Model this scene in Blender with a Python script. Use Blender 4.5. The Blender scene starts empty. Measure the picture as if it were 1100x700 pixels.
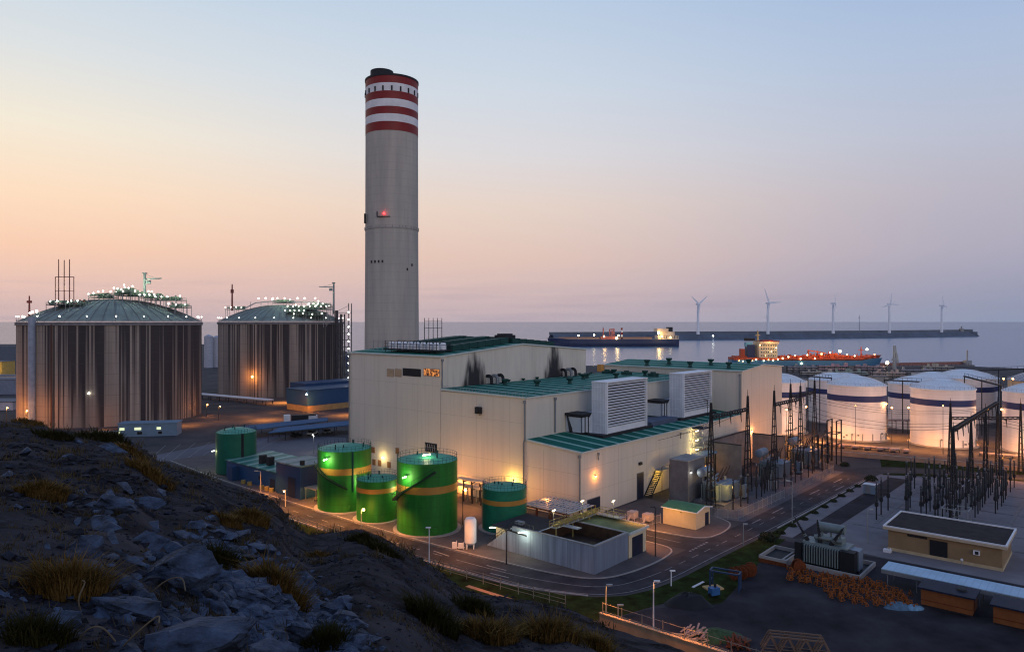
import bpy, bmesh, math, random
from mathutils import Vector, Matrix, noise
random.seed(7)
sc = bpy.context.scene
col = sc.collection
PI = math.pi
HAZE = .000028
ORD = ['first','second','third','fourth','fifth','sixth','seventh','eighth','ninth','tenth','eleventh','twelfth','thirteenth','fourteenth','fifteenth','sixteenth']

# ------------------------------------------------------------------ frame of the plant
F = 770.0; HZ = 345.0; EYE = 40.0
A = (13.9, 144.6); ANG = math.radians(49.2)
U = (math.cos(ANG), math.sin(ANG)); V = (-U[1], U[0])
def W(t, s): return (A[0]+t*U[0]+s*V[0], A[1]+t*U[1]+s*V[1])
def W3(t, s, z=0.0): x, y = W(t, s); return Vector((x, y, z))
def G(px, py, z=0.0):                      # where the sight line of a photo point meets level z
    Y = (EYE-z)*F/(py-HZ); return ((px-550)/F*Y, Y)
def TS(x, y):
    dx, dy = x-A[0], y-A[1]; return (dx*U[0]+dy*U[1], dx*V[0]+dy*V[1])
def GT(px, py, z=0.0): return TS(*G(px, py, z))
def T_on(px, s):                           # t on the wall plane s = const
    k = (px-550)/F; x0, y0 = W(0, s); return (k*y0-x0)/(U[0]-k*U[1])
def S_on(px, t):
    k = (px-550)/F; x0, y0 = W(t, 0); return (k*y0-x0)/(V[0]-k*V[1])
def Zat(py, t, s): return EYE-(py-HZ)*W(t, s)[1]/F

# ------------------------------------------------------------------ mesh builder
class MB:
    def __init__(s): s.v = []; s.f = []
    def add(s, vs, fs):
        o = len(s.v); s.v += [tuple(p) for p in vs]; s.f += [tuple(i+o for i in q) for q in fs]; return s
    def box(s, x0, x1, y0, y1, z0, z1):
        return s.add([(x0,y0,z0),(x1,y0,z0),(x1,y1,z0),(x0,y1,z0),(x0,y0,z1),(x1,y0,z1),(x1,y1,z1),(x0,y1,z1)],
                     [(0,3,2,1),(4,5,6,7),(0,1,5,4),(1,2,6,5),(2,3,7,6),(3,0,4,7)])
    def cbox(s, x, y, z, a, b, c): return s.box(x-a/2,x+a/2,y-b/2,y+b/2,z,z+c)
    def bar(s, p, q, w, h=None):
        p = Vector(p); q = Vector(q); d = (q-p)
        if d.length < 1e-6: return s
        d.normalize(); h = h or w
        a = d.cross(Vector((0,0,1)))
        a = Vector((1,0,0)) if a.length < 1e-4 else a.normalized()
        b = a.cross(d).normalized(); a = a*w/2; b = b*h/2
        return s.add([p-a-b,p+a-b,p+a+b,p-a+b,q-a-b,q+a-b,q+a+b,q-a+b],
                     [(0,1,2,3),(4,7,6,5),(0,4,5,1),(1,5,6,2),(2,6,7,3),(3,7,4,0)])
    def tube(s, p, q, r0, r1=None, n=8):
        p = Vector(p); q = Vector(q); r1 = r0 if r1 is None else r1
        d = (q-p).normalized(); a = d.cross(Vector((0,0,1)))
        a = Vector((1,0,0)) if a.length < 1e-4 else a.normalized()
        b = a.cross(d)
        vs = []
        for c, r in ((p,r0),(q,r1)):
            for i in range(n):
                t = 2*PI*i/n; vs.append(c+a*r*math.cos(t)+b*r*math.sin(t))
        fs = [(i,(i+1)%n,n+(i+1)%n,n+i) for i in range(n)]
        fs += [tuple(range(n-1,-1,-1)), tuple(range(n,2*n))]
        return s.add(vs, fs)
    def path(s, pts, r, n=6):
        for a, b in zip(pts, pts[1:]): s.tube(a, b, r, r, n)
        return s
    def lathe(s, prof, n=48, cx=0, cy=0, a0=0, a1=2*PI):
        full = abs(a1-a0-2*PI) < 1e-6; m = n if full else n+1
        vs = []; k = len(prof)
        for i in range(m):
            t = a0+(a1-a0)*i/n
            for r, z in prof: vs.append((cx+r*math.cos(t), cy+r*math.sin(t), z))
        fs = []
        for i in range(n):
            j = (i+1) % m
            for q in range(k-1): fs.append((i*k+q, j*k+q, j*k+q+1, i*k+q+1))
        return s.add(vs, fs)
    def prism(s, out, z0, z1):
        n = len(out)
        z0f = z0 if callable(z0) else (lambda x, y: z0); z1f = z1 if callable(z1) else (lambda x, y: z1)
        vs = [(x,y,z0f(x,y)) for x,y in out]+[(x,y,z1f(x,y)) for x,y in out]
        fs = [(i,(i+1)%n,n+(i+1)%n,n+i) for i in range(n)]+[tuple(range(n-1,-1,-1)),tuple(range(n,2*n))]
        return s.add(vs, fs)
    def sheet(s, out, z): return s.add([(x,y,z) for x,y in out],[tuple(range(len(out)))])
    def ball(s, c, r, n=8, m=5, sz=1.0):
        prof = [(r*math.sin(PI*i/m), -r*sz*math.cos(PI*i/m)) for i in range(m+1)]
        o = MB().lathe(prof, n); return s.add([(x+c[0],y+c[1],z+c[2]) for x,y,z in o.v], o.f)
    def strip(s, left, right, z):
        vs = []
        for a, b in zip(left, right): vs += [(a[0],a[1],z),(b[0],b[1],z)]
        return s.add(vs, [(2*i,2*i+2,2*i+3,2*i+1) for i in range(len(left)-1)])
    def build(s, name, mat, parent=None, smooth=False, loc=None, rz=0, angle=40):
        me = bpy.data.meshes.new(name); me.from_pydata(s.v, [], s.f); me.update()
        bm = bmesh.new(); bm.from_mesh(me); bmesh.ops.recalc_face_normals(bm, faces=bm.faces); bm.to_mesh(me); bm.free()
        me.materials.append(mat)
        if smooth:
            me.shade_smooth(); me.set_sharp_from_angle(angle=math.radians(angle))
        o = bpy.data.objects.new(name, me); col.objects.link(o)
        if parent: o.parent = parent
        if loc is not None: o.location = loc
        o.rotation_euler[2] = rz
        return o
def tag(o, label=None, cat=None, group=None, kind=None):
    if label: o['label'] = label
    if cat: o['category'] = cat
    if group: o['group'] = group
    if kind: o['kind'] = kind
    return o
def thing(name, label, cat, loc=(0,0,0), rz=0.0, group=None):
    o = bpy.data.objects.new(name, None); col.objects.link(o); o.location = loc; o.rotation_euler[2] = rz
    return tag(o, label, cat, group)
def pthing(name, label, cat, t, s, z=0.0, rz=0.0, group=None):   # a thing standing square with the plant
    return thing(name, label, cat, W3(t, s, z), ANG+rz, group)
def dup(root, loc, rz=None, label=None, group=None):
    r = root.copy(); col.objects.link(r); r.location = loc
    if rz is not None: r.rotation_euler[2] = rz
    if label: r['label'] = label
    if group: r['group'] = group
    for c in root.children:
        d = c.copy(); col.objects.link(d); d.parent = r
        for e in c.children:
            g = e.copy(); col.objects.link(g); g.parent = d
    return r

# ------------------------------------------------------------------ materials
def lin(c): return tuple((x/12.92 if x <= .04045 else ((x+.055)/1.055)**2.4) for x in c)
def hexc(r, g, b): return lin((r/255, g/255, b/255))
def M(name, c, rough=.7, metal=0.0, var=.18, scale=.6, stretch=(1,1,1), bump=0.0, bscale=None, spec=.35, tint=None, contrast=.5):
    m = bpy.data.materials.new(name); m.use_nodes = True; nt = m.node_tree; N = nt.nodes; L = nt.links
    b = N['Principled BSDF']; b.inputs['Roughness'].default_value = rough; b.inputs['Metallic'].default_value = metal
    b.inputs['Specular IOR Level'].default_value = spec
    tc = N.new('ShaderNodeTexCoord'); mp = N.new('ShaderNodeMapping'); mp.inputs['Scale'].default_value = stretch
    L.new(tc.outputs['Object'], mp.inputs['Vector'])
    no = N.new('ShaderNodeTexNoise'); no.inputs['Scale'].default_value = scale; no.inputs['Detail'].default_value = 7; no.inputs['Roughness'].default_value = .62
    L.new(mp.outputs['Vector'], no.inputs['Vector'])
    rp = N.new('ShaderNodeValToRGB'); rp.color_ramp.elements[0].position = .5-contrast*.5+.05; rp.color_ramp.elements[1].position = .5+contrast*.5-.05
    d = tint or c
    rp.color_ramp.elements[0].color = (*[x*(1-var) for x in d], 1); rp.color_ramp.elements[1].color = (*[min(1,x*(1+var)) for x in c], 1)
    L.new(no.outputs['Fac'], rp.inputs['Fac']); L.new(rp.outputs['Color'], b.inputs['Base Color'])
    if bump:
        n2 = N.new('ShaderNodeTexNoise'); n2.inputs['Scale'].default_value = bscale or scale*6; n2.inputs['Detail'].default_value = 8
        L.new(tc.outputs['Object'], n2.inputs['Vector'])
        bp = N.new('ShaderNodeBump'); bp.inputs['Strength'].default_value = bump; bp.inputs['Distance'].default_value = .1
        L.new(n2.outputs['Fac'], bp.inputs['Height']); L.new(bp.outputs['Normal'], b.inputs['Normal'])
    return m
def nodes_of(m): return m.node_tree.nodes, m.node_tree.links
def math_node(N, L, op, a, b=None, c=None):
    n = N.new('ShaderNodeMath'); n.operation = op
    for i, x in enumerate((a, b, c)):
        if x is None: continue
        if isinstance(x, (int, float)): n.inputs[i].default_value = x
        else: L.new(x, n.inputs[i])
    return n.outputs[0]
def mixc(N, L, fac, a, b, mode='MIX'):
    n = N.new('ShaderNodeMix'); n.data_type = 'RGBA'; n.blend_type = mode
    if isinstance(fac, (int, float)): n.inputs[0].default_value = fac
    else: L.new(fac, n.inputs[0])
    for i, x in ((6,a),(7,b)):
        if isinstance(x, tuple): n.inputs[i].default_value = (*x[:3], 1)
        else: L.new(x, n.inputs[i])
    return n.outputs[2]
def bands(m, axis, period, duty, c2, soft=.08, fac=1.0, dark=None):
    """mixes a second paint / sheet colour in stripes along a local axis"""
    N, L = nodes_of(m); b = N['Principled BSDF']; src = b.inputs['Base Color'].links[0].from_socket
    tc = [n for n in N if n.type == 'TEX_COORD'][0]; sx = N.new('ShaderNodeSeparateXYZ'); L.new(tc.outputs['Object'], sx.inputs[0])
    fr = math_node(N, L, 'FRACT', math_node(N, L, 'DIVIDE', sx.outputs[axis], period))
    tri = math_node(N, L, 'ABSOLUTE', math_node(N, L, 'SUBTRACT', fr, .5))
    mr = N.new('ShaderNodeMapRange'); mr.inputs[1].default_value = .5-duty/2-soft; mr.inputs[2].default_value = .5-duty/2+soft
    mr.inputs[3].default_value = 0; mr.inputs[4].default_value = fac; L.new(tri, mr.inputs[0])
    L.new(mixc(N, L, mr.outputs[0], src, c2), b.inputs['Base Color']); return m
def ribs(m, axis, period, strength=.4, dist=.05):
    """profiled sheet metal: a bump of ribs along a local axis (axis 3 = round the local z axis)"""
    N, L = nodes_of(m); b = N['Principled BSDF']
    tc = [n for n in N if n.type == 'TEX_COORD'][0]; sx = N.new('ShaderNodeSeparateXYZ'); L.new(tc.outputs['Object'], sx.inputs[0])
    if axis == 3: src = math_node(N, L, 'ARCTAN2', sx.outputs[1], sx.outputs[0])
    elif axis == 4: src = math_node(N, L, 'ADD', sx.outputs[0], sx.outputs[1])
    else: src = sx.outputs[axis]
    h = math_node(N, L, 'ABSOLUTE', math_node(N, L, 'SUBTRACT', math_node(N, L, 'FRACT', math_node(N, L, 'DIVIDE', src, period)), .5))
    bp = N.new('ShaderNodeBump'); bp.inputs['Strength'].default_value = strength; bp.inputs['Distance'].default_value = dist
    L.new(h, bp.inputs['Height']); L.new(bp.outputs['Normal'], b.inputs['Normal']); return m
def E(name, c, strength):
    m = bpy.data.materials.new(name); m.use_nodes = True; N, L = nodes_of(m); b = N['Principled BSDF']
    b.inputs['Base Color'].default_value = (*c, 1); b.inputs['Emission Color'].default_value = (*c, 1); b.inputs['Emission Strength'].default_value = strength
    return m

m_wall = M('cladding_beige', (.64,.58,.485), .6, var=.07, scale=.35, stretch=(1,1,.16), contrast=.8)
m_wall_r = m_wall
ribs(m_wall, 4, .9, .25, .03)
m_gable = M('cladding_gable', (.64,.58,.485), .6, var=.10, scale=.35, stretch=(1,1,.16))
m_trim = M('trim_pale', (.50,.55,.52), .5, var=.08)
m_roof = bands(M('roof_sheet_green', (.010,.125,.090), .75, var=.25, scale=.25, spec=.12), 0, 4.7, .2, (.30,.52,.43), .05, .9)
m_roof_d = M('roof_fitting_green', (.006,.05,.042), .65, var=.25, scale=.8)
m_grey = M('grey_steel', (.22,.24,.26), .5, .3, var=.15)
m_dark = M('dark_steel', (.013,.014,.018), .7, 0, var=.25)
m_black = M('black_opening', (.008,.009,.012), .7, var=.2)
m_door = M('door_dark_blue', (.012,.018,.04), .5, var=.15)
m_white = M('white_paint', (.72,.74,.76), .5, var=.08)
m_louver = M('louver_white', (.66,.70,.74), .5, var=.06)
m_louver_case = M('louver_casing', (.50,.55,.60), .5, var=.08)
m_conc = M('concrete', (.30,.29,.275), .85, var=.2, scale=.5, bump=.2)
m_conc_d = M('concrete_dark', (.16,.155,.16), .85, var=.25, scale=.5, bump=.2)
m_green = M('tank_green', (.012,.155,.014), .6, var=.28, scale=.9, stretch=(1,1,.12))
bands(m_green, 2, 1.85, .03, (.004,.05,.006), .012, .55)
m_green_d = M('tank_dark_green', (.006,.12,.07), .6, var=.12, scale=.5)
m_green_roof = M('tank_roof_green', (.045,.30,.20), .5, var=.2, scale=.8)
m_orange_band = M('band_ochre', (.42,.20,.035), .5, var=.1)
m_blue = M('blue_cladding', (.018,.070,.17), .5, var=.12, scale=.4)
m_blue_d = M('navy_cladding', (.010,.046,.125), .5, var=.12, scale=.4)
m_bluegrey = M('blue_grey_cladding', (.16,.24,.32), .5, var=.1)
m_asphalt = M('asphalt', (.040,.039,.046), .8, var=.42, scale=.30, bump=.15, bscale=8)
m_ground = M('yard_ground', (.080,.072,.068), .9, var=.3, scale=.08, tint=(.058,.060,.074), bump=.15, bscale=2)
m_yard = M('yard_asphalt', (.032,.029,.034), .85, var=.65, scale=.12, bump=.15, bscale=5)
m_gravel = M('switchyard_gravel', (.20,.185,.195), .95, var=.2, scale=.15, bump=.3, bscale=12)
m_paving = M('paving', (.115,.10,.098), .9, var=.18, scale=.4, bump=.1)
m_kerb = M('kerb_stone', (.30,.285,.27), .8, var=.12)
m_line = M('road_paint', (.20,.20,.21), .8, var=.5, scale=1.2)
m_grass = M('grass_sheet', (.026,.040,.012), .95, var=.5, scale=.5, tint=(.036,.028,.012), bump=.6, bscale=6)
m_rust = M('rust_orange', (.13,.036,.013), .7, var=.4, scale=3)
m_orange_cabin = M('cabin_orange', (.19,.062,.017), .6, var=.15, scale=1, stretch=(1,1,1))
m_navy_roof = M('cabin_roof', (.012,.016,.035), .6, var=.3, scale=1)
m_canopy = bands(M('canopy_sheet', (.30,.46,.60), .5, var=.15, scale=.3), 1, .9, .12, (.22,.33,.46), .04, .6)
m_tan = M('tan_plaster', (.25,.165,.085), .8, var=.12, scale=.5)
m_flat = M('flat_roof_felt', (.042,.034,.034), .9, var=.3, scale=.5)
m_trafo = M('transformer_grey_green', (.17,.21,.21), .5, .1, var=.12)
m_trafo_b = M('transformer_blue_grey', (.17,.215,.27), .5, .1, var=.12)
m_insul = M('insulator_brown', (.045,.024,.020), .3, var=.2)
m_insul_b = M('insulator_dark', (.012,.013,.018), .6, var=.2)
m_galv = M('galvanised', (.30,.32,.34), .45, .5, var=.15)
m_yellow = M('yellow_paint', (.30,.23,.07), .6, var=.15)
m_red = M('red_paint', (.20,.012,.010), .55, var=.15, scale=.5)
m_chw = M('white_band', (.66,.66,.68), .6, var=.12, scale=.4)
m_tankw = M('tank_white', (.78,.74,.72), .5, var=.08, scale=.5, stretch=(1,1,.1))
m_dome = M('tank_dome', (.74,.80,.84), .5, var=.08, scale=.3)
m_navy = M('navy_band', (.014,.030,.13), .5, var=.1)
m_sea_wall = M('breakwater_haze_blue', (.085,.11,.15), .9, var=.3, scale=.05)  # distance haze painted into the stone as blue
m_hull_b = M('hull_navy', (.02,.03,.085), .5, var=.2, scale=.05)
m_hull_o = M('deck_orange_red', (.42,.06,.015), .6, var=.35, scale=.3)
m_cream = M('cream_paint', (.66,.55,.36), .6, var=.12)
m_rock = M('slate_rock', (.026,.029,.040), .85, var=.6, scale=1.4, stretch=(1,1,2.5), tint=(.028,.025,.026), bump=.9, bscale=7)
m_soil = M('hill_soil', (.046,.040,.041), .95, var=.7, scale=.35, tint=(.024,.017,.012), bump=1.0, bscale=6)
N, L = nodes_of(m_soil); b = N['Principled BSDF']; src = b.inputs['Base Color'].links[0].from_socket
tcn = [n for n in N if n.type == 'TEX_COORD'][0]; vo = N.new('ShaderNodeTexVoronoi'); vo.inputs['Scale'].default_value = 7; L.new(tcn.outputs['Object'], vo.inputs['Vector'])
vs_ = N.new('ShaderNodeSeparateColor'); L.new(vo.outputs['Color'], vs_.inputs[0]); vr = N.new('ShaderNodeMapRange'); vr.inputs[1].default_value = .72; vr.inputs[2].default_value = 1.0; vr.inputs[4].default_value = .8; L.new(vs_.outputs[0], vr.inputs[0])
L.new(mixc(N, L, vr.outputs[0], src, (.055,.056,.066)), b.inputs['Base Color'])
m_straw = M('dry_grass', (.15,.088,.026), .9, var=.55, scale=2, tint=(.040,.027,.010))
m_straw_d = M('olive_grass', (.030,.027,.009), .9, var=.5, scale=2)
m_bulb_w = E('lamp_white', (.95,1,.84), 14)
m_bulb_o = E('lamp_sodium', (1,.50,.13), 12)
m_bulb_y = E('lamp_yellow', (1,.82,.42), 16)
m_bulb_r = E('lamp_red', (1,.02,.02), 14)
m_lit_win = E('lit_window', (1,.42,.08), .9)
m_lit_soft = E('lit_pane', (.85,.95,.55), .8)

for m_, s_v in ((m_soil,0),(m_rock,.04),(m_straw,0),(m_straw_d,0),(m_asphalt,.10),(m_ground,.06),(m_yard,.08),(m_gravel,.05),(m_paving,.08),(m_grass,0),(m_kerb,.15),(m_flat,.1),(m_roof,.08),(m_wall,.2),(m_gable,.2),(m_conc,.15),(m_conc_d,.15),(m_rust,.12),(m_navy_roof,.15)):
    m_.node_tree.nodes['Principled BSDF'].inputs['Specular IOR Level'].default_value = s_v
# faint rain streaks and grime on the cladding
for m_ in (m_wall, m_gable):
    N, L = nodes_of(m_); b = N['Principled BSDF']; src = b.inputs['Base Color'].links[0].from_socket
    t1_ = [n for n in N if n.type == 'TEX_COORD'][0]; q_ = N.new('ShaderNodeMapping'); q_.inputs['Scale'].default_value = (1.5,1.5,.045); L.new(t1_.outputs['Object'], q_.inputs[0])
    w1_ = N.new('ShaderNodeTexNoise'); w1_.inputs['Scale'].default_value = 1; w1_.inputs['Detail'].default_value = 6; L.new(q_.outputs[0], w1_.inputs['Vector'])
    k_ = N.new('ShaderNodeMapRange'); k_.inputs[1].default_value = .5; k_.inputs[2].default_value = .72; k_.inputs[4].default_value = .16; L.new(w1_.outputs['Fac'], k_.inputs[0])
    L.new(mixc(N, L, k_.outputs[0], src, (.30,.26,.215)), b.inputs['Base Color'])
LIGHTS = []
def lamp_light(p, e, c=(1,.50,.16), r=.25, name='lamp_light'):
    l = bpy.data.lights.new(name, 'POINT'); l.energy = e; l.color = c; l.shadow_soft_size = r
    o = bpy.data.objects.new(name, l); col.objects.link(o); o.location = p; return o
def spot(p, q, e, c, ang=100, r=.2):
    l = bpy.data.lights.new('flood_light', 'SPOT'); l.energy = e; l.color = c; l.spot_size = math.radians(ang); l.spot_blend = .9; l.shadow_soft_size = r
    o = bpy.data.objects.new('flood_light', l); col.objects.link(o); o.location = p
    o.rotation_euler = (Vector(q)-Vector(p)).to_track_quat('-Z', 'Y').to_euler(); return o
SOD = (1,.34,.06); YEL = (1,.70,.25); WHT = (1,.93,.80); GRN = (.85,1,.55)

# ------------------------------------------------------------------ camera
cd = bpy.data.cameras.new('camera'); cam = bpy.data.objects.new('camera', cd); col.objects.link(cam); sc.camera = cam
cam.location = (0,0,EYE); cam.rotation_euler = (PI/2,0,0)
cd.sensor_width = 36; cd.lens = 36*F/1100; cd.shift_y = (HZ-350)/1100; cd.clip_end = 60000; cd.clip_start = .1

# ------------------------------------------------------------------ dusk sky
w = bpy.data.worlds.new('World'); sc.world = w; w.use_nodes = True
N = w.node_tree.nodes; L = w.node_tree.links; bg = N['Background']
tc = N.new('ShaderNodeTexCoord'); sx = N.new('ShaderNodeSeparateXYZ'); L.new(tc.outputs['Generated'], sx.inputs[0])
elev = math_node(N, L, 'ARCSINE', sx.outputs[2])
e01 = math_node(N, L, 'DIVIDE', elev, PI/2)
def ramp(stops):
    r = N.new('ShaderNodeValToRGB'); cr = r.color_ramp; cr.interpolation = 'EASE'
    while len(cr.elements) < len(stops): cr.elements.new(.5)
    for e, (deg, c) in zip(cr.elements, stops): e.position = max(0, min(1, deg/90)); e.color = (*hexc(*c), 1)
    cr.interpolation = 'LINEAR'; L.new(e01, r.inputs['Fac']); return r.outputs['Color']
left = ramp([(0,(210,182,180)),(2.2,(228,190,178)),(5,(244,200,172)),(8.5,(248,216,186)),(13,(238,227,207)),(18,(214,218,219)),(24,(190,206,222)),(40,(140,165,205)),(90,(88,112,160))])
mid_ = ramp([(0,(192,174,180)),(1.8,(206,180,180)),(5,(220,190,178)),(9,(224,204,192)),(13,(214,210,212)),(18,(200,209,220)),(24,(182,199,219)),(40,(135,160,200)),(90,(88,112,160))])
right = ramp([(0,(142,152,178)),(2,(150,152,176)),(5,(168,164,182)),(9,(178,174,188)),(13,(178,184,202)),(18,(168,184,210)),(24,(152,176,212)),(40,(125,150,195)),(90,(88,112,160))])
back = ramp([(0,(150,142,158)),(6,(168,150,160)),(14,(150,150,175)),(25,(120,138,180)),(45,(105,128,175)),(90,(88,112,160))])
# azimuth: 0 at view axis, + to the right
az = math_node(N, L, 'ARCTAN2', sx.outputs[0], sx.outputs[1])
def maprange(v, a, b):
    n = N.new('ShaderNodeMapRange'); n.interpolation_type = 'SMOOTHSTEP'; n.inputs[1].default_value = a; n.inputs[2].default_value = b; L.new(v, n.inputs[0]); return n.outputs[0]
c1 = mixc(N, L, maprange(az, math.radians(-40), math.radians(2)), left, mid_)
c2 = mixc(N, L, maprange(az, math.radians(-4), math.radians(38)), c1, right)
c3 = mixc(N, L, maprange(math_node(N, L, 'ABSOLUTE', az), math.radians(60), math.radians(130)), c2, back)
sky = N.new('ShaderNodeTexSky'); sky.sky_type = 'NISHITA'; sky.sun_disc = False; sky.sun_elevation = math.radians(7); sky.sun_rotation = math.radians(188); sky.altitude = 20
nsk = mixc(N, L, 1.0, sky.outputs['Color'], (.07,.07,.07), 'MULTIPLY')
# thin streaks of cloud low over the sea
mp = N.new('ShaderNodeMapping'); mp.inputs['Scale'].default_value = (3,3,60); L.new(tc.outputs['Generated'], mp.inputs['Vector'])
ns = N.new('ShaderNodeTexNoise'); ns.inputs['Scale'].default_value = 1.6; ns.inputs['Detail'].default_value = 5; L.new(mp.outputs['Vector'], ns.inputs['Vector'])
st = N.new('ShaderNodeMapRange'); st.inputs[1].default_value = .5; st.inputs[2].default_value = .72; st.inputs[4].default_value = .3; L.new(ns.outputs['Fac'], st.inputs[0])
lowm = math_node(N, L, 'SUBTRACT', 1.0, maprange(elev, math.radians(.3), math.radians(5)))
c4 = mixc(N, L, math_node(N, L, 'MULTIPLY', st.outputs[0], lowm), c3, hexc(150,140,160))
c5 = mixc(N, L, .04, c4, nsk)
L.new(c5, bg.inputs['Color']); bg.inputs['Strength'].default_value = 1.13
sd = bpy.data.lights.new('sun', 'SUN'); sd.energy = .6; sd.angle = math.radians(40); sd.color = (1,.93,.86)
so = bpy.data.objects.new('sun', sd); col.objects.link(so)
so.rotation_euler = Vector((-.33,.93,-.17)).to_track_quat('-Z', 'Y').to_euler()
sc.view_settings.view_transform = 'Standard'; sc.view_settings.look = 'None'; sc.view_settings.gamma = 1; sc.view_settings.exposure = 0
sc.view_settings.use_curve_mapping = False
sc.render.engine = 'CYCLES'; sc.cycles.use_denoising = True; sc.cycles.max_bounces = 5; sc.cycles.sample_clamp_indirect = 4; sc.cycles.filter_width = 1.15
# ================================================================== SETTING
def WL(pts): return [W(t, s) for t, s in pts]
def struct(o): o['kind'] = 'structure'; return o
coast = [(-9000,-400),(9000,-400),(9000,520),(700,560),(470,575),(430,612),(405,640),(330,650),(150,640),(-40,660),(-150,760),(-330,1250),(-9000,1400)]
struct(MB().sheet(coast, 0).build('ground', m_ground))
q = MB()
for a, b in zip(coast[3:], coast[4:]): q.add([(a[0],a[1],0),(b[0],b[1],0),(b[0],b[1],-6),(a[0],a[1],-6)], [(0,1,2,3)])
struct(q.build('quay_edge_ground', m_conc_d))
m_sea = bpy.data.materials.new('sea_water'); m_sea.use_nodes = True; N, L = nodes_of(m_sea); b = N['Principled BSDF']
b.inputs['Base Color'].default_value = (.07,.17,.31,1); b.inputs['Specular IOR Level'].default_value = .34; b.inputs['Roughness'].default_value = .24; b.inputs['IOR'].default_value = 1.33
tc = N.new('ShaderNodeTexCoord'); mp = N.new('ShaderNodeMapping'); mp.inputs['Scale'].default_value = (.02,.06,.05); L.new(tc.outputs['Object'], mp.inputs[0])
n1 = N.new('ShaderNodeTexNoise'); n1.inputs['Scale'].default_value = 3; n1.inputs['Detail'].default_value = 8; L.new(mp.outputs[0], n1.inputs['Vector'])
bp = N.new('ShaderNodeBump'); bp.inputs['Strength'].default_value = .25; bp.inputs['Distance'].default_value = 2; L.new(n1.outputs['Fac'], bp.inputs['Height']); L.new(bp.outputs['Normal'], b.inputs['Normal'])
struct(MB().sheet([(-40000,300),(40000,300),(40000,50000),(-40000,50000)], -5).build('sea', m_sea))

def smooth(pts, k=3):
    for _ in range(k):
        o = [pts[0]]
        for a, b in zip(pts, pts[1:]): o += [(a[0]*.75+b[0]*.25,a[1]*.75+b[1]*.25),(a[0]*.25+b[0]*.75,a[1]*.25+b[1]*.75)]
        pts = o+[pts[-1]]
    return pts
def resample(pts, n):
    d = [0]
    for a, b in zip(pts, pts[1:]): d.append(d[-1]+math.hypot(b[0]-a[0], b[1]-a[1]))
    out = []; j = 0
    for i in range(n):
        x = d[-1]*i/(n-1)
        while j < len(d)-2 and d[j+1] < x: j += 1
        f = (x-d[j])/max(1e-9, d[j+1]-d[j]); out.append((pts[j][0]*(1-f)+pts[j+1][0]*f, pts[j][1]*(1-f)+pts[j+1][1]*f))
    return out
def offset(pts, d):
    out = []
    for i, p in enumerate(pts):
        a = pts[max(0,i-1)]; b = pts[min(len(pts)-1,i+1)]; l = math.hypot(b[0]-a[0], b[1]-a[1]) or 1
        out.append((p[0]-(b[1]-a[1])/l*d, p[1]+(b[0]-a[0])/l*d))
    return out
inner = smooth([(-27,125),(-29.5,96),(-30.4,70),(-31.2,20),(-29.6,-6),(-28.6,-14),(-26.4,-22),(-18,-24.4),(-6,-25.0),(20,-25.6),(45,-26.0),(78,-26.4)])
centre = smooth([(-30,125),(-33,96),(-33.9,70),(-34.6,20),(-33.2,-6),(-32.2,-14),(-28.6,-24.6),(-19,-27.2),(-6,-27.8),(20,-28.7),(45,-29.2),(78,-29.8)])
outer = smooth([(-33,125),(-36.5,96),(-37.5,70),(-38.0,20),(-36.8,-6),(-35.8,-15),(-30.8,-27.4),(-20,-30.2),(-6,-30.6),(20,-31.9),(45,-32.5),(78,-33.2)])
I_, O_, C_ = resample(inner,120), resample(outer,120), resample(centre,120)
rd = MB().strip(WL(I_), WL(O_), .03); struct(rd.build('road', m_asphalt))
# side road to the hall, and the road going on round the tank farm
struct(MB().sheet(WL([(-3.6,-25.2),(-3.6,-8),(-6,0),(-6,3),(0,3),(1.2,-4),(2.2,-13),(2.6,-25.4)]), .04).build('side_road', m_asphalt))
fr = smooth([(78,-26.4),(88,-26.2),(96,-30),(104,-44),(112,-70),(124,-110)]); fl = smooth([(78,-33.2),(85,-33.4),(90,-36),(97,-47),(105,-72),(117,-112)])
struct(MB().strip(WL(resample(fr,40)), WL(resample(fl,40)), .034).build('road_bend', m_asphalt))
struct(MB().sheet(WL([(36,-15),(80,-15),(84,-26.2),(20,-25.7),(19,-19)]), .016).build('transformer_yard_ground', M('yard_dark', (.085,.085,.10), .9, var=.25, scale=.3)))
# kerbs and pavements: real steps
def kerb(name, pts, d, n=90, h=.14, w=.28, z=0):
    p = resample(pts, n); a = WL(offset(p, d)); b = WL(offset(p, d+w)); m = MB()
    for i in range(n-1):
        m.add([(*a[i],z),(*a[i+1],z),(*b[i+1],z),(*b[i],z),(*a[i],h),(*a[i+1],h),(*b[i+1],h),(*b[i],h)], [(0,1,2,3),(4,7,6,5),(0,4,5,1),(1,5,6,2),(2,6,7,3),(3,7,4,0)])
    return struct(m.build(name, m_kerb))
plot = smooth([(-27,125),(-29.5,96),(-30.4,70),(-31.2,20),(-29.6,-6),(-28.6,-14),(-26.4,-22),(-18,-24.4),(-8,-24.6),(-4.2,-23),(-3.7,-18),(-4.2,-8),(-6.5,2)])
kerb('kerb', plot, .05, 130)
op = [p for p in offset(resample(plot,130), .34)]
struct(MB().prism(WL(op)+WL([(-7,60),(-12,125)]), .0, .115).build('pavement', m_paving))
isl = smooth([(1.4,-2),(2.0,-9),(2.6,-20),(4,-25),(9,-26.1),(14,-25.6),(18,-24.2),(20,-20)])
kerb('kerb', isl, .3, 60); struct(MB().prism(WL(offset(resample(isl,60),.6))+WL([(24,-1),(6,-1)]), 0, .115).build('pavement', m_paving))
kerb('kerb', smooth([(20,-32.0),(45,-32.6),(78,-33.3)]), -.35, 40)
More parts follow.
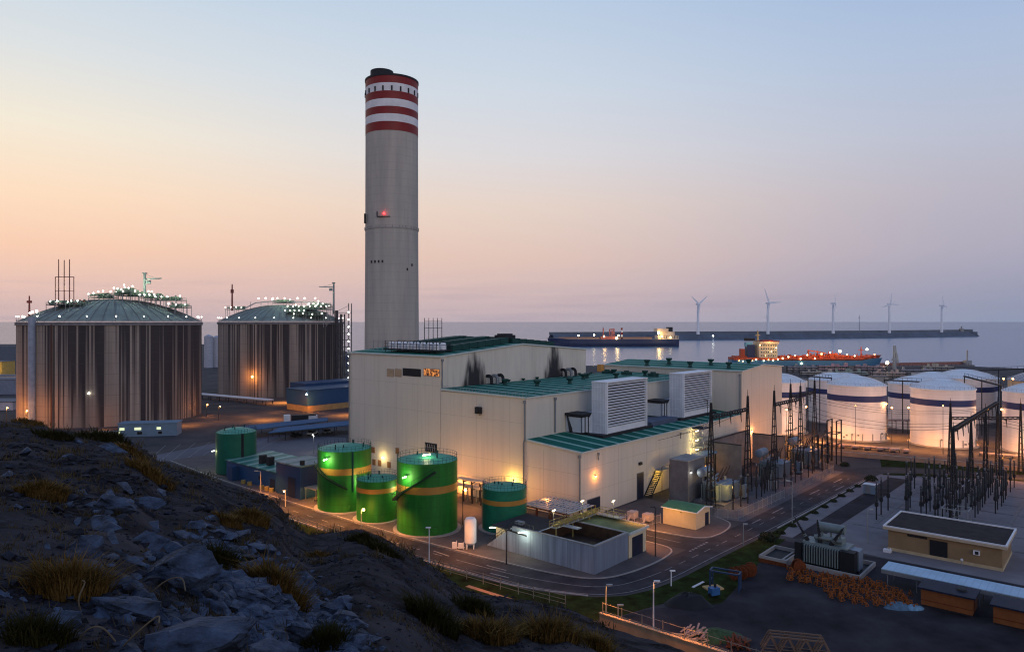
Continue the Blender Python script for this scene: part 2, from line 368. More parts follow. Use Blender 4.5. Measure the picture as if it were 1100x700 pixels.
kerb('kerb', smooth([(-33,125),(-36.5,96),(-37.5,70),(-38.0,20),(-36.8,-6),(-35.8,-15),(-32,-24)]), -.35, 90, .10)
# painted markings
def lines(name, segs, wd=.14, z=.048):
    m = MB()
    for a, b in segs:
        l = math.hypot(b[0]-a[0], b[1]-a[1]); nx, ny = -(b[1]-a[1])/l*wd/2, (b[0]-a[0])/l*wd/2
        m.add([(*W(a[0]+nx,a[1]+ny),z),(*W(b[0]+nx,b[1]+ny),z),(*W(b[0]-nx,b[1]-ny),z),(*W(a[0]-nx,a[1]-ny),z)], [(0,1,2,3)])
    return struct(m.build(name, m_line))
ci = offset(I_, -.35); co = offset(O_, .35); ce = resample(centre, 240)
lines('edge_line_road_marking', list(zip(ci[:60], ci[1:61])), .12)
lines('edge_line_road_marking', list(zip(co[45:], co[46:])), .16)
segs = []
for i in range(0, 238):
    x = ce[i]
    if x[1] > 0 or x[0] > 2:
        if i % 5 < 2: segs.append((ce[i], ce[i+1]))
    elif x[0] < -17: segs.append((ce[i], ce[i+1]))
    elif i % 4 < 2: segs.append((ce[i], ce[i+1]))
lines('centre_line_road_marking', segs, .15)
lines('give_way_road_marking', [((-4.0+i*1.05,-25.9),(-4.0+i*1.05+.6,-25.9)) for i in range(7)], .45, .052)
lines('side_road_marking', [((-.6,-22.5),(-.6,-15.5))], .15, .056)
lines('arrow_road_marking', [((20,-27.2),(24,-27.3)),((30,-27.4),(36,-27.5)),((52,-27.8),(58,-28)),((60,-31),(66,-31.2)),((68,-28.2),(74,-28.4))], .3, .052)
lines('left_road_marking', [((-32.3,-4),(-32.0,-8)),((-33.1,4),(-32.9,8)),((-34.6,-7),(-34.2,-10.5))], .28, .052)
# verges, yard, switchyard
struct(MB().strip(WL(resample(offset(O_,-.7),60)), WL(resample([(-37,125),(-41,96),(-43,70),(-44,20),(-43.6,-6),(-42,-18),(-41,-27),(-40,-30),(-30,-33),(-20,-36.2),(-6,-36.5),(8,-36.0),(20,-33.5),(45,-33.4),(78,-34)],60)), .02).build('verge_grass_ground', m_grass))
struct(MB().sheet(WL([(-26,-31.5),(-8,-31.3),(12,-32.5),(14,-36),(4,-36.5),(-8,-38.2),(-22,-40),(-27,-37)]), .026).build('grass_bank_ground', m_grass))
struct(MB().sheet(WL([(-46,-28),(-31,-33),(-22,-39),(-8,-36.7),(13,-35.8),(14,-52),(14,-110),(-60,-110),(-60,-60)]), .012).build('yard', m_yard))
struct(MB().sheet(WL([(16,-33.2),(14.5,-52),(14,-130),(95,-130),(100,-60),(94,-38),(86,-34.2)]), .010).build('switchyard_gravel_ground', m_gravel))
struct(MB().strip(WL([(15.5,-36.6),(50,-36.8),(84,-37.2)]), WL([(15.5,-40.4),(50,-41.2),(84,-41.6)]), .03).build('yard_path', m_yard))
m = MB()
for t in (33,43,52,61,70,80,90): m.box(t-.35,t+.35,-118,-42.4,0.0,.07)
for s in (-45.8,-66,-84): m.box(20 if s < -70 else 36,93,s-.35,s+.35,0,.066)
o = struct(m.build('cable_trench_ground', m_conc_d)); o.location = (*A,0); o.rotation_euler[2] = ANG
struct(MB().sheet(WL([(86,-35),(112,-28),(126,-100),(118,-112),(100,-60)]), .026).build('verge_grass_ground', m_grass))
# far yards to the left, the road behind them lit by sodium lamps
far = [(G(225,431)),(G(375,446)),(G(375,455)),(G(225,437))]
struct(MB().sheet([G(-60,484),G(90,474),G(215,457),G(330,443),G(375,446),G(330,455),G(240,472),G(100,490)], .02).build('far_road', m_ground))
struct(MB().sheet([G(-80,520),G(150,492),G(280,466),G(372,470),G(372,520),G(300,520),G(-80,620)], .012).build('far_yard', M('far_yard_asphalt', (.10,.10,.125), .9, var=.25, scale=.05)))
for i, py in enumerate((475,482,489)):
    pass

# ------------------------------------------------------------------ the hillside the photographer stands on
CR = [(-400,432,150),(-150,440,150),(0,452,150),(42,456,150),(60,462,150),(130,471,150),(150,480,145),(165,492,142),(178,502,140),(215,509,140),(245,523,138),(283,532,132),(302,545,128),(312,560,122),(332,575,112),(345,575,112),(360,571,116),(390,569,114),(413,578,112),(436,590,107),(458,604,101),(475,617,95),(496,630,90),(520,637,86),(560,640,83),(610,651,79),(644,666,75),(690,683,71),(720,693,69),(745,703,66),(800,730,60),(900,770,55),(1000,800,50)]
def crest(px):
    for a, b in zip(CR, CR[1:]):
        if px <= b[0]:
            f = max(0, (px-a[0])/(b[0]-a[0])); return a[1]+(b[1]-a[1])*f, a[2]+(b[2]-a[2])*f
    return CR[-1][1:]
H0 = 1.95
def fade(x, a, b): t = max(0, min(1, (x-a)/(b-a))); return t*t*(3-2*t)
def hill_z(X, Y):
    px = 550+F*X/max(Y,.5); ys, Yc = crest(px); k = (ys-HZ)/F-H0/Yc
    z = EYE-H0-k*Y
    d = math.hypot(X, Y)
    # a nearer shoulder of scree and a hollow behind it
    px2 = 550+F*X/max(Y,.5)
    sh = fade(px2, 60, 260)*(1-fade(px2, 560, 760))
    z -= sh*1.9*math.exp(-((Y-58)/16)**2)
    z += .5*sh*math.exp(-((Y-34)/7)**2)
    amp = min(1, Y/30)*(1-.6*fade(Y, Yc*.8, Yc))
    z += noise.fractal(Vector((X*.09,Y*.09,3.1)), 1, 2, 5)*.75*amp
    z += noise.fractal(Vector((X*.45,Y*.45,1.7)), 1, 2, 5)*.16*min(1, Y/10)
    z += noise.fractal(Vector((X*1.6,Y*1.6,.7)), 1, 2, 4)*.06*(1-fade(Y,30,90))
    if Y > Yc: z -= (Y-Yc)*.62+max(0,Y-Yc)**1.5*.03
    return z
cols = [-420+i*4.2 for i in range(330)]
rows = []
r = 1.2
while r < 1: r *= 1.02
fr_ = [ (i/150)**1.0 for i in range(151)]
hm = MB(); vs = []; NR = 190
for px in cols:
    a = (px-550)/F; ys, Yc = crest(px); end = Yc+26
    for j in range(NR):
        f = j/(NR-1)
        Y = 1.0*(Yc/1.0)**(f/.86) if f < .86 else Yc+(end-Yc)*((f-.86)/.14)
        X = a*Y; vs.append((X, Y, max(-.6, hill_z(X, Y))))
fs = [(i*NR+j,(i+1)*NR+j,(i+1)*NR+j+1,i*NR+j+1) for i in range(len(cols)-1) for j in range(NR-1)]
hm.add(vs, fs); hill = struct(hm.build('hillside_terrain', m_soil, smooth=True, angle=180))
# where a photo point lands on the hillside
def on_hill(px, py):
    a = (px-550)/F; ys, Yc = crest(px); Y = 2.0
    while Y < Yc+20:
        if hill_z(a*Y, Y) >= EYE-(py-HZ)/F*Y: break
        Y *= 1.01
    return Vector((a*Y, Y, hill_z(a*Y, Y)))
# loose stones: nobody could count them
def rock_shape(rnd, n=11, sq=(1,1,1)):
    bm = bmesh.new()
    for _ in range(n):
        v = Vector((rnd.gauss(0,1),rnd.gauss(0,1),rnd.gauss(0,1))).normalized(); bm.verts.new((v.x*sq[0],v.y*sq[1],v.z*sq[2]))
    bmesh.ops.convex_hull(bm, input=bm.verts)
    bmesh.ops.delete(bm, geom=[v for v in bm.verts if not v.link_faces], context='VERTS')
    bm.verts.index_update(); r = ([v.co.copy() for v in bm.verts], [tuple(v.index for v in f.verts) for f in bm.faces]); bm.free(); return r
rnd = random.Random(5); shapes = [rock_shape(rnd, 11, (1,.8,.5)) for _ in range(14)]
rb = MB(); rb2 = MB()
def stone(x, y, r, m):
    vs, fs = rnd.choice(shapes); R = Matrix.Rotation(rnd.uniform(0,6.28),3,'Z') @ Matrix.Rotation(rnd.uniform(-.5,.5),3,'X')
    z = hill_z(x, y); m.add([R @ (v*r)+Vector((x,y,z+r*.12)) for v in vs], fs)
for _ in range(9000):
    px = rnd.uniform(-20, 640); a = (px-550)/F; ys, Yc = crest(px)
    Y = 4*(Yc/4)**(rnd.random()**.8); py = HZ+(EYE-hill_z(a*Y,Y))/Y*F
    stone(a*Y, Y, (.0028+.0075*rnd.random()**5)*Y**.85, rb)
def ridge_px(): # broken rock down the near ridge, from the slab towards the bottom of the photo
    f = rnd.random(); return 225+f*150+rnd.gauss(0,17), 596+f*112+rnd.gauss(0,17)
for _ in range(1700):
    px, py = ridge_px()
    if py < crest(px)[0]+6 or py > 720: continue
    p = on_hill(px, py); stone(p.x, p.y, (.005+.019*rnd.random()**3)*p.y, rb2)
for _ in range(240):
    px, py = rnd.gauss(110,60), rnd.gauss(520,28)
    if py < crest(px)[0]+8: continue
    p = on_hill(px, py); stone(p.x, p.y, (.004+.009*rnd.random()**3)*p.y, rb)
for _ in range(500):
    px, py = rnd.gauss(70,80), rnd.gauss(655,35)
    if py > 720: continue
    p = on_hill(px, py); stone(p.x, p.y, (.004+.016*rnd.random()**4)*p.y, rb)
tag(rb.build('loose_stones', m_rock), 'loose grey slate stones scattered over the hillside', 'rubble', kind='stuff')
shard = [rock_shape(rnd, 10, (1.7,.6,.32)) for _ in range(10)]
for px0, py0, sx_, sy_, n_ in ((150,655,50,20,60),(250,655,40,30,90),(100,600,40,12,26),(120,545,40,14,14),(200,690,60,14,50),(190,600,30,12,24),(60,500,50,20,8)):
    for _ in range(n_):
        px, py = rnd.gauss(px0,sx_), rnd.gauss(py0,sy_)
        if py < crest(px)[0]+8 or py > 718: continue
        p = on_hill(px, py); vs, fs = rnd.choice(shard); k = p.y*(.008+.020*rnd.random()**2)
        R = Matrix.Rotation(-.75+rnd.gauss(0,.22),3,'Z') @ Matrix.Rotation(.45+rnd.gauss(0,.12),3,'X')
        rb2.add([R @ (v*k)+p+Vector((0,0,k*.15)) for v in vs], fs)
m_boulder = M('boulder_slate', (.060,.080,.122), .8, var=.65, scale=1.6, stretch=(1,1,3), tint=(.009,.0095,.013), spec=.12, bump=.8, bscale=9)
tag(rb2.build('broken_slate', m_boulder), 'broken blue-grey slate along the near rock ridge', 'rubble', kind='stuff')
# boulders one can tell apart
def boulder(px, py, wpx, asp, seed, label, tilt=(0,0), yaw=0, flat=.6, sink=.15):
    p = on_hill(px, py); r = wpx*p.y/F/2; rr = random.Random(seed)
    bm = bmesh.new()
    for _ in range(15):
        v = Vector((rr.uniform(-1,1),rr.uniform(-1,1),rr.uniform(-1,1)))
        v = v.normalized()*(.75+.25*rr.random()); v.z = max(-.6, min(.75, v.z)); bm.verts.new(v)
    bmesh.ops.convex_hull(bm, input=bm.verts); bmesh.ops.delete(bm, geom=[v for v in bm.verts if not v.link_faces], context='VERTS')
    bmesh.ops.triangulate(bm, faces=bm.faces); bmesh.ops.subdivide_edges(bm, edges=bm.edges, cuts=3, use_grid_fill=True)
    bmesh.ops.subdivide_edges(bm, edges=bm.edges, cuts=1, use_grid_fill=True)
    R = Matrix.Rotation(yaw,3,'Z') @ Matrix.Rotation(tilt[0],3,'X') @ Matrix.Rotation(tilt[1],3,'Y')
    for v in bm.verts:
        c = v.co.copy(); n1 = noise.ridged_multi_fractal(c*2.2+Vector((seed,0,0)), .9, 2.1, 5, 1, 2)*.05
        lay = (math.floor((c.z+c.x*.25+noise.noise(c*1.5)*.25)*6)%3)*.07
        c = c*(1+n1-.06)+Vector((lay*.4,lay*.3,0))+noise.noise_vector(c*5)*.03
        v.co = R @ Vector((c.x*r, c.y*r*asp, c.z*r*flat))
    me = bpy.data.meshes.new('boulder'); bm.to_mesh(me); bm.free(); me.materials.append(m_boulder)
    me.shade_smooth(); me.set_sharp_from_angle(angle=math.radians(22))
    o = bpy.data.objects.new('boulder', me); col.objects.link(o); o.location = p+Vector((0,0,r*flat*.5-r*sink))
    return tag(o, label, 'boulder', 'boulders on the near slope')
boulder(192,632,100,.8,3,'big blue-grey slab tilted at the top of the near rock ridge',(.35,.25),.4,.75,.05)
boulder(92,604,46,.9,5,'pointed grey rock standing in dry grass left of the tilted slab',(0,.4),.2,1.0,.05)
boulder(160,588,52,.8,8,'squat pale rock just behind the tilted slab',(.1,-.2),1.0,.6)
boulder(208,715,170,.7,11,'broad flat blue slab cut by the bottom edge of the photo',(.3,.0),.1,.42,.05)
boulder(140,660,92,.7,14,'long low grey rock lying between the tilted slab and the bottom slab',(.1,.3),.7,.4)
boulder(62,672,64,.8,17,'small pale flat rock in the dark grass at lower left',(.2,.0),.3,.35)
boulder(318,688,52,.9,21,'angular blue rock at the lower end of the rubble ridge',(.3,.4),1.2,.8)
boulder(272,650,56,.8,24,'long bluish rock half way down the rubble ridge',(.2,.5),.9,.5)
boulder(120,552,62,.8,27,'dark rough outcrop on the slope above the pointed rock',(.1,.2),.5,.6)
boulder(218,680,50,.8,31,'pale rock leaning on the big bottom slab',(.5,.1),.2,.5)
boulder(290,716,80,.8,35,'grey rock at the bottom edge beside the broad flat slab',(.2,.4),.8,.6)
# dry grass
def tuft(px, py, wpx, hpx, n, label, mat=None, seed=0, name='grass_tuft', cat='grass tuft', spread=1.0):
    p = on_hill(px, py); s = p.y/F; R = wpx*s/2; H = hpx*s*.8; n = int(n*1.5); rr = random.Random(seed+int(px*7+py)); m = MB()
    for _ in range(n):
        a = rr.uniform(0,6.28); d = R*(rr.random()**.8)*(.75+.45*noise.noise(Vector((math.cos(a)*1.5+px,math.sin(a)*1.5,py)))); bx, by = math.cos(a)*d, math.sin(a)*d
        out = Vector((math.cos(a),math.sin(a),0))*(.25+.75*d/R)+Vector((rr.gauss(0,.55),rr.gauss(0,.55),0))
        h = H*(.30+.75*rr.random()+(.55*rr.random() if rr.random() < .08 else 0))*(1-.35*(d/R)**2); w = max(.0024*p.y**.5, .0008*p.y)*(.6+.8*rr.random())
        z0 = hill_z(p.x+bx, p.y+by)-p.z-.02
        b0 = Vector((bx,by,z0)); b1 = b0+out*h*.22+Vector((0,0,h*.62)); b2 = b0+out*h*.62*spread+Vector((0,0,h*(.78+.25*rr.random())))
        sd_ = Vector((-out.y+rr.gauss(0,.4),out.x+rr.gauss(0,.4),0)).normalized()*w
        m.add([b0-sd_,b0+sd_,b1+sd_*.8,b1-sd_*.8,b2], [(0,1,2,3),(3,2,4)])
    o = m.build(name, mat or m_straw); o.location = p
    return tag(o, label, cat, 'dry grass tufts on the hillside')
T = [(300,640,66,44,1500,'round straw-coloured grass tuft just right of the rubble ridge'),
 (465,672,70,34,1100,'straw grass tuft right of the dark gully, near the fence'),
 (525,690,80,34,1300,'wide brown grass tuft at the bottom edge, middle of the photo'),
 (590,688,76,36,1300,'bushy dry grass clump on the low end of the slope'),
 (640,697,50,24,800,'small dry clump beside the orange retaining wall'),
 (272,562,44,22,800,'brown tuft on the spur in front of the blue sheds'),
 (246,566,34,16,600,'low brown tuft left of the larger spur tuft'),
 (48,532,64,22,800,'reddish dry grass patch on the left of the upper slope'),
 (165,516,56,20,800,'ochre grass band along the right edge of the upper slope'),
 (112,474,60,16,700,'dark olive grass clump on the hill crest below the first storage tank'),
 (60,472,50,13,600,'olive grass on the crest left of the first storage tank base'),
 (140,488,44,14,600,'ochre clump on the crest in front of the grey office'),
 (75,640,90,56,1500,'rust brown grass around the pointed rock'),
 (40,690,80,40,900,'dark tangled grass in the lower left corner'),
 (390,580,46,12,500,'dark low grass along the crest above the green tanks'),
 (410,592,54,12,500,'dark grass patch just under the crest by the green tanks'),
 (235,610,54,34,900,'dark brown grass behind the rubble ridge'),
 (350,700,60,34,800,'greenish tuft at the foot of the rubble ridge'),
 (340,598,30,10,260,'small pale tuft on the middle spur'),
 (510,655,56,18,600,'dark tuft on the crest above the fenced verge'),
 (30,456,40,9,400,'clump on the crest under the two sodium lamps')]
for i, (px,py,wp,hp,n,lb) in enumerate(T):
    tuft(px, py, wp, hp, n, lb, m_straw_d if any(k in lb for k in ('dark','olive','greenish')) else m_straw, i)
sm_ = MB()
for _ in range(1500):
    px = rnd.uniform(-20,660); ys, Yc = crest(px); a = (px-550)/F; Y = 5*(Yc/5)**(rnd.random()**.7)
    if noise.noise(Vector((a*Y*.12,Y*.12,9))) < -.02: continue
    x, y = a*Y, Y; s_ = .10+.012*Y*rnd.random(); z = hill_z(x,y)-.02
    for _ in range(16):
        b0 = Vector((x+rnd.gauss(0,s_*.5),y+rnd.gauss(0,s_*.5),z)); d = Vector((rnd.gauss(0,.5),rnd.gauss(0,.5),1)).normalized()*s_*rnd.uniform(.5,1.3); w_ = Vector((rnd.gauss(0,1),rnd.gauss(0,1),0)).normalized()*(.0007*Y+.002)
        sm_.add([b0-w_,b0+w_,b0+d],[(0,1,2)])
tag(sm_.build('scrub_grass', M('scrub_brown', (.075,.050,.018), .9, var=.6, scale=.3, tint=(.022,.022,.008))), 'sparse low dry scrub over the hillside', 'scrub', kind='stuff')
# thin bent stalks close to the camera
def stalk(pts, label):
    q = [on_hill(*pts[0])]; y = q[0].y
    for px, py in pts[1:]: q.append(Vector(((px-550)/F*y, y+random.uniform(-.1,.1), EYE-(py-HZ)/F*y)))
    q = [q[0]]+[v for v in q[1:]]; fine = [tuple(v) for v in q]
    for _ in range(3):
        o = [fine[0]]
        for a, b in zip(fine, fine[1:]): o += [tuple(a[i]*.75+b[i]*.25 for i in range(3)), tuple(a[i]*.25+b[i]*.75 for i in range(3))]
        fine = o+[fine[-1]]
    return tag(MB().path(fine, .0028*y/4+.003, 5).build('dry_stalk', m_stalk), label, 'grass stalk', 'bent dry stalks in front of the rocks')
m_stalk = M('stalk_straw', (.13,.10,.06), .8, var=.3, scale=4)
stalk([(80,694),(96,672),(115,668),(122,690)],'thin arching stalk in the lower left grass')
stalk([(88,662),(88,640),(92,625),(90,622)],'upright dry stalk below the pointed rock')
stalk([(130,700),(150,676),(172,658),(176,664)],'bent stalk before the long low rock')
stalk([(186,696),(196,676),(225,660),(255,658)],'long stalk arching across the broad bottom slab')
stalk([(160,640),(178,622),(194,620),(202,632)],'curved stalk under the tilted slab')
# ================================================================== POWER STATION (local x = t, y = s)
ps = pthing('power_station', 'long beige power station hall with green roofs and two louvred air intakes', 'power station', 0, 0)
def B(name, mb, mat, parent=ps, **k): return mb.build(name, mat, parent, **k)
H_AN0, H_AN1, H_MID, H_T0, H_T1, H_B0, H_B1 = 13.3, 14.35, 23.4, 31.4, 33.7, 25.6, 26.8
an = MB().add([(0,0,0),(78.9,0,0),(78.9,14.35,0),(0,14.35,0),(0,0,H_AN0),(78.9,0,H_AN0),(78.9,14.35,H_AN1),(0,14.35,H_AN1)],[(0,1,5,4),(1,2,6,5),(2,3,7,6),(3,0,4,7)])
B('wall', an, m_wall)
B('wall', MB().add([(0,14.4,0),(78.9,14.4,0),(78.9,40.8,0),(0,40.8,0),(0,14.4,H_MID),(78.9,14.4,H_MID),(78.9,40.8,H_MID),(0,40.8,H_MID)],[(0,1,5,4),(1,2,6,5),(2,3,7,6),(3,0,4,7)]), m_wall)
TL = 60.3; S0, S1 = 40.9, 76.8
B('wall', MB().add([(0,S0,0),(0,S1,0),(TL,S1,0),(TL,S0,0),(0,S0,H_T0),(0,S1,H_T0),(TL,S1,H_T0),(TL,S0,H_T0),(TL/2,S1,H_T1)],[(0,1,5,4),(2,3,7,6),(1,2,6,8,5)]), m_wall)
B('gable_wall', MB().add([(0,S0,H_MID-1),(TL,S0,H_MID-1),(TL,S0,H_T0),(TL/2,S0,H_T1),(0,S0,H_T0)],[(0,1,2,3,4)]), m_gable)
# soot stains climbing the gable wall from the flues below it
N, L = nodes_of(m_gable); b = N['Principled BSDF']; src = b.inputs['Base Color'].links[0].from_socket
tcn = [n for n in N if n.type == 'TEX_COORD'][0]; sxn = N.new('ShaderNodeSeparateXYZ'); L.new(tcn.outputs['Object'], sxn.inputs[0])
nz = N.new('ShaderNodeTexNoise'); nz.inputs['Scale'].default_value = .9; nz.inputs['Detail'].default_value = 6
mpn = N.new('ShaderNodeMapping'); mpn.inputs['Scale'].default_value = (1,1,.18); L.new(tcn.outputs['Object'], mpn.inputs[0]); L.new(mpn.outputs[0], nz.inputs['Vector'])
cur = src
for t0, wd, top in ((11.6,4.2,30.4),(44.6,4.6,31.8)):
    dx = math_node(N, L, 'DIVIDE', math_node(N, L, 'ABSOLUTE', math_node(N, L, 'SUBTRACT', sxn.outputs[0], t0)), wd)
    up = math_node(N, L, 'DIVIDE', math_node(N, L, 'SUBTRACT', sxn.outputs[2], H_MID), top-H_MID)
    val = math_node(N, L, 'SUBTRACT', math_node(N, L, 'SUBTRACT', 1.5, math_node(N, L, 'POWER', dx, 1.8)), math_node(N, L, 'MULTIPLY', up, .9))
    val = math_node(N, L, 'ADD', val, math_node(N, L, 'MULTIPLY', math_node(N, L, 'SUBTRACT', nz.outputs['Fac'], .5), 1.9))
    mr = N.new('ShaderNodeMapRange'); mr.interpolation_type = 'SMOOTHSTEP'; mr.inputs[1].default_value = .0; mr.inputs[2].default_value = 1.0; mr.inputs[4].default_value = .97; L.new(val, mr.inputs[0])
    cur = mixc(N, L, mr.outputs[0], cur, (.016,.016,.022))
L.new(cur, b.inputs['Base Color'])
B('wall', MB().add([(79,0,0),(110,0,0),(110,46.5,0),(79,46.5,0),(79,0,H_B0),(110,0,H_B0),(110,46.5,H_B0),(79,46.5,H_B0),(94.5,0,H_B1),(94.5,46.5,H_B1)],[(0,1,5,8,4),(1,2,6,5),(2,3,7,9,6),(3,0,4,7)]), m_wall)
# roofs: thin sheets with an overhang
def slab(c, th): return MB().add([*c, *[(x,y,z+th) for x,y,z in c]], [(0,3,2,1),(4,5,6,7),(0,1,5,4),(1,2,6,5),(2,3,7,6),(3,0,4,7)])
B('roof', slab([(-.25,-.25,H_AN0),(78.95,-.25,H_AN0),(78.95,14.38,H_AN1+.05),(-.25,14.38,H_AN1+.05)],.28), m_roof)
B('roof', slab([(-.2,14.2,H_MID+.0),(78.95,14.2,H_MID),(78.95,40.85,H_MID+.35),(-.2,40.85,H_MID+.35)],.25), m_roof)
for a, c in ((-.3,TL/2),(TL/2,TL+.3)):
    za, zc = (H_T0,H_T1) if a < 0 else (H_T1,H_T0)
    B('roof', slab([(a,S0-.3,za+.02),(c,S0-.3,zc+.02),(c,S1+.3,zc+.02),(a,S1+.3,za+.02)],.3), m_roof)
for a, c in ((78.7,94.5),(94.5,110.3)):
    za, zc = (H_B0,H_B1) if a < 80 else (H_B1,H_B0)
    B('roof', slab([(a,-.3,za+.02),(c,-.3,zc+.02),(c,46.8,zc+.02),(a,46.8,za+.02)],.28), m_roof)
tr = MB()
tr.bar((-.3,14.16,H_AN1+.25),(-.3,-.3,H_AN0+.2),.14,.34).bar((-.3,-.34,H_AN0+.18),(78.6,-.34,H_AN0+.18),.14,.3)
tr.bar((-.27,14.15,H_MID+.16),(-.27,40.6,H_MID+.34),.12,.34).bar((-.2,14.1,H_MID+.16),(78.6,14.1,H_MID+.16),.12,.3)
tr.bar((-.38,S0-.4,H_T0+.16),(-.38,S1+.3,H_T0+.16),.12,.36).bar((-.36,S0-.38,H_T0+.2),(TL/2,S0-.38,H_T1+.2),.12,.34).bar((TL/2,S0-.38,H_T1+.2),(TL+.3,S0-.38,H_T0+.2),.12,.34)
tr.bar((78.62,-.38,H_B0+.18),(78.62,46.7,H_B0+.18),.12,.34).bar((78.6,-.4,H_B0+.2),(94.5,-.4,H_B1+.2),.12,.32).bar((94.5,-.4,H_B1+.2),(110.3,-.4,H_B0+.2),.12,.32)
B('roof_edge', tr, m_trim)
# down pipes with hopper heads
def downpipe(pts, hop): 
    m = MB().path(pts, .17, 8); m.cbox(hop[0],hop[1],hop[2],.55,.5,.6); B('drainpipe', m, m_grey)
downpipe([(-.22,.15,12.6),(-.22,.15,0)],(-.25,.15,12.4))
downpipe([(-.22,14.6,22.6),(-.22,14.6,14.6),(-.22,14.9,13.9),(-.22,14.9,0)],(-.25,14.6,22.4))
downpipe([(.35,S0-.22,30.6),(.35,S0-.22,H_MID+.5)],(.35,S0-.25,30.4))
downpipe([(78.75,.35,24.7),(78.75,.35,14.2)],(78.7,.35,24.4))
downpipe([(10,14.1,22.6),(10,14.1,15)],(10,14.1,22.3))
downpipe([(-.22,S1-.3,30.8),(-.22,S1-.3,0)],(-.25,S1-.3,30.6))
for t in (6,42): 
    m = MB().path([(t,-.2,12.6),(t,-.2,11.2)],.12,6); m.cbox(t,-.2,12.2,.4,.35,.5); B('overflow_spout', m, m_grey)
# panel joints on the big left faces
j = MB()
for s in (5,9.6,19,24,29,34,49,57,64,70): 
    z = H_AN0 if s < 14.4 else H_MID if s < 40 else H_T0
    j.box(-.012,.0,s-.02,s+.02,.4,z-.3)
for z in (4.5,9): j.box(-.014,0,.4,76,z-.02,z+.02)
for z in (18,): j.box(-.014,0,15.2,76,z-.02,z+.02)
for z in (24.5,): j.box(-.014,0,41.4,76,z-.02,z+.02)
for t in range(8,110,6): j.box(t-.02,t+.02,-.012,0,.4,H_AN0-.3 if t < 79 else H_B0-.4)
for z in (5,10): j.box(.4,109,-.014,0,z-.02,z+.02)
B('panel_joint', j, M('joint_shadow_gap', (.36,.33,.285), .7, var=.05))
# windows high on the tall block
for x0, x1, kind in ((416,422.8,'shut'),(424.5,431,'shut'),(433,451.8,'dark'),(455.5,472,'lit')):
    s0, s1 = S_on(x1,0), S_on(x0,0); zt, zb = Zat(396.8,0,s0), Zat(404.2,0,s0)
    f = MB().box(-.06,.0,s0-.12,s1+.12,zb-.12,zt+.12); o = B('window', f, M('window_frame_tan', (.30,.22,.15), .6) if kind != 'dark' else m_dark)
    p = MB().box(-.10,-.061,s0,s1,zb,zt)
    mat = {'shut': M('shutter_tan', (.40,.29,.18), .6), 'dark': m_black}.get(kind)
    if kind == 'lit':
        mat = bpy.data.materials.new('window_glow'); mat.use_nodes = True; N, L = nodes_of(mat); b = N['Principled BSDF']
        n_ = N.new('ShaderNodeTexNoise'); n_.inputs['Scale'].default_value = 1.6; n_.inputs['Detail'].default_value = 5
        t_ = N.new('ShaderNodeTexCoord'); L.new(t_.outputs['Object'], n_.inputs['Vector'])
        r_ = N.new('ShaderNodeValToRGB'); r_.color_ramp.elements[0].position = .42; r_.color_ramp.elements[0].color = (.05,.015,.006,1); r_.color_ramp.elements[1].position = .66; r_.color_ramp.elements[1].color = (1,.34,.07,1)
        L.new(n_.outputs['Fac'], r_.inputs[0]); L.new(r_.outputs[0], b.inputs['Emission Color']); b.inputs['Emission Strength'].default_value = 1.1; b.inputs['Base Color'].default_value = (.05,.04,.03,1)
    B('pane', p, mat, o)
    if kind in ('dark','lit'):
        mu = MB()
        for k in range(1,5 if kind == 'dark' else 4): 
            y = s0+(s1-s0)*k/(5 if kind == 'dark' else 4); mu.box(-.14,-.101,y-.04,y+.04,zb,zt)
        B('mullion', mu, m_dark, o)
for px, py in ((401,483),(402,496),(408,497),(427,484),(418,499)):
    s = S_on(px,0); z = Zat(py,0,s); B('wall_vent', MB().box(-.16,0,s-.6,s+.6,z-.75,z+.75), M('vent_rust', (.24,.11,.04), .7))
s = S_on(463,0); z = Zat(480.5,0,s)
g = MB().box(-.10,0,s-2.1,s+2.1,z-1.1,z+1.1); o = B('grille_opening', g, m_black)
gv = MB()
for k in range(4): gv.lathe([(.34,-.03),(.42,-.03),(.42,.03),(.34,.03),(.34,-.03)],14)
gf = MB()
for k in range(-2,3): gf.tube((-.16,s+k*.8,z-.9),(-.16,s+k*.8+.35,z+.8),.07)
gf.bar((-.16,s-2.1,z+.1),(-.16,s+2.1,z+.1),.09); B('grille_pipe', gf, m_galv, o)
s = S_on(515.5,0); z = Zat(440.5,0,s)
u_ = MB().box(-1.0,0,s-.7,s+.7,z-.7,z+.8).box(-1.3,-1.0,s-.5,s+.2,z-.3,z+.5); u_.bar((0,s-.5,z-.9),(-.8,s-.5,z-.9),.12); B('wall_unit', u_, m_dark)
# doors and openings on the long right wall
def wall_door(x0, x1, ytop, name='door', mat=m_door, out=.06):
    t0, t1 = T_on(x0,0), T_on(x1,0); zt = Zat(ytop,t0,0)
    o = B('doorway', MB().box(t0-.15,t1+.15,-.05,0,0,zt+.15), m_grey); B(name, MB().box(t0,t1,-.05-out,-.052,.02,zt), mat, o)
wall_door(630.8,644.2,537.2,'shutter_door'); wall_door(684.3,691,508.8,'tall_door')
for px, py, a, c in ((687,497.5,.5,.35),):
    t = T_on(px,0); z = Zat(py,t,0); B('wall_unit', MB().box(t-.5,t+.5,-.5,0,z-.3,z+.3), m_dark)
t = T_on(775,0); z = Zat(480,t,0); B('wall_unit', MB().box(t-1,t+1,-.9,0,z-1.3,z+1.3).tube((t-.5,-.5,z+1.3),(t-.5,-.5,z+2),.2), m_dark)
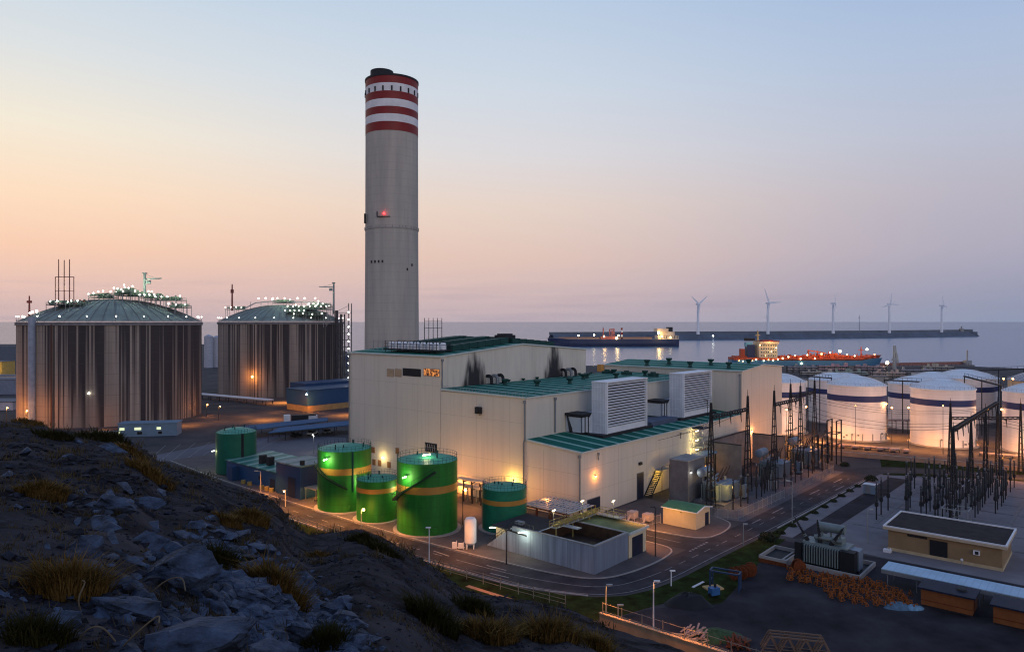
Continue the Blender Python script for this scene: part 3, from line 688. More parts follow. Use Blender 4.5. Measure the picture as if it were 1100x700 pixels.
# bulkhead lamps on the walls
def wall_lamp(px, py, plane, e, c=SOD, mat=None, out=.9):
    if plane == 'R': t, s = T_on(px,0), 0; p = (t,-.25,Zat(py,t,0)); lp = W3(t,-out,p[2]); n = (0,-1)
    else: t, s = 0, S_on(px,0); p = (-.25,s,Zat(py,0,s)); lp = W3(-out,s,p[2])
    m = MB().bar((p[0] if plane=='R' else 0, 0 if plane=='R' else p[1], p[2]+.12),(p[0],p[1],p[2]+.12),.1); o = B('wall_lamp', m.cbox(*p[:2],p[2]+.15,.4,.4,.12), m_dark)
    B('bulb', MB().ball(p,.22,10,6), mat or m_bulb_o, o); lamp_light(lp, e, c)
wall_lamp(639,511,'R',260)
wall_lamp(807,463,'R',420,(1,.38,.12))
wall_lamp(552,517,'L',900,(1,.60,.10),m_bulb_y,1.4)
wall_lamp(497,521,'L',1100,SOD)
wall_lamp(412,491,'L',350,(1,.75,.30),m_bulb_y,1.6)
# mushroom vents on the roofs
def roof_vent(t, s, z, k=1.0):
    m = MB().lathe([(.0,0),(.95,0),(.62,.25),(.45,.8),(.45,1.0),(.85,1.3),(.95,1.75),(.9,1.8),(0,1.85)],14)
    o = B('roof_vent', m, m_roof_d); o.location = (t,s,z); o.scale = (k,k,k)
for px, py, z in ((577,414.5,H_MID+.5),(612,411.5,H_MID+.5),(626.5,407,H_MID+.5),(630.5,406,H_MID+.5),(542.5,413,H_MID+.55),(661.8,405.8,H_MID+.5),(659.5,401.5,H_MID+.5),(692.8,403.0,H_MID+.5),
                  (695,391.6,H_B1+.1),(718.6,389.6,H_B1+.1),(741.4,393.6,H_B1-.2),(763.6,390.9,H_B1+.1),(782.9,394.4,H_B1-.3),(804.3,391,H_B1+.1)):
    t, s = GT(px, py, z); roof_vent(t, s, z-.35, 1.0 if z < 25 else 1.05)
for t_, s_v, z in [(t0,40.2,H_MID+.25) for t0 in (24,30,36,56,62)]: roof_vent(t_, s_v, z, .55)
for s_v in (22,31,38):
    m = MB().box(66,69,s_v-1,s_v+1,H_MID+.2,H_MID+1.4).tube((67.5,s_v,H_MID+1.4),(67.5,s_v,H_MID+1.8),.8,n=14); B('roof_unit', m, m_roof_d)
m = MB()
for k in range(27): m.bar((.2,14.5+k,H_MID+.3),(.2,14.5+k,H_MID+1.2),.05)
m.bar((.2,14.5,H_MID+1.2),(.2,40.5,H_MID+1.2),.05).bar((.2,14.5,H_MID+.75),(.2,40.5,H_MID+.75),.04); B('roof_rail', m, m_galv)
m = MB()
for k in range(30): m.bar((1+k*2.6,14.6,H_MID+.3),(1+k*2.6,14.6,H_MID+1.1),.05)
m.bar((1,14.6,H_MID+1.1),(77,14.6,H_MID+1.1),.05); B('roof_rail', m, m_galv)
# grey flue ducts bending out of the soot stained wall
for t0 in (16.0,18.2,20.4,47.6,50.2,52.4):
    m = MB(); r = 1.0
    pts = [(t0,S0-.3,H_MID+2.6)]+[(t0,S0-.9-1.0*math.sin(a),H_MID+1.7+1.0*math.cos(a)) for a in [i*PI/10 for i in range(6)]]+[(t0,S0-1.9,H_MID+.4)]
    m.path(pts,.42,10); m.cbox(t0,S0-1.9,H_MID+.3,1.1,1.1,.35); B('flue_duct', m, m_grey if int(t0*10)%4 else m_dark)
# tall block roof: long monitors and a bank of fans
def roofz(t): return H_T0+(H_T1-H_T0)*(1-abs(t-TL/2)/(TL/2))+.3
for t0, t1, s0, s1, h in ((8,29.4,45,47.6,1.5),(10,29.4,53,56,1.7),(9,29.4,63,66,1.7),(31,50,45,48,1.3),(31,57,54,57,1.6),(31,57,63,66,1.6)):
    m = slab([(t0,s0,roofz(t0)+.15),(t1,s0,roofz(t1)+.15),(t1,s1,roofz(t1)+.15),(t0,s1,roofz(t0)+.15)],h)
    for k in range(int((t1-t0)/3)): m.box(t0+k*3+.1,t0+k*3+.3,s0-.08,s1+.08,roofz(t0+k*3)-.0,roofz(t0+k*3)+h+.25)
    B('roof_monitor', m, m_roof_d)
m = MB().box(29.2,33.5,46,50,roofz(30)-.3,roofz(30)+2.2).box(29.6,33,46.6,49.4,roofz(30)+2.2,roofz(30)+2.6); B('roof_plant_box', m, m_dark)
o = B('cooler_bank', MB().box(2.2,7.4,44.5,65,roofz(3)+.7,roofz(3)+1.0), m_dark)
m = MB(); cyl = MB()
for s in [45+i*2.45 for i in range(9)]:
    for t in (2.5,7.1): m.tube((t,s,roofz(t)-.1),(t,s,roofz(3)+3.0),.09,n=6)
    m.bar((2.5,s,roofz(3)+2.2),(7.1,s,roofz(3)+2.2),.1)
for t in (2.5,7.1):
    for z in (1.6,2.3,3.0): m.bar((t,44.6,roofz(3)+z),(t,65,roofz(3)+z),.08)
for s in [46.3+i*2.45 for i in range(8)]:
    for t in (3.7,6.0): cyl.lathe([(0,roofz(3)+1.0),(.8,roofz(3)+1.0),(.8,roofz(3)+2.2),(.55,roofz(3)+2.7),(0,roofz(3)+2.7)],14,t,s)
B('rail', m, m_dark, o); B('cooler', cyl, m_white, o)
m = MB()
for s in (68,70,72,74): m.tube((6,s,roofz(6)),(6,s,roofz(6)+2.8),.12,n=6)
m.bar((6,68,roofz(6)+2.4),(6,74,roofz(6)+2.4),.1); B('roof_mast', m, m_galv)
# the two louvred air intakes on the annex roof
def intake(t0, t1, zb, zt):
    s0, s1 = 5.5, 9.2; zb2 = zb+.6
    o = B('air_intake', MB().box(t0,t1,s0+.25,s1,zb2,zt), m_louver_case)
    m = MB(); n = 16
    for i in range(n):
        z = zb2+1.7+(zt-zb2-2.0)*i/(n-1)*.985
        m.add([(t0+.35,s0+.1,z+.19),(t1-.35,s0+.1,z+.19),(t1-.35,s0-.32,z),(t0+.35,s0-.32,z),(t0+.35,s0+.1,z+.13),(t1-.35,s0+.1,z+.13),(t1-.35,s0-.32,z-.10),(t0+.35,s0-.32,z-.10)],[(0,1,2,3),(7,6,5,4),(3,2,6,7),(0,3,7,4),(1,5,6,2)])
    B('louver_blade', m, m_louver, o)
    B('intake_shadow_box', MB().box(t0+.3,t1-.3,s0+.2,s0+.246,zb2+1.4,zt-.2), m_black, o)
    m = MB().box(t0,t0+.34,s0-.42,s0+.24,zb2,zt).box(t1-.34,t1,s0-.42,s0+.24,zb2,zt).box(t0-.1,t1+.1,s0-.5,s1+.1,zt,zt+.22).box(t0+.34,t1-.34,s0-.1,s0+.2,zb2,zb2+1.35)
    for k in range(5): m.box(t0-.05,t0,s0+.5+k*.8,s0+.58+k*.8,zb2,zt)
    for k in range(4): m.box(t0-.07,t0,s0+.3,s1,zb2+2+k*2.8,zb2+2.1+k*2.8)
    B('intake_frame', m, m_louver, o)
    # flared foot, transition duct back to the hall
    B('intake_skirt', MB().add([(t0-.02,s0+.3,zb2),(t0-.02,s1,zb2),(t0-.02,s1,zb2+4.5),(t0-1.2,s1+2.2,zb2),(t0-.02,s1+2.2,zb2)],[(0,1,3),(1,4,3),(2,1,3),(2,3,4)]), m_louver_case, o)
    B('inlet_duct', MB().box(t0+1,t1-2,s1,14.2,zb2+.6,zb2+3.9).box(t0-3.2,t0+1,s1+.6,14.2,zb2+.2,zb2+3.6), m_louver_case, o)
    m = MB().box(t0-3.6,t0+1.2,s1+.3,14.3,zb2+3.9,zb2+4.4)
    for k in range(4): m.bar((t0-3.4+k*1.3,s1+.45,zb2),(t0-3.4+k*1.3,s1+.45,zb2+4),.14)
    m.box(t0-2,t1+2.5,s0-.6,s1+.5,zb-.15,zb+.55); B('intake_plinth', m, m_dark, o)
zr = H_AN0+(H_AN1-H_AN0)*.45+.25
intake(17.4,35,zr,26.1); intake(53.9,70.6,zr,26.0)
B('roof_plinth', MB().box(37.6,51,5.4,9.5,zr,zr+1.1).box(37.6,51,10.2,13.4,zr,zr+.6), M('plinth_slate',(.06,.09,.15),.6))
cb = MB()
for k in range(12): cb.tube((15.2-.1*k,9.6+.3*k,zr+.4+.2*math.sin(k)),(15-.1*k,13.8,zr+1.2+.35*k),.16,n=6)
B('inlet_cable', cb, m_dark)
o = B('mast_lamp', MB().tube((66,4.2,zr-.2),(66,4.2,zr+4.4),.08).bar((66,4.2,zr+4.3),(63.8,4.2,zr+4.6),.12), m_dark)
# lit stair tower against the long wall
st_ = B('stair_tower', MB().box(48.2,52.4,-3.2,-.1,13.0,13.12), m_dark)
m = MB()
for t in (48.3,52.3):
    for s in (-3.1,-.3): m.tube((t,s,0),(t,s,14.3),.09,n=6)
for k in range(6):
    z = 1.2+k*2.35; m.box(48.2,52.4,-3.2,-.2,z,z+.08)
    m.bar((48.5,-3.1,z),(52.1,-3.1,z+2.3),.12); m.bar((48.3,-3.15,z+1),(52.3,-3.15,z+1),.05); m.bar((48.3,-3.15,z+.5),(52.3,-3.15,z+.5),.05)
B('stair', m, m_galv, st_)
for k in range(5):
    z = 2.9+k*2.35; B('lamp_tube', MB().box(48.2,49.6,-1.2,-1.0,z,z+.14), m_bulb_y, st_)
    if k > 0: lamp_light(W3(48.4,-1.4,z-.3), 130, (1,.80,.32), .15)
# yellow-lit external stair beside the firewall
o = B('outside_stair', MB().box(29.6,33.5,-1.9,-.1,5.4,5.55), m_galv)
m = MB()
for k in range(14): m.box(24.8+k*.36,25.2+k*.36,-1.8,-.2,.35*k+.2,.35*k+.28)
m.bar((24.6,-1.9,.2),(29.8,-1.9,5.3),.14,.3).bar((24.6,-.15,.2),(29.8,-.15,5.3),.14,.3).bar((24.6,-1.9,1.2),(29.8,-1.9,6.4),.06)
m.bar((29.7,-1.9,6.4),(33.4,-1.9,6.4),.06)
for t in (29.8,33.3): m.bar((t,-1.8,0),(t,-1.8,6.4),.1)
B('stair_flight', m, m_dark, o)
lamp_light(W3(30.5,-2.6,4.4), 420, (1,.60,.10), .3)
# end piece on the far block, orange lamp light painted into its colour
B('end_panel', MB().box(77.2,78.9,46.6,48.2,23.6,25.9), M('end_panel_lamplit', (.55,.27,.07), .6))

# grey concrete firewall box
fw = pthing('firewall_box', 'tall grey concrete enclosure beside the yellow-lit stair', 'enclosure', 26.5, -10)
MB().box(0,8,0,4.5,0,9).build('concrete_shell', m_conc_d, fw)
MB().box(-.1,8.1,-.1,4.6,9,9.2).build('coping', m_conc, fw)
o = MB().cbox(1.2,-.1,6.6,.3,.2,.3).build('lamp', m_dark, fw); MB().ball((1.2,-.24,6.5),.13).build('bulb', m_bulb_w, o); lamp_light(W3(27.7,-11,6.4), 60, WHT, .1)

# ------------------------------------------------------------------ chimney
cx, cy = (421-550)/F*228, 228.0
ch = thing('chimney', 'tall grey concrete chimney with red and white bands at its top', 'chimney', (cx,cy,0))
m_ch = M('chimney_concrete', (.42,.385,.335), .85, var=.22, scale=.30, stretch=(1.2,1.2,.12), contrast=.7, tint=(.37,.35,.325), bump=.15, bscale=1.2)
bands(m_ch, 2, 2.4, .06, (.28,.27,.26), .03, .45)
R0 = 8.2
zb = lambda py: EYE+(HZ-py)*(cy-R0)/F
shaft = MB().lathe([(8.75,0),(8.35,60),(R0,zb(80.5)-.5)],72); shaft.build('shaft', m_ch, ch, smooth=True)
zb = lambda py: EYE+(HZ-py)*(cy-R0)/F
edges = [139.6,130,121.7,113.7,105.5,97.2,88.5,80.5]
for i, (a, b_) in enumerate(zip(edges, edges[1:])):
    z0, z1 = zb(a), zb(b_); MB().lathe([(R0+.02,z0),(R0+.09,z0),(R0+.09,z1-.01),(R0+.02,z1-.01)],72).build('red_band' if i % 2 == 0 else 'white_band', m_red if i % 2 == 0 else m_chw, ch, smooth=True)
zt = zb(80.5)
MB().lathe([(R0+.15,zt-.1),(R0+.25,zt-.1),(R0+.25,zt+.5),(R0-.5,zt+.5),(R0-.5,zt-2.5),(0,zt-2.5)],72).build('rim', m_dark, ch)
fl = MB()
fl.lathe([(3.6,zt-2.4),(3.6,zt+3.2),(3.3,zt+3.2),(3.3,zt-1)],32,-2.9,-1.5).lathe([(3.2,zt-2.4),(3.2,zt+1.1),(2.9,zt+1.1),(2.9,zt-1)],32,4.2,1.5); fl.build('flue', m_dark, ch, smooth=True)
ow = MB()
for k in range(10):
    a = -PI*.5+(k-4.5)*.33; r = R0+.1
    MB().bar((r*math.cos(a),r*math.sin(a),zb(97)),(r*math.cos(a),r*math.sin(a),zb(92)),.45,.5).build('slot_opening', m_black, ch)
ww = MB()
for k, (px, py) in enumerate(((404,282),(408,282),(412,282),(416,282),(440,290),(444,285))):
    a = math.asin(max(-1,min(1,((px-421)/F*cy)/R0))); r = R0+.2; z = zb(py)
    ww.bar((r*math.sin(a),-r*math.cos(a),z),(r*math.sin(a),-r*math.cos(a),z+.8),.5,.25)
ww.build('small_vent', m_dark, ch)
rg = MB().lathe([(8.30,68.6),(8.45,68.6),(8.45,69.0),(8.30,69.0)],72)
for k in range(26):
    a = -PI+k*PI/25
    if rnd.random() < .7: rg.bar((8.45*math.cos(a),8.45*math.sin(a),68.6),(8.45*math.cos(a),8.45*math.sin(a),69.6),.25,.1)
rg.build('gallery_ring', m_conc, ch)
o = MB().box(-3.2,.8,-8.7,-8.0,72.0,72.2).bar((-3.1,-8.6,72.2),(-3.1,-8.6,73.6),.3).build('beacon_bracket', m_dark, ch)
MB().ball((-1.0,-8.75,73),.30).build('beacon', m_bulb_r, o); lamp_light((cx-1,cy-10,73), 8, (1,.02,.02), .2)
MB().bar((-7.6,-4.6,70.5),(-7.6,-4.6,73.5),.5,.7).build('side_lamp', m_dark, ch)

# ------------------------------------------------------------------ LNG storage tanks
m_lng = M('lng_concrete', (.31,.26,.222), .85, var=.25, scale=.10, stretch=(1,1,.05), contrast=.5, tint=(.215,.178,.152), bump=.1, spec=.1)
N, L = nodes_of(m_lng); b = N['Principled BSDF']; src = b.inputs['Base Color'].links[0].from_socket
t_ = [n for n in N if n.type == 'TEX_COORD'][0]; m_ = N.new('ShaderNodeMapping'); m_.inputs['Scale'].default_value = (1.7,1.7,.018); L.new(t_.outputs['Object'], m_.inputs[0])
n_ = N.new('ShaderNodeTexNoise'); n_.inputs['Scale'].default_value = 1.0; n_.inputs['Detail'].default_value = 4; L.new(m_.outputs[0], n_.inputs['Vector'])
s_ = N.new('ShaderNodeSeparateXYZ'); L.new(t_.outputs['Object'], s_.inputs[0])
arc = math_node(N, L, 'MULTIPLY', math_node(N, L, 'ARCTAN2', s_.outputs[1], s_.outputs[0]), 34.0)
def cells(wd, off):
    w_ = N.new('ShaderNodeTexWhiteNoise'); w_.noise_dimensions = '1D'; L.new(math_node(N, L, 'FLOOR', math_node(N, L, 'DIVIDE', math_node(N, L, 'ADD', arc, off), wd)), w_.inputs['W']); return w_.outputs['Value']
m2_ = N.new('ShaderNodeMapping'); m2_.inputs['Scale'].default_value = (.10,.10,.02); L.new(t_.outputs['Object'], m2_.inputs[0])
n2_ = N.new('ShaderNodeTexNoise'); n2_.inputs['Scale'].default_value = 1.0; n2_.inputs['Detail'].default_value = 3; L.new(m2_.outputs[0], n2_.inputs['Vector'])
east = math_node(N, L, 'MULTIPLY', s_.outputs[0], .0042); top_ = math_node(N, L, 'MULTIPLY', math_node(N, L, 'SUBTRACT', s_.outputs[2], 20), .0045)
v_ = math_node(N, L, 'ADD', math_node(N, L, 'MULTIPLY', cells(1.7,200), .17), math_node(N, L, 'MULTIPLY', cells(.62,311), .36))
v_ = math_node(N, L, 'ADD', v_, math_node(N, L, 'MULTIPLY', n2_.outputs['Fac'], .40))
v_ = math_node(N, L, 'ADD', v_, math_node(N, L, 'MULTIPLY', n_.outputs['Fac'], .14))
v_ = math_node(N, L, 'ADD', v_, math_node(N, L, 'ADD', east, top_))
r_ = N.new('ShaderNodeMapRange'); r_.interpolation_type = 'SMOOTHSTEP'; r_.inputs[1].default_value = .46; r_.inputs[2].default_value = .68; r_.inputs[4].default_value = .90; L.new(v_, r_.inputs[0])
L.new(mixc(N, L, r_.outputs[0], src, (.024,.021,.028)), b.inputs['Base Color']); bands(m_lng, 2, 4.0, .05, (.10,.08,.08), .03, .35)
m_lngdome = M('lng_dome', (.17,.215,.20), .8, var=.25, scale=.15); ribs(m_lngdome, 3, .09, .35, .4)
def lng(cx, cy, R, label, rot):
    o = thing('storage_tank', label, 'storage tank', (cx,cy,0), 0, 'two big concrete gas tanks')
    Hh = 39.6
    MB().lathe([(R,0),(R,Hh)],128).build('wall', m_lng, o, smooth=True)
    MB().lathe([(R-.2,Hh-1.2),(R+.5,Hh-1.2),(R+.5,Hh),(R-.5,Hh+.1)],96).build('rim', m_conc_d, o)
    prof = []
    for i in range(17):
        a = i/16; r = (R-.5)*(1-a); prof.append((r, Hh+.1+R*.285*(1-(r/R)**2)))
    d = MB().lathe(prof,96).build('dome_roof', m_lngdome, o, smooth=True)
    rb_ = MB()
    for k in range(48):
        a = 2*PI*k/48; pts = [(r*math.cos(a),r*math.sin(a),z+.1) for r, z in prof[:-4]]; 
        for p, q in zip(pts, pts[1:]): rb_.bar(p, q, .16)
    rb_.build('dome_rib', m_conc_d, d)
    rail = MB()
    for k in range(96):
        a, a2 = 2*PI*k/96, 2*PI*(k+1)/96
        for z in (.6,1.15): rail.bar((R*math.cos(a),R*math.sin(a),Hh+z),(R*math.cos(a2),R*math.sin(a2),Hh+z),.06)
        rail.bar((R*math.cos(a),R*math.sin(a),Hh),(R*math.cos(a),R*math.sin(a),Hh+1.15),.06)
    rail.build('rim_railing', m_galv, o)
    for k in range(22):
        a = rot+2*PI*k/22; MB().ball((R*1.0*math.cos(a),R*1.0*math.sin(a),Hh+2.3),0.22 if k%2 else .27,8,5).build('rim_lamp', m_bulb_w, o)
    for k in range(22):
        a = rot+2*PI*k/22; MB().tube((R*math.cos(a),R*math.sin(a),Hh),(R*math.cos(a),R*math.sin(a),Hh+2.3),.07,n=5).build('lamp_post', m_galv, o)
    def dz(x, y): return Hh+.1+R*.285*(1-(x*x+y*y)/R/R)
    return o, Hh, dz
def platform(o, x0, x1, y0, y1, z, dz, lamps, clutter=True, mat=None):
    p = MB().box(x0,x1,y0,y1,z,z+.25).build('roof_platform', mat or M('platform_green', (.07,.13,.09), .6, var=.3), o)
    m = MB(); nx = max(2,int((x1-x0)/4)); ny = max(2,int((y1-y0)/4))
    for i in range(nx+1):
        for j in range(ny+1):
            x = x0+(x1-x0)*i/nx; y = y0+(y1-y0)*j/ny
            m.bar((x,y,min(z,dz(x,y))-.2),(x,y,z+(1.2 if i in (0,nx) or j in (0,ny) else 0)),.16)
    for zz in (.6,1.2): m.bar((x0,y0,z+zz),(x1,y0,z+zz),.07).bar((x0,y1,z+zz),(x1,y1,z+zz),.07).bar((x0,y0,z+zz),(x0,y1,z+zz),.07).bar((x1,y0,z+zz),(x1,y1,z+zz),.07)
    m.build('platform_frame', m_galv, p)
    if clutter:
        q = MB(); rr = random.Random(int(abs(x0*7+y0)))
        for _ in range(int((x1-x0)*(y1-y0)/9)+4):
            x, y = rr.uniform(x0+.8,x1-.8), rr.uniform(y0+.8,y1-.8); h = rr.uniform(.8,2.6)
            if rr.random() < .5: q.tube((x,y,z),(x,y,z+h),rr.uniform(.2,.5),n=8)
            else: q.cbox(x,y,z,rr.uniform(.6,1.6),rr.uniform(.6,1.6),h*.8)
        for _ in range(5):
            y = rr.uniform(y0+.5,y1-.5); q.tube((x0,y,z+rr.uniform(.6,2)),(x1,y,z+rr.uniform(.6,2)),.22,n=6)
        q.build('pump_gear', M('pump_gear_green', (.14,.20,.15), .5, .2, var=.4, scale=.5), p)
    for x, y, h in lamps: MB().ball((x,y,z+h),.28,8,5).build('platform_lamp', m_bulb_w, p)
def jib(o, x, y, z, h, dirx, reach):
    m = MB().tube((x,y,z),(x,y,z+h),.55,.5,10); m.cbox(x,y,z+h,1.5,1.5,.5); m.bar((x,y,z+h-2.2),(x+dirx*reach,y,z+h-1.9),.5,.5); m.cbox(x+dirx*1.6,y,z+h-4.2,1.6,1.2,1.4)
    m.bar((x,y,z+h-.3),(x+dirx*reach*.7,y,z+h-1.8),.12); m.build('jib_crane', M('crane_grey', (.18,.22,.24), .5), o)

R1 = 34.0
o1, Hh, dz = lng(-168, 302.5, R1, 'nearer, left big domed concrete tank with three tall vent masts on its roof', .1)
for (x0,x1,y0,y1,z) in ((-14,2,-27,-18,48.0),): pass
platform(o1,-13,-5.5,-24,-14,46.2,dz,[(-12,-23,1.6),(-9,-23.5,1.8),(-6,-22,1.4),(-13,-18,1.6)],True,m_dark)
m = MB(); vx = [-12.2,-10,-7.9,-5.8]
for i, x in enumerate(vx[:3]):
    x += .9; m.tube((x,-19,46),(x,-19,64.5 if i != 1 else 64.2),.22,.16,8)
for x in (vx[0]-.4,vx[3]+.5): m.bar((x,-19,46),(x,-19,57.6),.22)
m.bar((vx[0]-.4,-19,57.5),(vx[3]+.5,-19,57.5),.25).bar((vx[0]-.4,-19,52),(vx[3]+.5,-19,52),.16)
m.build('vent_stack', M('vent_red_brown', (.17,.055,.04), .6), o1)
m = MB().cbox(-3.5,-18,46.6,3,2,.5)
for k in range(5): m.tube((-4.8+k*.8,-18.4+.5*(k%2),46.6),(-4.8+k*.8,-18.4+.5*(k%2),48+.3*(k%3)),.3,n=8)
m.build('valve_skid', M('valve_red', (.28,.05,.03), .6), o1)
platform(o1,2,14,-6,8,50.6,dz,[(x,-6,1.7) for x in (2,4.5,7,9.5,12)]+[(3,3,2.4),(8,2,2.8),(13,3,2.2)])
platform(o1,14,27,-2,8,48.8,dz,[(x,-2,1.5) for x in (16,18.5,21,23.5)]+[(26,4,2)])
platform(o1,-6,2,-8,0,49.6,dz,[(-6,-8,1.6),(-4,-8,2.0),(-2,-8,2.6),(0,-8,2.8)])
platform(o1,24,31,-4,4,45.6,dz,[(25,-4,1.7),(28,-4,1.3),(30,0,1.5)])
platform(o1,-5,-1,-22,-15,46.4,dz,[(-4.5,-22,1.6),(-2,-22,1.6)])
platform(o1,5,12,-9,-3,51.6,dz,[(x,-9,1.5+.5*(x%2)) for x in (5,6.5,8,9.5,11)]+[(7,-5,3.4),(10,-4,3.0)])
platform(o1,15,22,-8,-2,49.6,dz,[(x,-8,1.3) for x in (15,17,19,21)]+[(18,-4,2.8)])
jib(o1,13,0,50.5,9.5,1,7)
for x, y in ((-26,-14),(-23,-17),(-20,-19),(-18,-22),(-29,-14),(-31,-10)): MB().ball((x,y,dz(x,y)+1.2),.4,8,5).build('roof_lamp', m_bulb_w, o1)
MB().tube((-12.6,-R1+1.2,0),(-12.6,-R1+1.2,41.5),1.25,n=16).build('downcomer_pipe', M('pipe_blue_grey', (.25,.29,.37), .5), o1, smooth=True)
lm = MB().bar((-4.4,-R1-.2,0),(-4.4,-R1-.2,39),.5,.3); lm.build('wall_ladder', M('ladder_dark', (.09,.04,.03), .7), o1)
o = MB().tube((-33,-4,Hh-1),(-33,-4,Hh+11),.5,.25,8).cbox(-33,-4,Hh+8,1.6,1,1).build('mast', M('mast_red', (.22,.04,.03), .6), o1)
MB().bar((9,-33.4,13),(9,-33.0,13),.5).build('wall_lamp', m_bulb_w, o1)
R2 = 34.0
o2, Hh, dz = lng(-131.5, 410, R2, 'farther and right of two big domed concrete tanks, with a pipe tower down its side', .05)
platform(o2,9,31,-22,-4,46.4,dz,[(x,-22,1.8) for x in (10,13,16,19,22,25,28,31)]+[(12,-14,2.6),(18,-12,3),(24,-16,2.4),(29,-8,2.4)])
platform(o2,12,30,-24,-12,43.0,dz,[(14,-24,1),(19,-24,1.4),(24,-24,.8),(29,-24,1.2)])
platform(o2,-4,6,-5,5,50.4,dz,[(-4,-5,1.8),(-1,-5,2.6),(3,-5,2.6),(6,-5,1.8)])
platform(o2,-30,-20,-6,0,46.5,dz,[(-30,-6,1.3),(-27,-6,1.5),(-24,-6,1.5),(-21,-6,1.3)])
m = MB().bar((-20,-3,47.5),(-14,-3,50.5),.5).bar((-14,-3,50.5),(-3,-3,51.5),.5).bar((6,-3,51),(24,-3,50.6),.5)
for x in (-17,-11,-7,12,17): m.bar((x,-3,dz(x,-3)),(x,-3,51),.2)
m.build('walkway', m_galv, o2)
for x in (-12,-8,-4,10,14,20): MB().ball((x,-4,53),.42,8,5).build('walkway_lamp', m_bulb_w, o2)
platform(o2,10,20,-26,-20,44.6,dz,[(x,-26,1.2) for x in (10,12.5,15,17.5,20)])
platform(o2,20,31,-20,-8,48.2,dz,[(x,-20,1.4) for x in (21,23.5,26,28.5)]+[(24,-12,3)])
jib(o2,33,-14,44,17,-1,8)
o = MB().tube((-27,-4,46),(-27,-4,61),.6,.35,8).cbox(-27,-4,56,1.4,1.2,2).build('mast', M('mast_red2', (.17,.04,.035), .6), o2)
# pipe tower with lit landings
pt = MB()
for x in (33.5,41.5):
    for y in (-15,-8): pt.bar((x,y,0),(x,y,46 if x < 35 else 50),.4)
for k in range(12):
    z = 3+k*3.8; pt.bar((33.5,-15,z),(41.5,-15,z),.22).bar((33.5,-8,z),(41.5,-8,z),.22).bar((33.5,-15,z),(41.5,-15,z+3.8),.15).bar((41.5,-15,z),(41.5,-8,z),.2)
pt.tube((35,-15.4,0),(35,-15.4,46),.9,n=10).tube((37.5,-15.4,0),(37.5,-15.4,44),.7,n=10).tube((39.3,-15.2,0),(39.3,-15.2,44),.4,n=10); o = pt.build('pipe_tower', M('pipe_tower_dark', (.055,.05,.055), .6, .2), o2)
for k in range(11): MB().ball((41.6,-15.6,5+k*4.0),.4,8,5).build('landing_lamp', m_bulb_w, o)
MB().ball((-4.5,-R2-.6,11),.6,8,5).build('wall_lamp', m_bulb_o, o2); lamp_light((-131.5-5,410-R2-3,11), 2600, SOD, .6)
# lights thrown on the two tanks
for p, e, c in (((-168-33,268,3),5500,SOD),((-190,262,2.5),2200,SOD),((-150,264,2.5),700,SOD)): lamp_light(p, e, c, .6)
for p, e in (((-112,352,7),5500),((-92,322,7),5000),((-70,305,7),3500),((-100,290,7),3000),((-125,275,7),1600),((-85,372,7),5000),((-230,300,7),2500)): spot(p, (p[0],p[1],0), e*4.5, SOD, 150, .5)
for x, y, z in ((-176,285,54),(-155,298,56),(-142,300,54),(-118,395,55),(-108,392,52),(-131,405,57)): lamp_light((x,y,z), 1700, (.80,1,.62), .6)

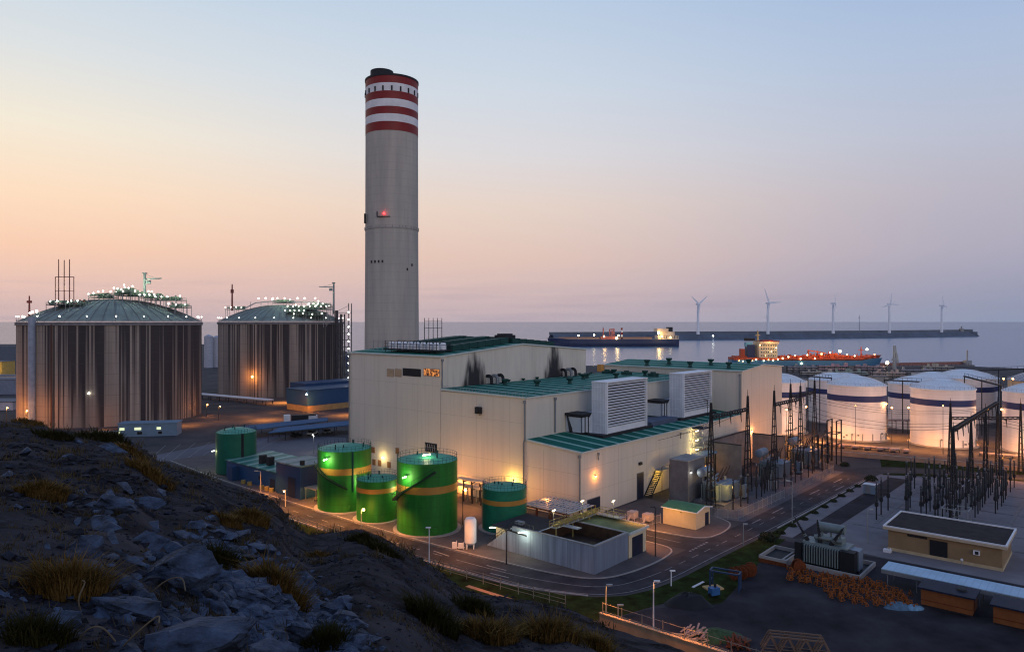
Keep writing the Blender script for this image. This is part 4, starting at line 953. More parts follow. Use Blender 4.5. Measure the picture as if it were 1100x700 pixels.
# ------------------------------------------------------------------ green oil tanks
def green_tank(px, ybase, wpx, ytop_side, label, mat, band=None, roof=m_green_roof, stair=None, ring=True, dome=.9):
    y0 = 30800/(ybase-HZ); tn = (px-550)/F; fac = math.sqrt(1+tn*tn)
    Yc = y0
    for _ in range(20):
        r = wpx*Yc/F/fac/2; Yc = y0+r
    X = tn*Yc; h = EYE-(ytop_side-HZ)*Yc/F
    o = thing('oil_tank', label, 'oil tank', (X,Yc,0), 0, 'green oil tanks beside the road')
    MB().lathe([(r,0.3),(r,h),(r-.12,h)],72).build('shell', mat, o, smooth=True)
    MB().lathe([(r,h-.02),(r*.66,h+dome*.52),(r*.33,h+dome*.88),(.4,h+dome),(0,h+dome)],48).build('roof', roof, o, smooth=True)
    if band: MB().lathe([(r+.004,band[0]*h),(r+.03,band[0]*h),(r+.03,band[1]*h),(r+.004,band[1]*h)],72).build('painted_band', m_orange_band, o, smooth=True)
    if ring: MB().lathe([(0,.32),(r+.75,.32),(r+.75,0)],64).build('foundation_ring', m_kerb, o)
    rl = MB(); n = 40
    for k in range(n):
        a, a2 = 2*PI*k/n, 2*PI*(k+1)/n; q = r-.06
        rl.bar((q*math.cos(a),q*math.sin(a),h),(q*math.cos(a),q*math.sin(a),h+1.05),.05)
        for z in (.55,1.05): rl.bar((q*math.cos(a),q*math.sin(a),h+z),(q*math.cos(a2),q*math.sin(a2),h+z),.04)
    rl.build('railing', m_roof_d, o)
    if stair:
        a0, a1, z0, z1 = stair; sm = MB(); n = 26
        for k in range(n):
            a = a0+(a1-a0)*k/n; b2 = a0+(a1-a0)*(k+1)/n; z = z0+(z1-z0)*k/n; z2 = z0+(z1-z0)*(k+1)/n
            for q, w_ in ((r+.08,.1),(r+.85,.1)): sm.bar((q*math.cos(a),q*math.sin(a),z),(q*math.cos(b2),q*math.sin(b2),z2),w_,.3)
            sm.bar((r*math.cos(a),r*math.sin(a),z),((r+.9)*math.cos(a),(r+.9)*math.sin(a),z),.3,.06)
            sm.bar(((r+.9)*math.cos(a),(r+.9)*math.sin(a),z+1),((r+.9)*math.cos(b2),(r+.9)*math.sin(b2),z2+1),.05)
            if k % 3 == 0: sm.bar(((r+.9)*math.cos(a),(r+.9)*math.sin(a),z),((r+.9)*math.cos(a),(r+.9)*math.sin(a),z+1),.05)
        sm.build('stair', M('stair_dark_green', (.008,.03,.012), .6), o)
    for _ in range(5):
        a = rnd.uniform(0,6.28); q = r*rnd.uniform(.2,.8); MB().tube((q*math.cos(a),q*math.sin(a),h+.2),(q*math.cos(a),q*math.sin(a),h+dome+rnd.uniform(.2,.6)),.14,n=6).build('roof_fitting', m_roof_d, o)
    a = -PI/2+.35; mh = MB().tube((r*math.cos(a),r*math.sin(a),1.3),((r+.35)*math.cos(a),(r+.35)*math.sin(a),1.3),.5,n=14); mh.build('manhole', mat, o)
    return o, X, Yc, r, h
def tank_flood(o, X, Y, r, h, a, zf, e=160, up=1.0):
    x, y = r*math.cos(a), r*math.sin(a); p = MB().bar((x,y,h*zf),((r+.9)*math.cos(a),(r+.9)*math.sin(a),h*zf+.3),.08); q = p.build('flood_lamp', m_galv, o)
    MB().bar(((r+.75)*math.cos(a)-.35,(r+.75)*math.sin(a),h*zf+.2),((r+.75)*math.cos(a)+.35,(r+.75)*math.sin(a),h*zf+.45),.22,.14).build('tube', m_bulb_w, q)
    lamp_light((X+(r+1.5)*math.cos(a),Y+(r+1.5)*math.sin(a),h*zf), e*2.6, (.95,1,.45), .15)
o, X, Y, r, h = green_tank(253.8,511,44,463,'dark green tank farthest left, behind the long blue shed',m_green_d,None,m_green_roof,None,False,1.1)
MB().bar((r*.62,-r*.80,0),(r*.62,-r*.80,h),.7,.25).build('ladder_strip', m_dark, o)
tank_flood(o,X,Y,r,h,PI+.15,.5,120)
o, X, Y, r, h = green_tank(370.2,552,58,480.5,'tall green tank with ochre band standing beside the navy blue shed',m_green,(.62,.725),m_green_roof,(-2.6,-1.25,9.6,5.2))
tank_flood(o,X,Y,r,h,-2.0,.86,260); tank_flood(o,X,Y,r,h,-.75,.5,260)
MB().bar((r*.5,-r*.87,h*.35),(r*.5,-r*.87,h),.35,.2).build('ladder_strip', m_roof_d, o)
o, X, Y, r, h = green_tank(405.5,563,45,513,'short green tank between the two tall ochre-banded tanks',m_green,(.72,.83),m_green_roof,None,True,.4)
tank_flood(o,X,Y,r,h,-.35,.75,150)
o, X, Y, r, h = green_tank(459,577.5,65,492.5,'tall green tank nearest the road, with a dark stair across its band',m_green,(.585,.685),m_green_roof,(-2.85,-1.2,6.0,12.2))
tank_flood(o,X,Y,r,h,-2.15,.80,240); 
MB().bar((-.5,-r*.5,h+1.2),(.9,-r*.5,h+1.4),.35,.2).build('roof_lamp', m_bulb_y, o); lamp_light((X+.2,Y-r*.4,h+2.0),120,(1,1,.5),.2)
o, X, Y, r, h = green_tank(541.9,574.5,47.7,522,'short blue-green tank with ochre band under the yellow wall lamp',M('tank_teal',(.006,.15,.078),.6,var=.2),(.655,.765),m_green_roof,None,True,.5)
# ================================================================== BLUE SHEDS behind the hill
def lbox(m, *a): return m.box(*a)
o = pthing('blue_shed', 'long low blue shed with green striped roof behind the hill crest', 'shed', -26.8, 67.4)
MB().box(0,12,0,25,0,4.3).build('wall', m_blue, o)
MB().add([(-.4,-.1,4.3),(12.4,-.1,4.9),(12.4,25.3,4.9),(-.4,25.3,4.3),(-.4,-.1,4.5),(12.4,-.1,5.1),(12.4,25.3,5.1),(-.4,25.3,4.5)],[(0,3,2,1),(4,5,6,7),(0,1,5,4),(1,2,6,5),(2,3,7,6),(3,0,4,7)]).build('roof', bands(M('shed_roof_green',(.03,.17,.13),.5,var=.25,scale=.4),1,4.6,.3,(.30,.42,.36),.05,.85), o)
for y in (9,12.5): MB().cbox(3,y,4.5,1.5,1.3,2.2).build('roof_unit', m_dark, o)
MB().cbox(5,16,4.6,1.4,1.4,1.2).build('roof_unit', m_dark, o)
MB().box(-1.8,-.02,18.6,21,0,3.6).build('porch', m_blue_d, o)
MB().box(-.06,-.01,2,4,0,2.6).build('door', m_door, o); MB().box(-.06,-.01,8,9.2,1.6,2.6).build('window', m_dark, o)
m = MB()
for y in (1,3,5,11,14): m.cbox(-1.2,y,0,.8,.8,1.0)
for i, y in enumerate((1,3.2,5.4,11,14)):
    t = pthing('yellow_drum', ['yellow drum at the door end of the long blue shed','second yellow drum along the blue shed wall from the navy shed','third yellow drum along the blue shed wall from the navy shed','yellow drum below the blue shed window','yellow drum standing alone nearest the blue shed porch'][i], 'drum', -28.2, 67.4+y, 0, 0, 'yellow drums along the blue shed')
    MB().lathe([(0,0),(.55,0),(.58,.5),(.55,1.0),(0,1.0)],16).build('drum_body', m_yellow, t, smooth=True)
o = pthing('navy_shed', 'tall navy blue shed with pale flat roof left of the green tanks', 'shed', -28, 56.6)
MB().box(0,8.4,0,10.2,0,7.3).build('wall', m_blue_d, o); MB().box(-.3,8.7,-.3,10.5,7.3,7.6).build('roof', bands(M('pale_roof',(.30,.31,.28),.7,var=.25),1,5,.35,(.14,.20,.15),.06,.8), o)
MB().box(-.06,-.01,2.2,5.2,0,4.6).build('door', m_door, o); MB().cbox(1,1,7.6,.8,.8,1).build('roof_unit', m_dark, o)
MB().bar((-.1,-.06,0),(-.1,-.06,7.3),.2).build('drainpipe', m_blue, o)
o = pthing('carport', 'small open shelter with pale roof between navy shed and green tank', 'shelter', -27, 52.2)
MB().box(-.2,5,-.2,4.2,2.7,2.9).build('roof', M('shelter_roof',(.30,.30,.24),.7), o)
m = MB()
for x in (0,4.8):
    for y in (0,4): m.bar((x,y,0),(x,y,2.7),.14)
m.build('post', m_galv, o)
lamp_light(W3(-25,54,2.3), 220, (1,.68,.18), .2)
for i, (t, s, n_) in enumerate(((-26,53.2,'yellow pump skid under the small open shelter'),(-24.6,55,'dark pump skid at the back of the small open shelter'))):
    p = pthing('pump_skid', n_, 'pump', t, s); MB().box(-.6,.6,-.4,.4,0,.3).build('base', m_dark, p); MB().tube((-.5,0,.7),(.4,0,.7),.35,n=12).build('motor', m_yellow if i == 0 else m_dark, p)

# ================================================================== LEFT BACKGROUND
def bx(name, label, cat, x, y, z, w_, d, h, mat, roofmat=None, rz=0, group=None, over=.3, rt=.3, win=None):
    o = thing(name, label, cat, (x,y,z), rz, group); MB().box(-w_/2,w_/2,-d/2,d/2,0,h).build('wall', mat, o)
    if roofmat: MB().box(-w_/2-over,w_/2+over,-d/2-over,d/2+over,h,h+rt).build('roof', roofmat, o)
    return o
x, y = G(157,468.5); o = bx('site_office','small blue-grey site office with lit windows in front of the left storage tank','office',x,y+3,0,19,6,4.4,m_bluegrey,m_bluegrey,.18)
for k, (xx, ww, mt) in enumerate(((-8.3,1.6,m_lit_soft),(-3.2,2.2,m_lit_soft),(3.6,1.4,m_lit_soft),(4.0,1.2,m_black),(-2.6,1.6,m_black))):
    zz = 2.3 if k < 3 else .8; f = MB().box(xx-ww/2-.1,xx+ww/2+.1,-3.06,-3.0,zz-.1,zz+1.0).build('window', m_grey, o); MB().box(xx-ww/2,xx+ww/2,-3.1,-3.061,zz,zz+.9).build('pane', mt, f)
MB().box(-9.4,-8.9,-3.1,-3.0,.1,2.4).build('door', m_lit_soft, o)
x, y = G(131,472); o = bx('kiosk','low pale kiosk at the left end of the site office','kiosk',x-6,y,0,8,3,2.4,m_conc,m_conc,.15)
# warehouse (blue over a plinth whose colour holds the orange lamp light)
o = pthing('blue_warehouse','long blue warehouse behind the carports with orange-lit lower wall','warehouse',62,191,0,0)
MB().box(0,60,0,17,2.6,9.2).build('wall', m_blue, o); MB().box(.1,59.9,.1,16.9,0,2.6).build('plinth', M('plinth_orange_lit',(.42,.26,.10),.7), o)
MB().box(-.3,60.3,-.3,17.3,9.2,9.6).build('roof', m_blue_d, o); MB().box(10,60,17,30,0,10.8).build('rear_wall', m_blue_d, o)
lamp_light((-89,313,4.5), 2400, SOD, .5); lamp_light((-104,316,4), 1400, SOD, .5); lamp_light((-112,300,5), 1800, SOD, .5)
q = W3(62,191,8); t = MB().ball((0,0,0),.4,8,5); o2_ = t.build('wall_lamp', m_bulb_w, o); o2_.location = (-.4,.2,7.8)
# carports with blue sheet roofs
def shelter(label, pts, h, mat):
    c = [G(px,py,h) for px,py in pts]; x = sum(p[0] for p in c)/4; y = sum(p[1] for p in c)/4
    o = thing('car_shelter', label, 'car shelter', (x,y,0), 0, 'blue car shelters left of the hall'); l = [(p[0]-x,p[1]-y) for p in c]
    MB().prism(l, h-.25, h).build('roof', mat, o); m = MB()
    for f in (0,.2,.4,.6,.8,1):
        for a, b_ in ((0,1),(3,2)):
            q = (l[a][0]*(1-f)+l[b_][0]*f, l[a][1]*(1-f)+l[b_][1]*f); m.bar((*q,0),(*q,h-.25),.18)
    m.build('post', m_dark, o)
shelter('long blue car shelter nearer the hall',[(288,464.5),(376,456),(376,451.5),(300,459)],3.2,M('shelter_blue',(.05,.115,.22),.8,var=.1,spec=.1))
shelter('blue car shelter behind the nearer one, towards the tanks',[(248,464),(352,451.5),(352,448),(262,457)],3.2,M('shelter_blue2',(.045,.105,.20),.8,var=.1,spec=.1))
def car(label, x, y, rz, mat, group):
    o = thing('parked_car', label, 'car', (x,y,0), rz, group)
    MB().prism([(-2.1,-.85),(2.1,-.85),(2.1,.85),(-2.1,.85)],.3,.85).build('body', mat, o)
    MB().add([(-1.5,-.8,.85),(1.0,-.8,.85),(1.0,.8,.85),(-1.5,.8,.85),(-1.0,-.65,1.45),(.4,-.65,1.45),(.4,.65,1.45),(-1.0,.65,1.45)],[(4,5,6,7),(0,1,5,4),(1,2,6,5),(2,3,7,6),(3,0,4,7)]).build('cabin', m_black, o)
    for a in (-1.3,1.3):
        for b_ in (-.86,.86): MB().tube((a,b_-.1,.32),(a,b_+.1,.32),.32,n=12).build('wheel', m_black, o)
    return o
for i, (px, py, lb, mt) in enumerate(((318,468.5,'dark car under the nearer blue shelter',m_dark),(336,466.5,'white car under the nearer blue shelter',m_white),(352,465,'grey car under the nearer blue shelter, closest to the hall',m_grey))):
    x, y = G(px,py); car(lb, x, y, 1.1, mt, 'cars under the blue shelters')
# parked lorry
x, y = G(325,454.5); o = thing('parked_lorry','white lorry with dark trailer parked beyond the blue shelters','lorry',(x,y,0),.35)
MB().box(-7,-4.6,-1.2,1.2,.7,3.6).build('cab', m_white, o); MB().box(-4.2,5,-1.2,1.2,1.1,3.4).build('trailer', m_dark, o); MB().box(2.2,5.6,-1.25,1.25,1.2,3.0).build('tank_load', m_chw, o)
for a in (-6,-1,2,4): MB().tube((a,-1.25,.5),(a,1.25,.5),.5,n=12).build('wheel', m_black, o)
# pale pipe rack between the two gas tanks
o = thing('pipe_rack','pale elevated pipe rack running between the two concrete tanks','pipe rack',(*G(253,432),0),math.radians(-32))
m = MB()
for k in range(4): m.tube((-34,k*1.0,2.4),(24,k*1.0,2.4),.4,n=8)
m.build('pipe', m_chw, o); m = MB()
for k in range(9): m.bar((-33+k*7,-.4,0),(-33+k*7,-.4,2),.25).bar((-33+k*7,3.4,0),(-33+k*7,3.4,2),.25).bar((-33+k*7,-.4,2),(-33+k*7,3.4,2),.25)
m.build('rack_frame', m_dark, o)
# distant sheds to the far left and between the tanks
for nm, lb, px, yb, dist, wpx, ht, mat in (('distant_shed','long dark grey shed at the far left edge on the skyline',5,0,700,52,16,M('far_grey',(.10,.12,.16),.8)),
    ('distant_shed','yellow-lit shed below the dark grey one at the left edge',2,0,520,14,11,M('far_yellow_lit',(.50,.33,.08),.7)),  # wall colour carries the yellow light falling on this shed
    ('distant_shed','pale low shed under the yellow-lit shed at the left edge',8,0,470,32,4.5,M('far_pale',(.5,.47,.44),.7)),
    ('distant_shed','blue-grey warehouse beside the left storage tank',10,0,400,40,8,M('far_blue',(.17,.20,.27),.7)),
    ('distant_shed','white roofed shed low on the left beside the storage tank',4,0,330,42,3.6,M('far_white',(.42,.42,.48),.7)),
    ('distant_shed','dark blue block on the skyline between the pipe tower and the hall',386,0,640,30,10,M('far_navy',(.055,.07,.13),.8)),
    ('distant_shed','pale roofed shed in front of the dark blue skyline block',388,0,520,24,8.5,M('far_pale2',(.5,.52,.56),.7))):
    bx(nm, lb, 'shed', (px-550)/F*dist, dist, 0, wpx*dist/F, 14, ht, mat, M('far_roof',(.12,.13,.16),.8), 0, 'distant sheds on the skyline')
lamp_light(((2-550)/F*510,505,6), 1800, (1,.7,.15), .5); lamp_light(((8-550)/F*440,455,5), 1200, (1,.35,.2), .5)
for i, (px, hgt) in enumerate(((224,27),(229,26),(233.5,25))):
    d = 620; o = thing('silo', ['pale silo on the skyline nearest the left storage tank','middle one of three pale silos between the storage tanks','pale silo nearest the right storage tank'][i], 'silo', ((px-550)/F*d,d+i*8,0), 0, 'pale silos between the storage tanks')
    MB().lathe([(3.6,0),(3.6,hgt),(1,hgt+1.5),(0,hgt+1.5)],20).build('silo_shell', M('silo_grey',(.38,.40,.46),.6), o, smooth=True)
m = MB()
for i in range(5): m.tube((i*2.6,0,0),(i*2.6,0,42),.3,.18,6)
for z in (36,40): m.bar((0,0,z),(10.4,0,z),.25)
o = thing('mast_row','row of thin masts on the skyline just right of the chimney foot','mast',((456-550)/F*430,430,0)); m.build('mast_frame', m_dark, o)
# ================================================================== SETTLING BASINS beside the road (front of the hall)
bz = pthing('settling_basin', 'open rectangular concrete basin with blue-grey ribbed walls by the road bend', 'basin', -24.6, -20)
H = 4.5; m_basin = M('basin_blue_grey', (.24,.29,.37), .8, var=.35, scale=.9, stretch=(1,1,.06), contrast=.5); bands(m_basin,1,2.6,.07,(.13,.15,.19),.03,.6)
w_ = MB()
w_.box(0,.35,0,17,0,H-.02).box(.35,9.7,0,.35,0,H).box(9.7,10.05,0,12,0,H).box(.35,9.7,11.6,11.95,0,H)
w_.build('basin_wall', m_basin, bz)
MB().add([(0,17,0),(.35,17,0),(.35,17,H-.05),(0,17,H-.05),(0,23,0),(.35,23,0),(.35,23,.2),(0,23,.2)],[(0,3,7,4),(1,5,6,2),(3,2,6,7),(4,7,6,5)]).build('sloping_wall', m_basin, bz)
MB().box(.36,9.69,.36,11.6,2.4,2.45).build('sludge', M('sludge_brown', (.03,.016,.009), .6, var=.4, scale=.6), bz)
MB().box(.351,9.69,.351,.38,2.4,H-.02).box(.351,.38,.38,11.6,2.4,H-.02).box(9.67,9.699,.38,11.6,2.4,H-.02).box(.38,9.67,11.57,11.599,2.4,H-.02).build('stained_lining', M('lining_brown', (.055,.028,.014), .8, var=.5, scale=.8), bz)
MB().box(-.08,.42,-.08,17,H,H+.12).box(.42,9.8,-.08,.42,H,H+.118).box(9.65,10.1,.42,12,H,H+.116).build('coping', m_conc, bz)
m = MB()
for z in (1.0,):
    for k in range(12): m.bar((.2,12.5+k*.9,max(.3,H-.1-max(0,k-5)*.75)),(.2,12.5+k*.9,max(.3,H-.1-max(0,k-5)*.75)+1.0),.06)
m.bar((.2,12.5,H+.9),(.2,17,H+.9),.07).bar((.2,17,H+.9),(.2,22.6,1.3),.07).bar((.2,17,H+.4),(.2,22.6,.8),.07)
m.build('handrail', m_dark, bz)
# low plant room with green roof at the basin's end
o = pthing('pump_house','low plant room with green-ochre roof at the back of the open basin','plant room',-14.3,-20)
MB().box(0,5.6,0,13,0,4.2).build('wall', m_cream, o); MB().box(-.2,5.9,-.3,13.2,4.2,4.4).build('roof', M('roof_moss', (.13,.16,.07), .9, var=.3), o)
m = MB().box(-.3,6,-.42,-.3,4.1,4.55).box(5.9,6.02,-.3,13.2,4.1,4.55).box(-.32,-.2,-.3,13.2,4.1,4.55); m.build('roof_edge', m_trim, o)
MB().box(1,4.4,-.08,-.01,.1,3.4).build('door', m_door, o)
# shed with dark mono-pitch roof and pale wall, lit by tube lamps
o = pthing('treatment_shed','pale walled shed with dark sloping roof beside the white gas cylinder','shed',-24.2,-5.8)
MB().add([(0,0,0),(9,0,0),(9,7,0),(0,7,0),(0,0,3.4),(9,0,3.4),(9,7,3.8),(0,7,3.8)],[(0,1,5,4),(1,2,6,5),(2,3,7,6),(3,0,4,7)]).build('wall', m_cream, o)
MB().add([(-.5,-.4,3.4),(9.4,-.4,3.4),(9.4,7.4,3.85),(-.5,7.4,3.85),(-.5,-.4,3.65),(9.4,-.4,3.65),(9.4,7.4,4.1),(-.5,7.4,4.1)],[(0,3,2,1),(4,5,6,7),(0,1,5,4),(1,2,6,5),(2,3,7,6),(3,0,4,7)]).build('roof', m_dark, o)
MB().box(-.06,-.01,4.8,5.8,0,2.2).build('door', m_grey, o); MB().cbox(3,4,4.0,1.0,1.6,.5).build('roof_unit', m_grey, o)
for (px, py, zz, e) in ((529,566.5,4.0,90),(560,572,4.2,260)):
    x, y = G(px,py,zz); q = MB().bar((x-.5,y+.2,zz),(x+.5,y,zz+.05),.16,.10).build('tube_lamp', m_bulb_w)
    q.parent = o; q.matrix_parent_inverse = (Matrix.Translation(o.location) @ Matrix.Rotation(o.rotation_euler[2],4,'Z')).inverted(); lamp_light((x-.2,y-.5,zz-.3), e, (.95,1,.70), .2)
# slatted canopy
o = pthing('slatted_canopy','canopy of pale slats on red steel posts between basin and hall','canopy',-12,-6.2)
m = MB()
for k in range(12): m.box(.1,8.4,.5+k*.95,.5+k*.95+.5,4.5,4.6)
m.build('slat', M('slat_grey_blue', (.36,.38,.40), .5), o)
m = MB()
for x in (0,4.2,8.4):
    m.bar((x,.3,4.4),(x,11.6,4.4),.18)
    for y in (.4,4,7.8,11.5): m.bar((x,y,0),(x,y,4.4),.16)
m.build('canopy_frame', m_rust, o)
# walkways with railings over the basins
o = pthing('walkway','yellow-lit steel walkway with handrails above the open basin','walkway',-22,-10.4)
m = MB().box(0,14,0,1.4,4.9,5.0).box(12.2,14,-5,0,4.9,5.0).box(2,3.4,-3,0,4.9,5.0); m.build('deck', m_galv, o)
m = MB()
for y in (0,1.4):
    for z in (5.5,6.0): m.bar((0,y,z),(14,y,z),.07)
    for k in range(11): m.bar((k*1.4,y,4.9),(k*1.4,y,6.0),.07)
for z in (5.5,6.0): m.bar((12.2,-5,z),(12.2,0,z),.07).bar((14,-5,z),(14,0,z),.07)
for k in range(5): m.bar((12.2,-k*1.2,4.9),(12.2,-k*1.2,6),.07)
for x in (.2,5,10,13.8): m.bar((x,.1,0),(x,.1,4.9),.18)
m.build('handrail', m_yellow, o)
m = MB()
for k in range(9): m.cbox(1.2+k*1.4,.7+rnd.uniform(-.3,.3),5.0,.5,.5,rnd.uniform(.4,1.0))
m.tube((0,.5,5.3),(13,.5,5.3),.14,n=6).tube((0,.9,5.35),(13,.9,5.35),.10,n=6); m.build('pipe_gear', m_yellow, o)
for (x, y) in ((1.0,1.2),(9.6,1.3),(13.2,-3)):
    q = MB().bar((x,y,5),(x,y,7.6),.08).build('lamp_post', m_galv, o); MB().bar((x-.35,y,7.58),(x+.35,y,7.7),.16,.10).build('tube', m_bulb_y, q)
    p = W3(-22+x,-10.4+y,7.2); lamp_light(p, 90, (1,.85,.38), .2)
# white gas cylinder on legs
x, y = G(505,591); o = thing('gas_cylinder','upright white gas cylinder on short legs beside the road kerb','gas cylinder',(x,y+1.0,0))
MB().lathe([(0,.8),(.7,.85),(1.05,1.2),(1.05,5.0),(.8,5.45),(0,5.6)],28).build('vessel', m_white, o, smooth=True)
m = MB()
for k in range(4): a = PI/4+k*PI/2; m.bar((.85*math.cos(a),.85*math.sin(a),0),(.85*math.cos(a),.85*math.sin(a),1.3),.18)
m.build('leg', m_white, o)
m = MB().tube((-1.0,-.5,.4),(-2.4,-.5,.4),.1,n=6).tube((-2.4,-.5,0),(-2.4,-.5,1.6),.08,n=6).cbox(-1.7,-.5,.3,.8,.6,.8).tube((-1.2,-.6,0),(-1.2,-.6,1.3),.08,n=6); m.build('valve_gear', m_chw, o)
x, y = G(478,591); o = thing('valve_cabinet','small pale valve cabinet just left of the white gas cylinder','cabinet',(x+1.6,y+.6,0)); MB().cbox(0,0,.25,.8,.5,1.0).build('cabinet_body', m_chw, o)
m = MB()
for a in (-.3,.3): m.bar((a,0,0),(a,0,.3),.08)
m.build('leg', m_dark, o)
# pipework and pumps behind the near green tanks
for i, (t, s, lb) in enumerate(((-7,15,'rusty pipe rack lit orange between the tall green tank and the teal tank'),(-5,27,'dark pipe rack behind the tall green tank nearest the road'),(-4.5,40,'pipe rack by the hall wall behind the short green tank'))):
    o = pthing('pipe_rack', lb, 'pipe rack', t, s, 0, 0, 'pipe racks along the hall foot'); m = MB(); p = MB()
    for k in range(4):
        m.bar((0,-4+k*2.6,0),(0,-4+k*2.6,4.6),.2).bar((2.4,-4+k*2.6,0),(2.4,-4+k*2.6,4.6),.2).bar((0,-4+k*2.6,3),(2.4,-4+k*2.6,3),.16).bar((0,-4+k*2.6,4.5),(2.4,-4+k*2.6,4.5),.16)
    for k in range(4): p.tube((.4+k*.5,-5,3.3),(.4+k*.5,5,3.3),.16,n=7).tube((.4+k*.5,-5,4.8),(.4+k*.5,4,4.8),.13,n=7)
    for k in range(5): p.tube((1+.2*k,-3+k*1.5,0),(1+.2*k,-3+k*1.5,3.3),.14,n=6)
    m.build('rack_frame', m_rust if i == 0 else m_dark, o); p.build('pipe', m_rust if i == 0 else m_galv, o)
for p, e, c in ((W3(-5,13.5,4),900,SOD),(W3(-7,33,6),1100,(1,.42,.10)),(W3(-6,24,5),700,SOD),(W3(-5,47,4),500,(1,.62,.2)),(W3(-6,4,5),260,SOD)): lamp_light(p, e, c, .3)
q = W3(-7.5,13.2,8.2); x, y = q.x, q.y
def street_lamp(px, py, h, label, arm=1.2, mat=None, e=0, bulb=None, t_=None, az=0.0, group='street lamps along the roads', col_=SOD):
    if t_: x, y = W(*t_); z = 0
    else: x, y = G(px,py); z = 0
    o = thing('street_lamp', label, 'street lamp', (x,y,z), az, group)
    MB().tube((0,0,0),(0,0,h),.11,.07,8).build('pole', mat or m_galv, o)
    q = MB().bar((0,0,h-.05),(arm,0,h+.12),.08).cbox(arm+.15,0,h+.04,.8,.28,.16).build('lamp_head', mat or m_galv, o)
    if bulb: MB().ball((arm+.15,0,h-.02),.30 if bulb is m_bulb_o else .18,8,5).build('bulb', bulb, q)
    else: MB().cbox(arm+.15,0,h+.01,.5,.2,.03).build('diffuser', m_chw, q)
    if e: lamp_light(Vector((x,y,0))+Vector((math.cos(az)*(arm+.15),math.sin(az)*(arm+.15),h-.45)), e, col_, .2)
    return o
street_lamp(28,463,7.5,'sodium lamp nearer the left storage tank, at its lower left',.2,m_dark,2500,m_bulb_o)
street_lamp(7,459,7.5,'sodium lamp nearest the left edge, by the storage tank',.2,m_dark,1800,m_bulb_o)
street_lamp(235,452,6,'lamp post with white head between the two concrete tanks and the green tank',.4,m_dark,900,m_bulb_y)
street_lamp(222,447,5,'small reddish lamp at the right foot of the left storage tank',.2,m_dark,1500,m_bulb_o)
street_lamp(337,486,5.5,'white headed lamp post behind the tall green tank',-.4,m_galv,400,m_bulb_w,None,0,'street lamps along the roads',WHT)
street_lamp(389,561,5.4,'lit sodium street lamp in front of the short green tank',1.0,None,0,None,None,.4)
o = street_lamp(388,567,3.6,'short glaring sodium lamp at the foot of the short green tank',.3,None,650,m_bulb_o)
street_lamp(497,564,7.0,'sodium lamp on a pole between the tall green tank and the teal tank',.4,m_dark,0,m_bulb_o)
street_lamp(280,529,5.0,'pale lamp post beside the long blue shed wall',-1.2,M('post_warm',(.45,.40,.32),.6),50,None)
street_lamp(306.5,544,3.4,'short pale lamp post in front of the navy shed',-.4,M('post_warm2',(.45,.40,.32),.6),50,m_bulb_y)
street_lamp(461,611,6.6,'pale street lamp at the road edge in front of the tall green tank',-.3,m_chw,0,None)
street_lamp(544,606,5.6,'dark street lamp on the kerb before the pale walled shed',.4,m_dark,0,None)
street_lamp(651,672,5.3,'street lamp behind the orange retaining wall, left of the brighter one',.3,m_galv,70,None)
street_lamp(702,674,6.0,'pale tall street lamp at the bend behind the orange wall',.3,m_chw,90,None)
street_lamp(664,668,2.2,'short bollard lamp between the two lamps behind the orange wall',.15,m_galv,0,None)
street_lamp(798.6,586,3.8,'slim blue-grey post at the road edge opposite the green-roofed hut',.2,m_galv,0,None)
street_lamp(704,598,8.4,'dark lamp post on the rounded pavement end',-.6,m_dark,0,None)
street_lamp(721,629,2.2,'small white marker post on the road bend',.05,m_white,0,None)
street_lamp(851,563,8.5,'slim lamp post by the kerb in front of the transformers',-1,m_galv,0,None)
street_lamp(932,583,6,'thin lamp post in the switchyard beside the spare transformer',.5,m_galv,0,None)
for (t, s, z, e) in ((-33,50,5,1500),(-33,66,5,900),(-34,36,5,1500),(-34,20,5,1100),(-33,2,6,700),(-12,22,4,500),(-33,-20,6,120),(-7,-18,5,600),(1,-14,5,700),(9,-27,6,300),(30,-23,4,240),(58,-25,5,300),(76,-25,5,900),(-41,-33,4.5,420),(-41,-44,4.5,420),(-42.2,-12,3.0,160)): spot(W3(t,s,z+1.5), W3(t,s,0), e*(5.5 if s > 0 else 4.0), SOD, 150, .3)

# ================================================================== HUT, FENCES
o = pthing('gabled_hut','small orange-lit hut with shallow green roof on the kerbed island','hut',8.2,-21)
MB().add([(0,0,0),(6.1,0,0),(6.1,7,0),(0,7,0),(0,0,3.4),(6.1,0,3.4),(6.1,7,3.4),(0,7,3.4),(3.05,0,3.95),(3.05,7,3.95)],[(0,1,5,8,4),(1,2,6,5),(2,3,7,9,6),(3,0,4,7)]).build('wall', M('hut_cream',(.58,.48,.30),.6,var=.08), o)
m = MB()
for a in (0,1):
    xs = (-.3,3.05) if a == 0 else (6.4,3.05); zs = (3.35,4.0)
    m.add([(xs[0],-.3,zs[0]),(xs[1],-.3,zs[1]),(xs[1],7.3,zs[1]),(xs[0],7.3,zs[0]),(xs[0],-.3,zs[0]+.12),(xs[1],-.3,zs[1]+.12),(xs[1],7.3,zs[1]+.12),(xs[0],7.3,zs[0]+.12)],[(0,3,2,1),(4,5,6,7),(0,1,5,4),(1,2,6,5),(2,3,7,6),(3,0,4,7)])
m.build('roof', M('hut_roof_green',(.05,.17,.08),.7,var=.2), o)
MB().bar((-.35,-.36,3.42),(3.05,-.36,4.07),.14,.2).bar((3.05,-.36,4.07),(6.45,-.36,3.42),.14,.2).bar((-.36,-.3,3.42),(-.36,7.3,3.42),.1,.18).build('fascia', m_white, o)
MB().box(3.9,5.4,-.06,-.01,0,2.6).build('door', m_door, o)
lamp_light(W3(4.0,-16.5,4.6), 900, (1,.42,.08), .3)
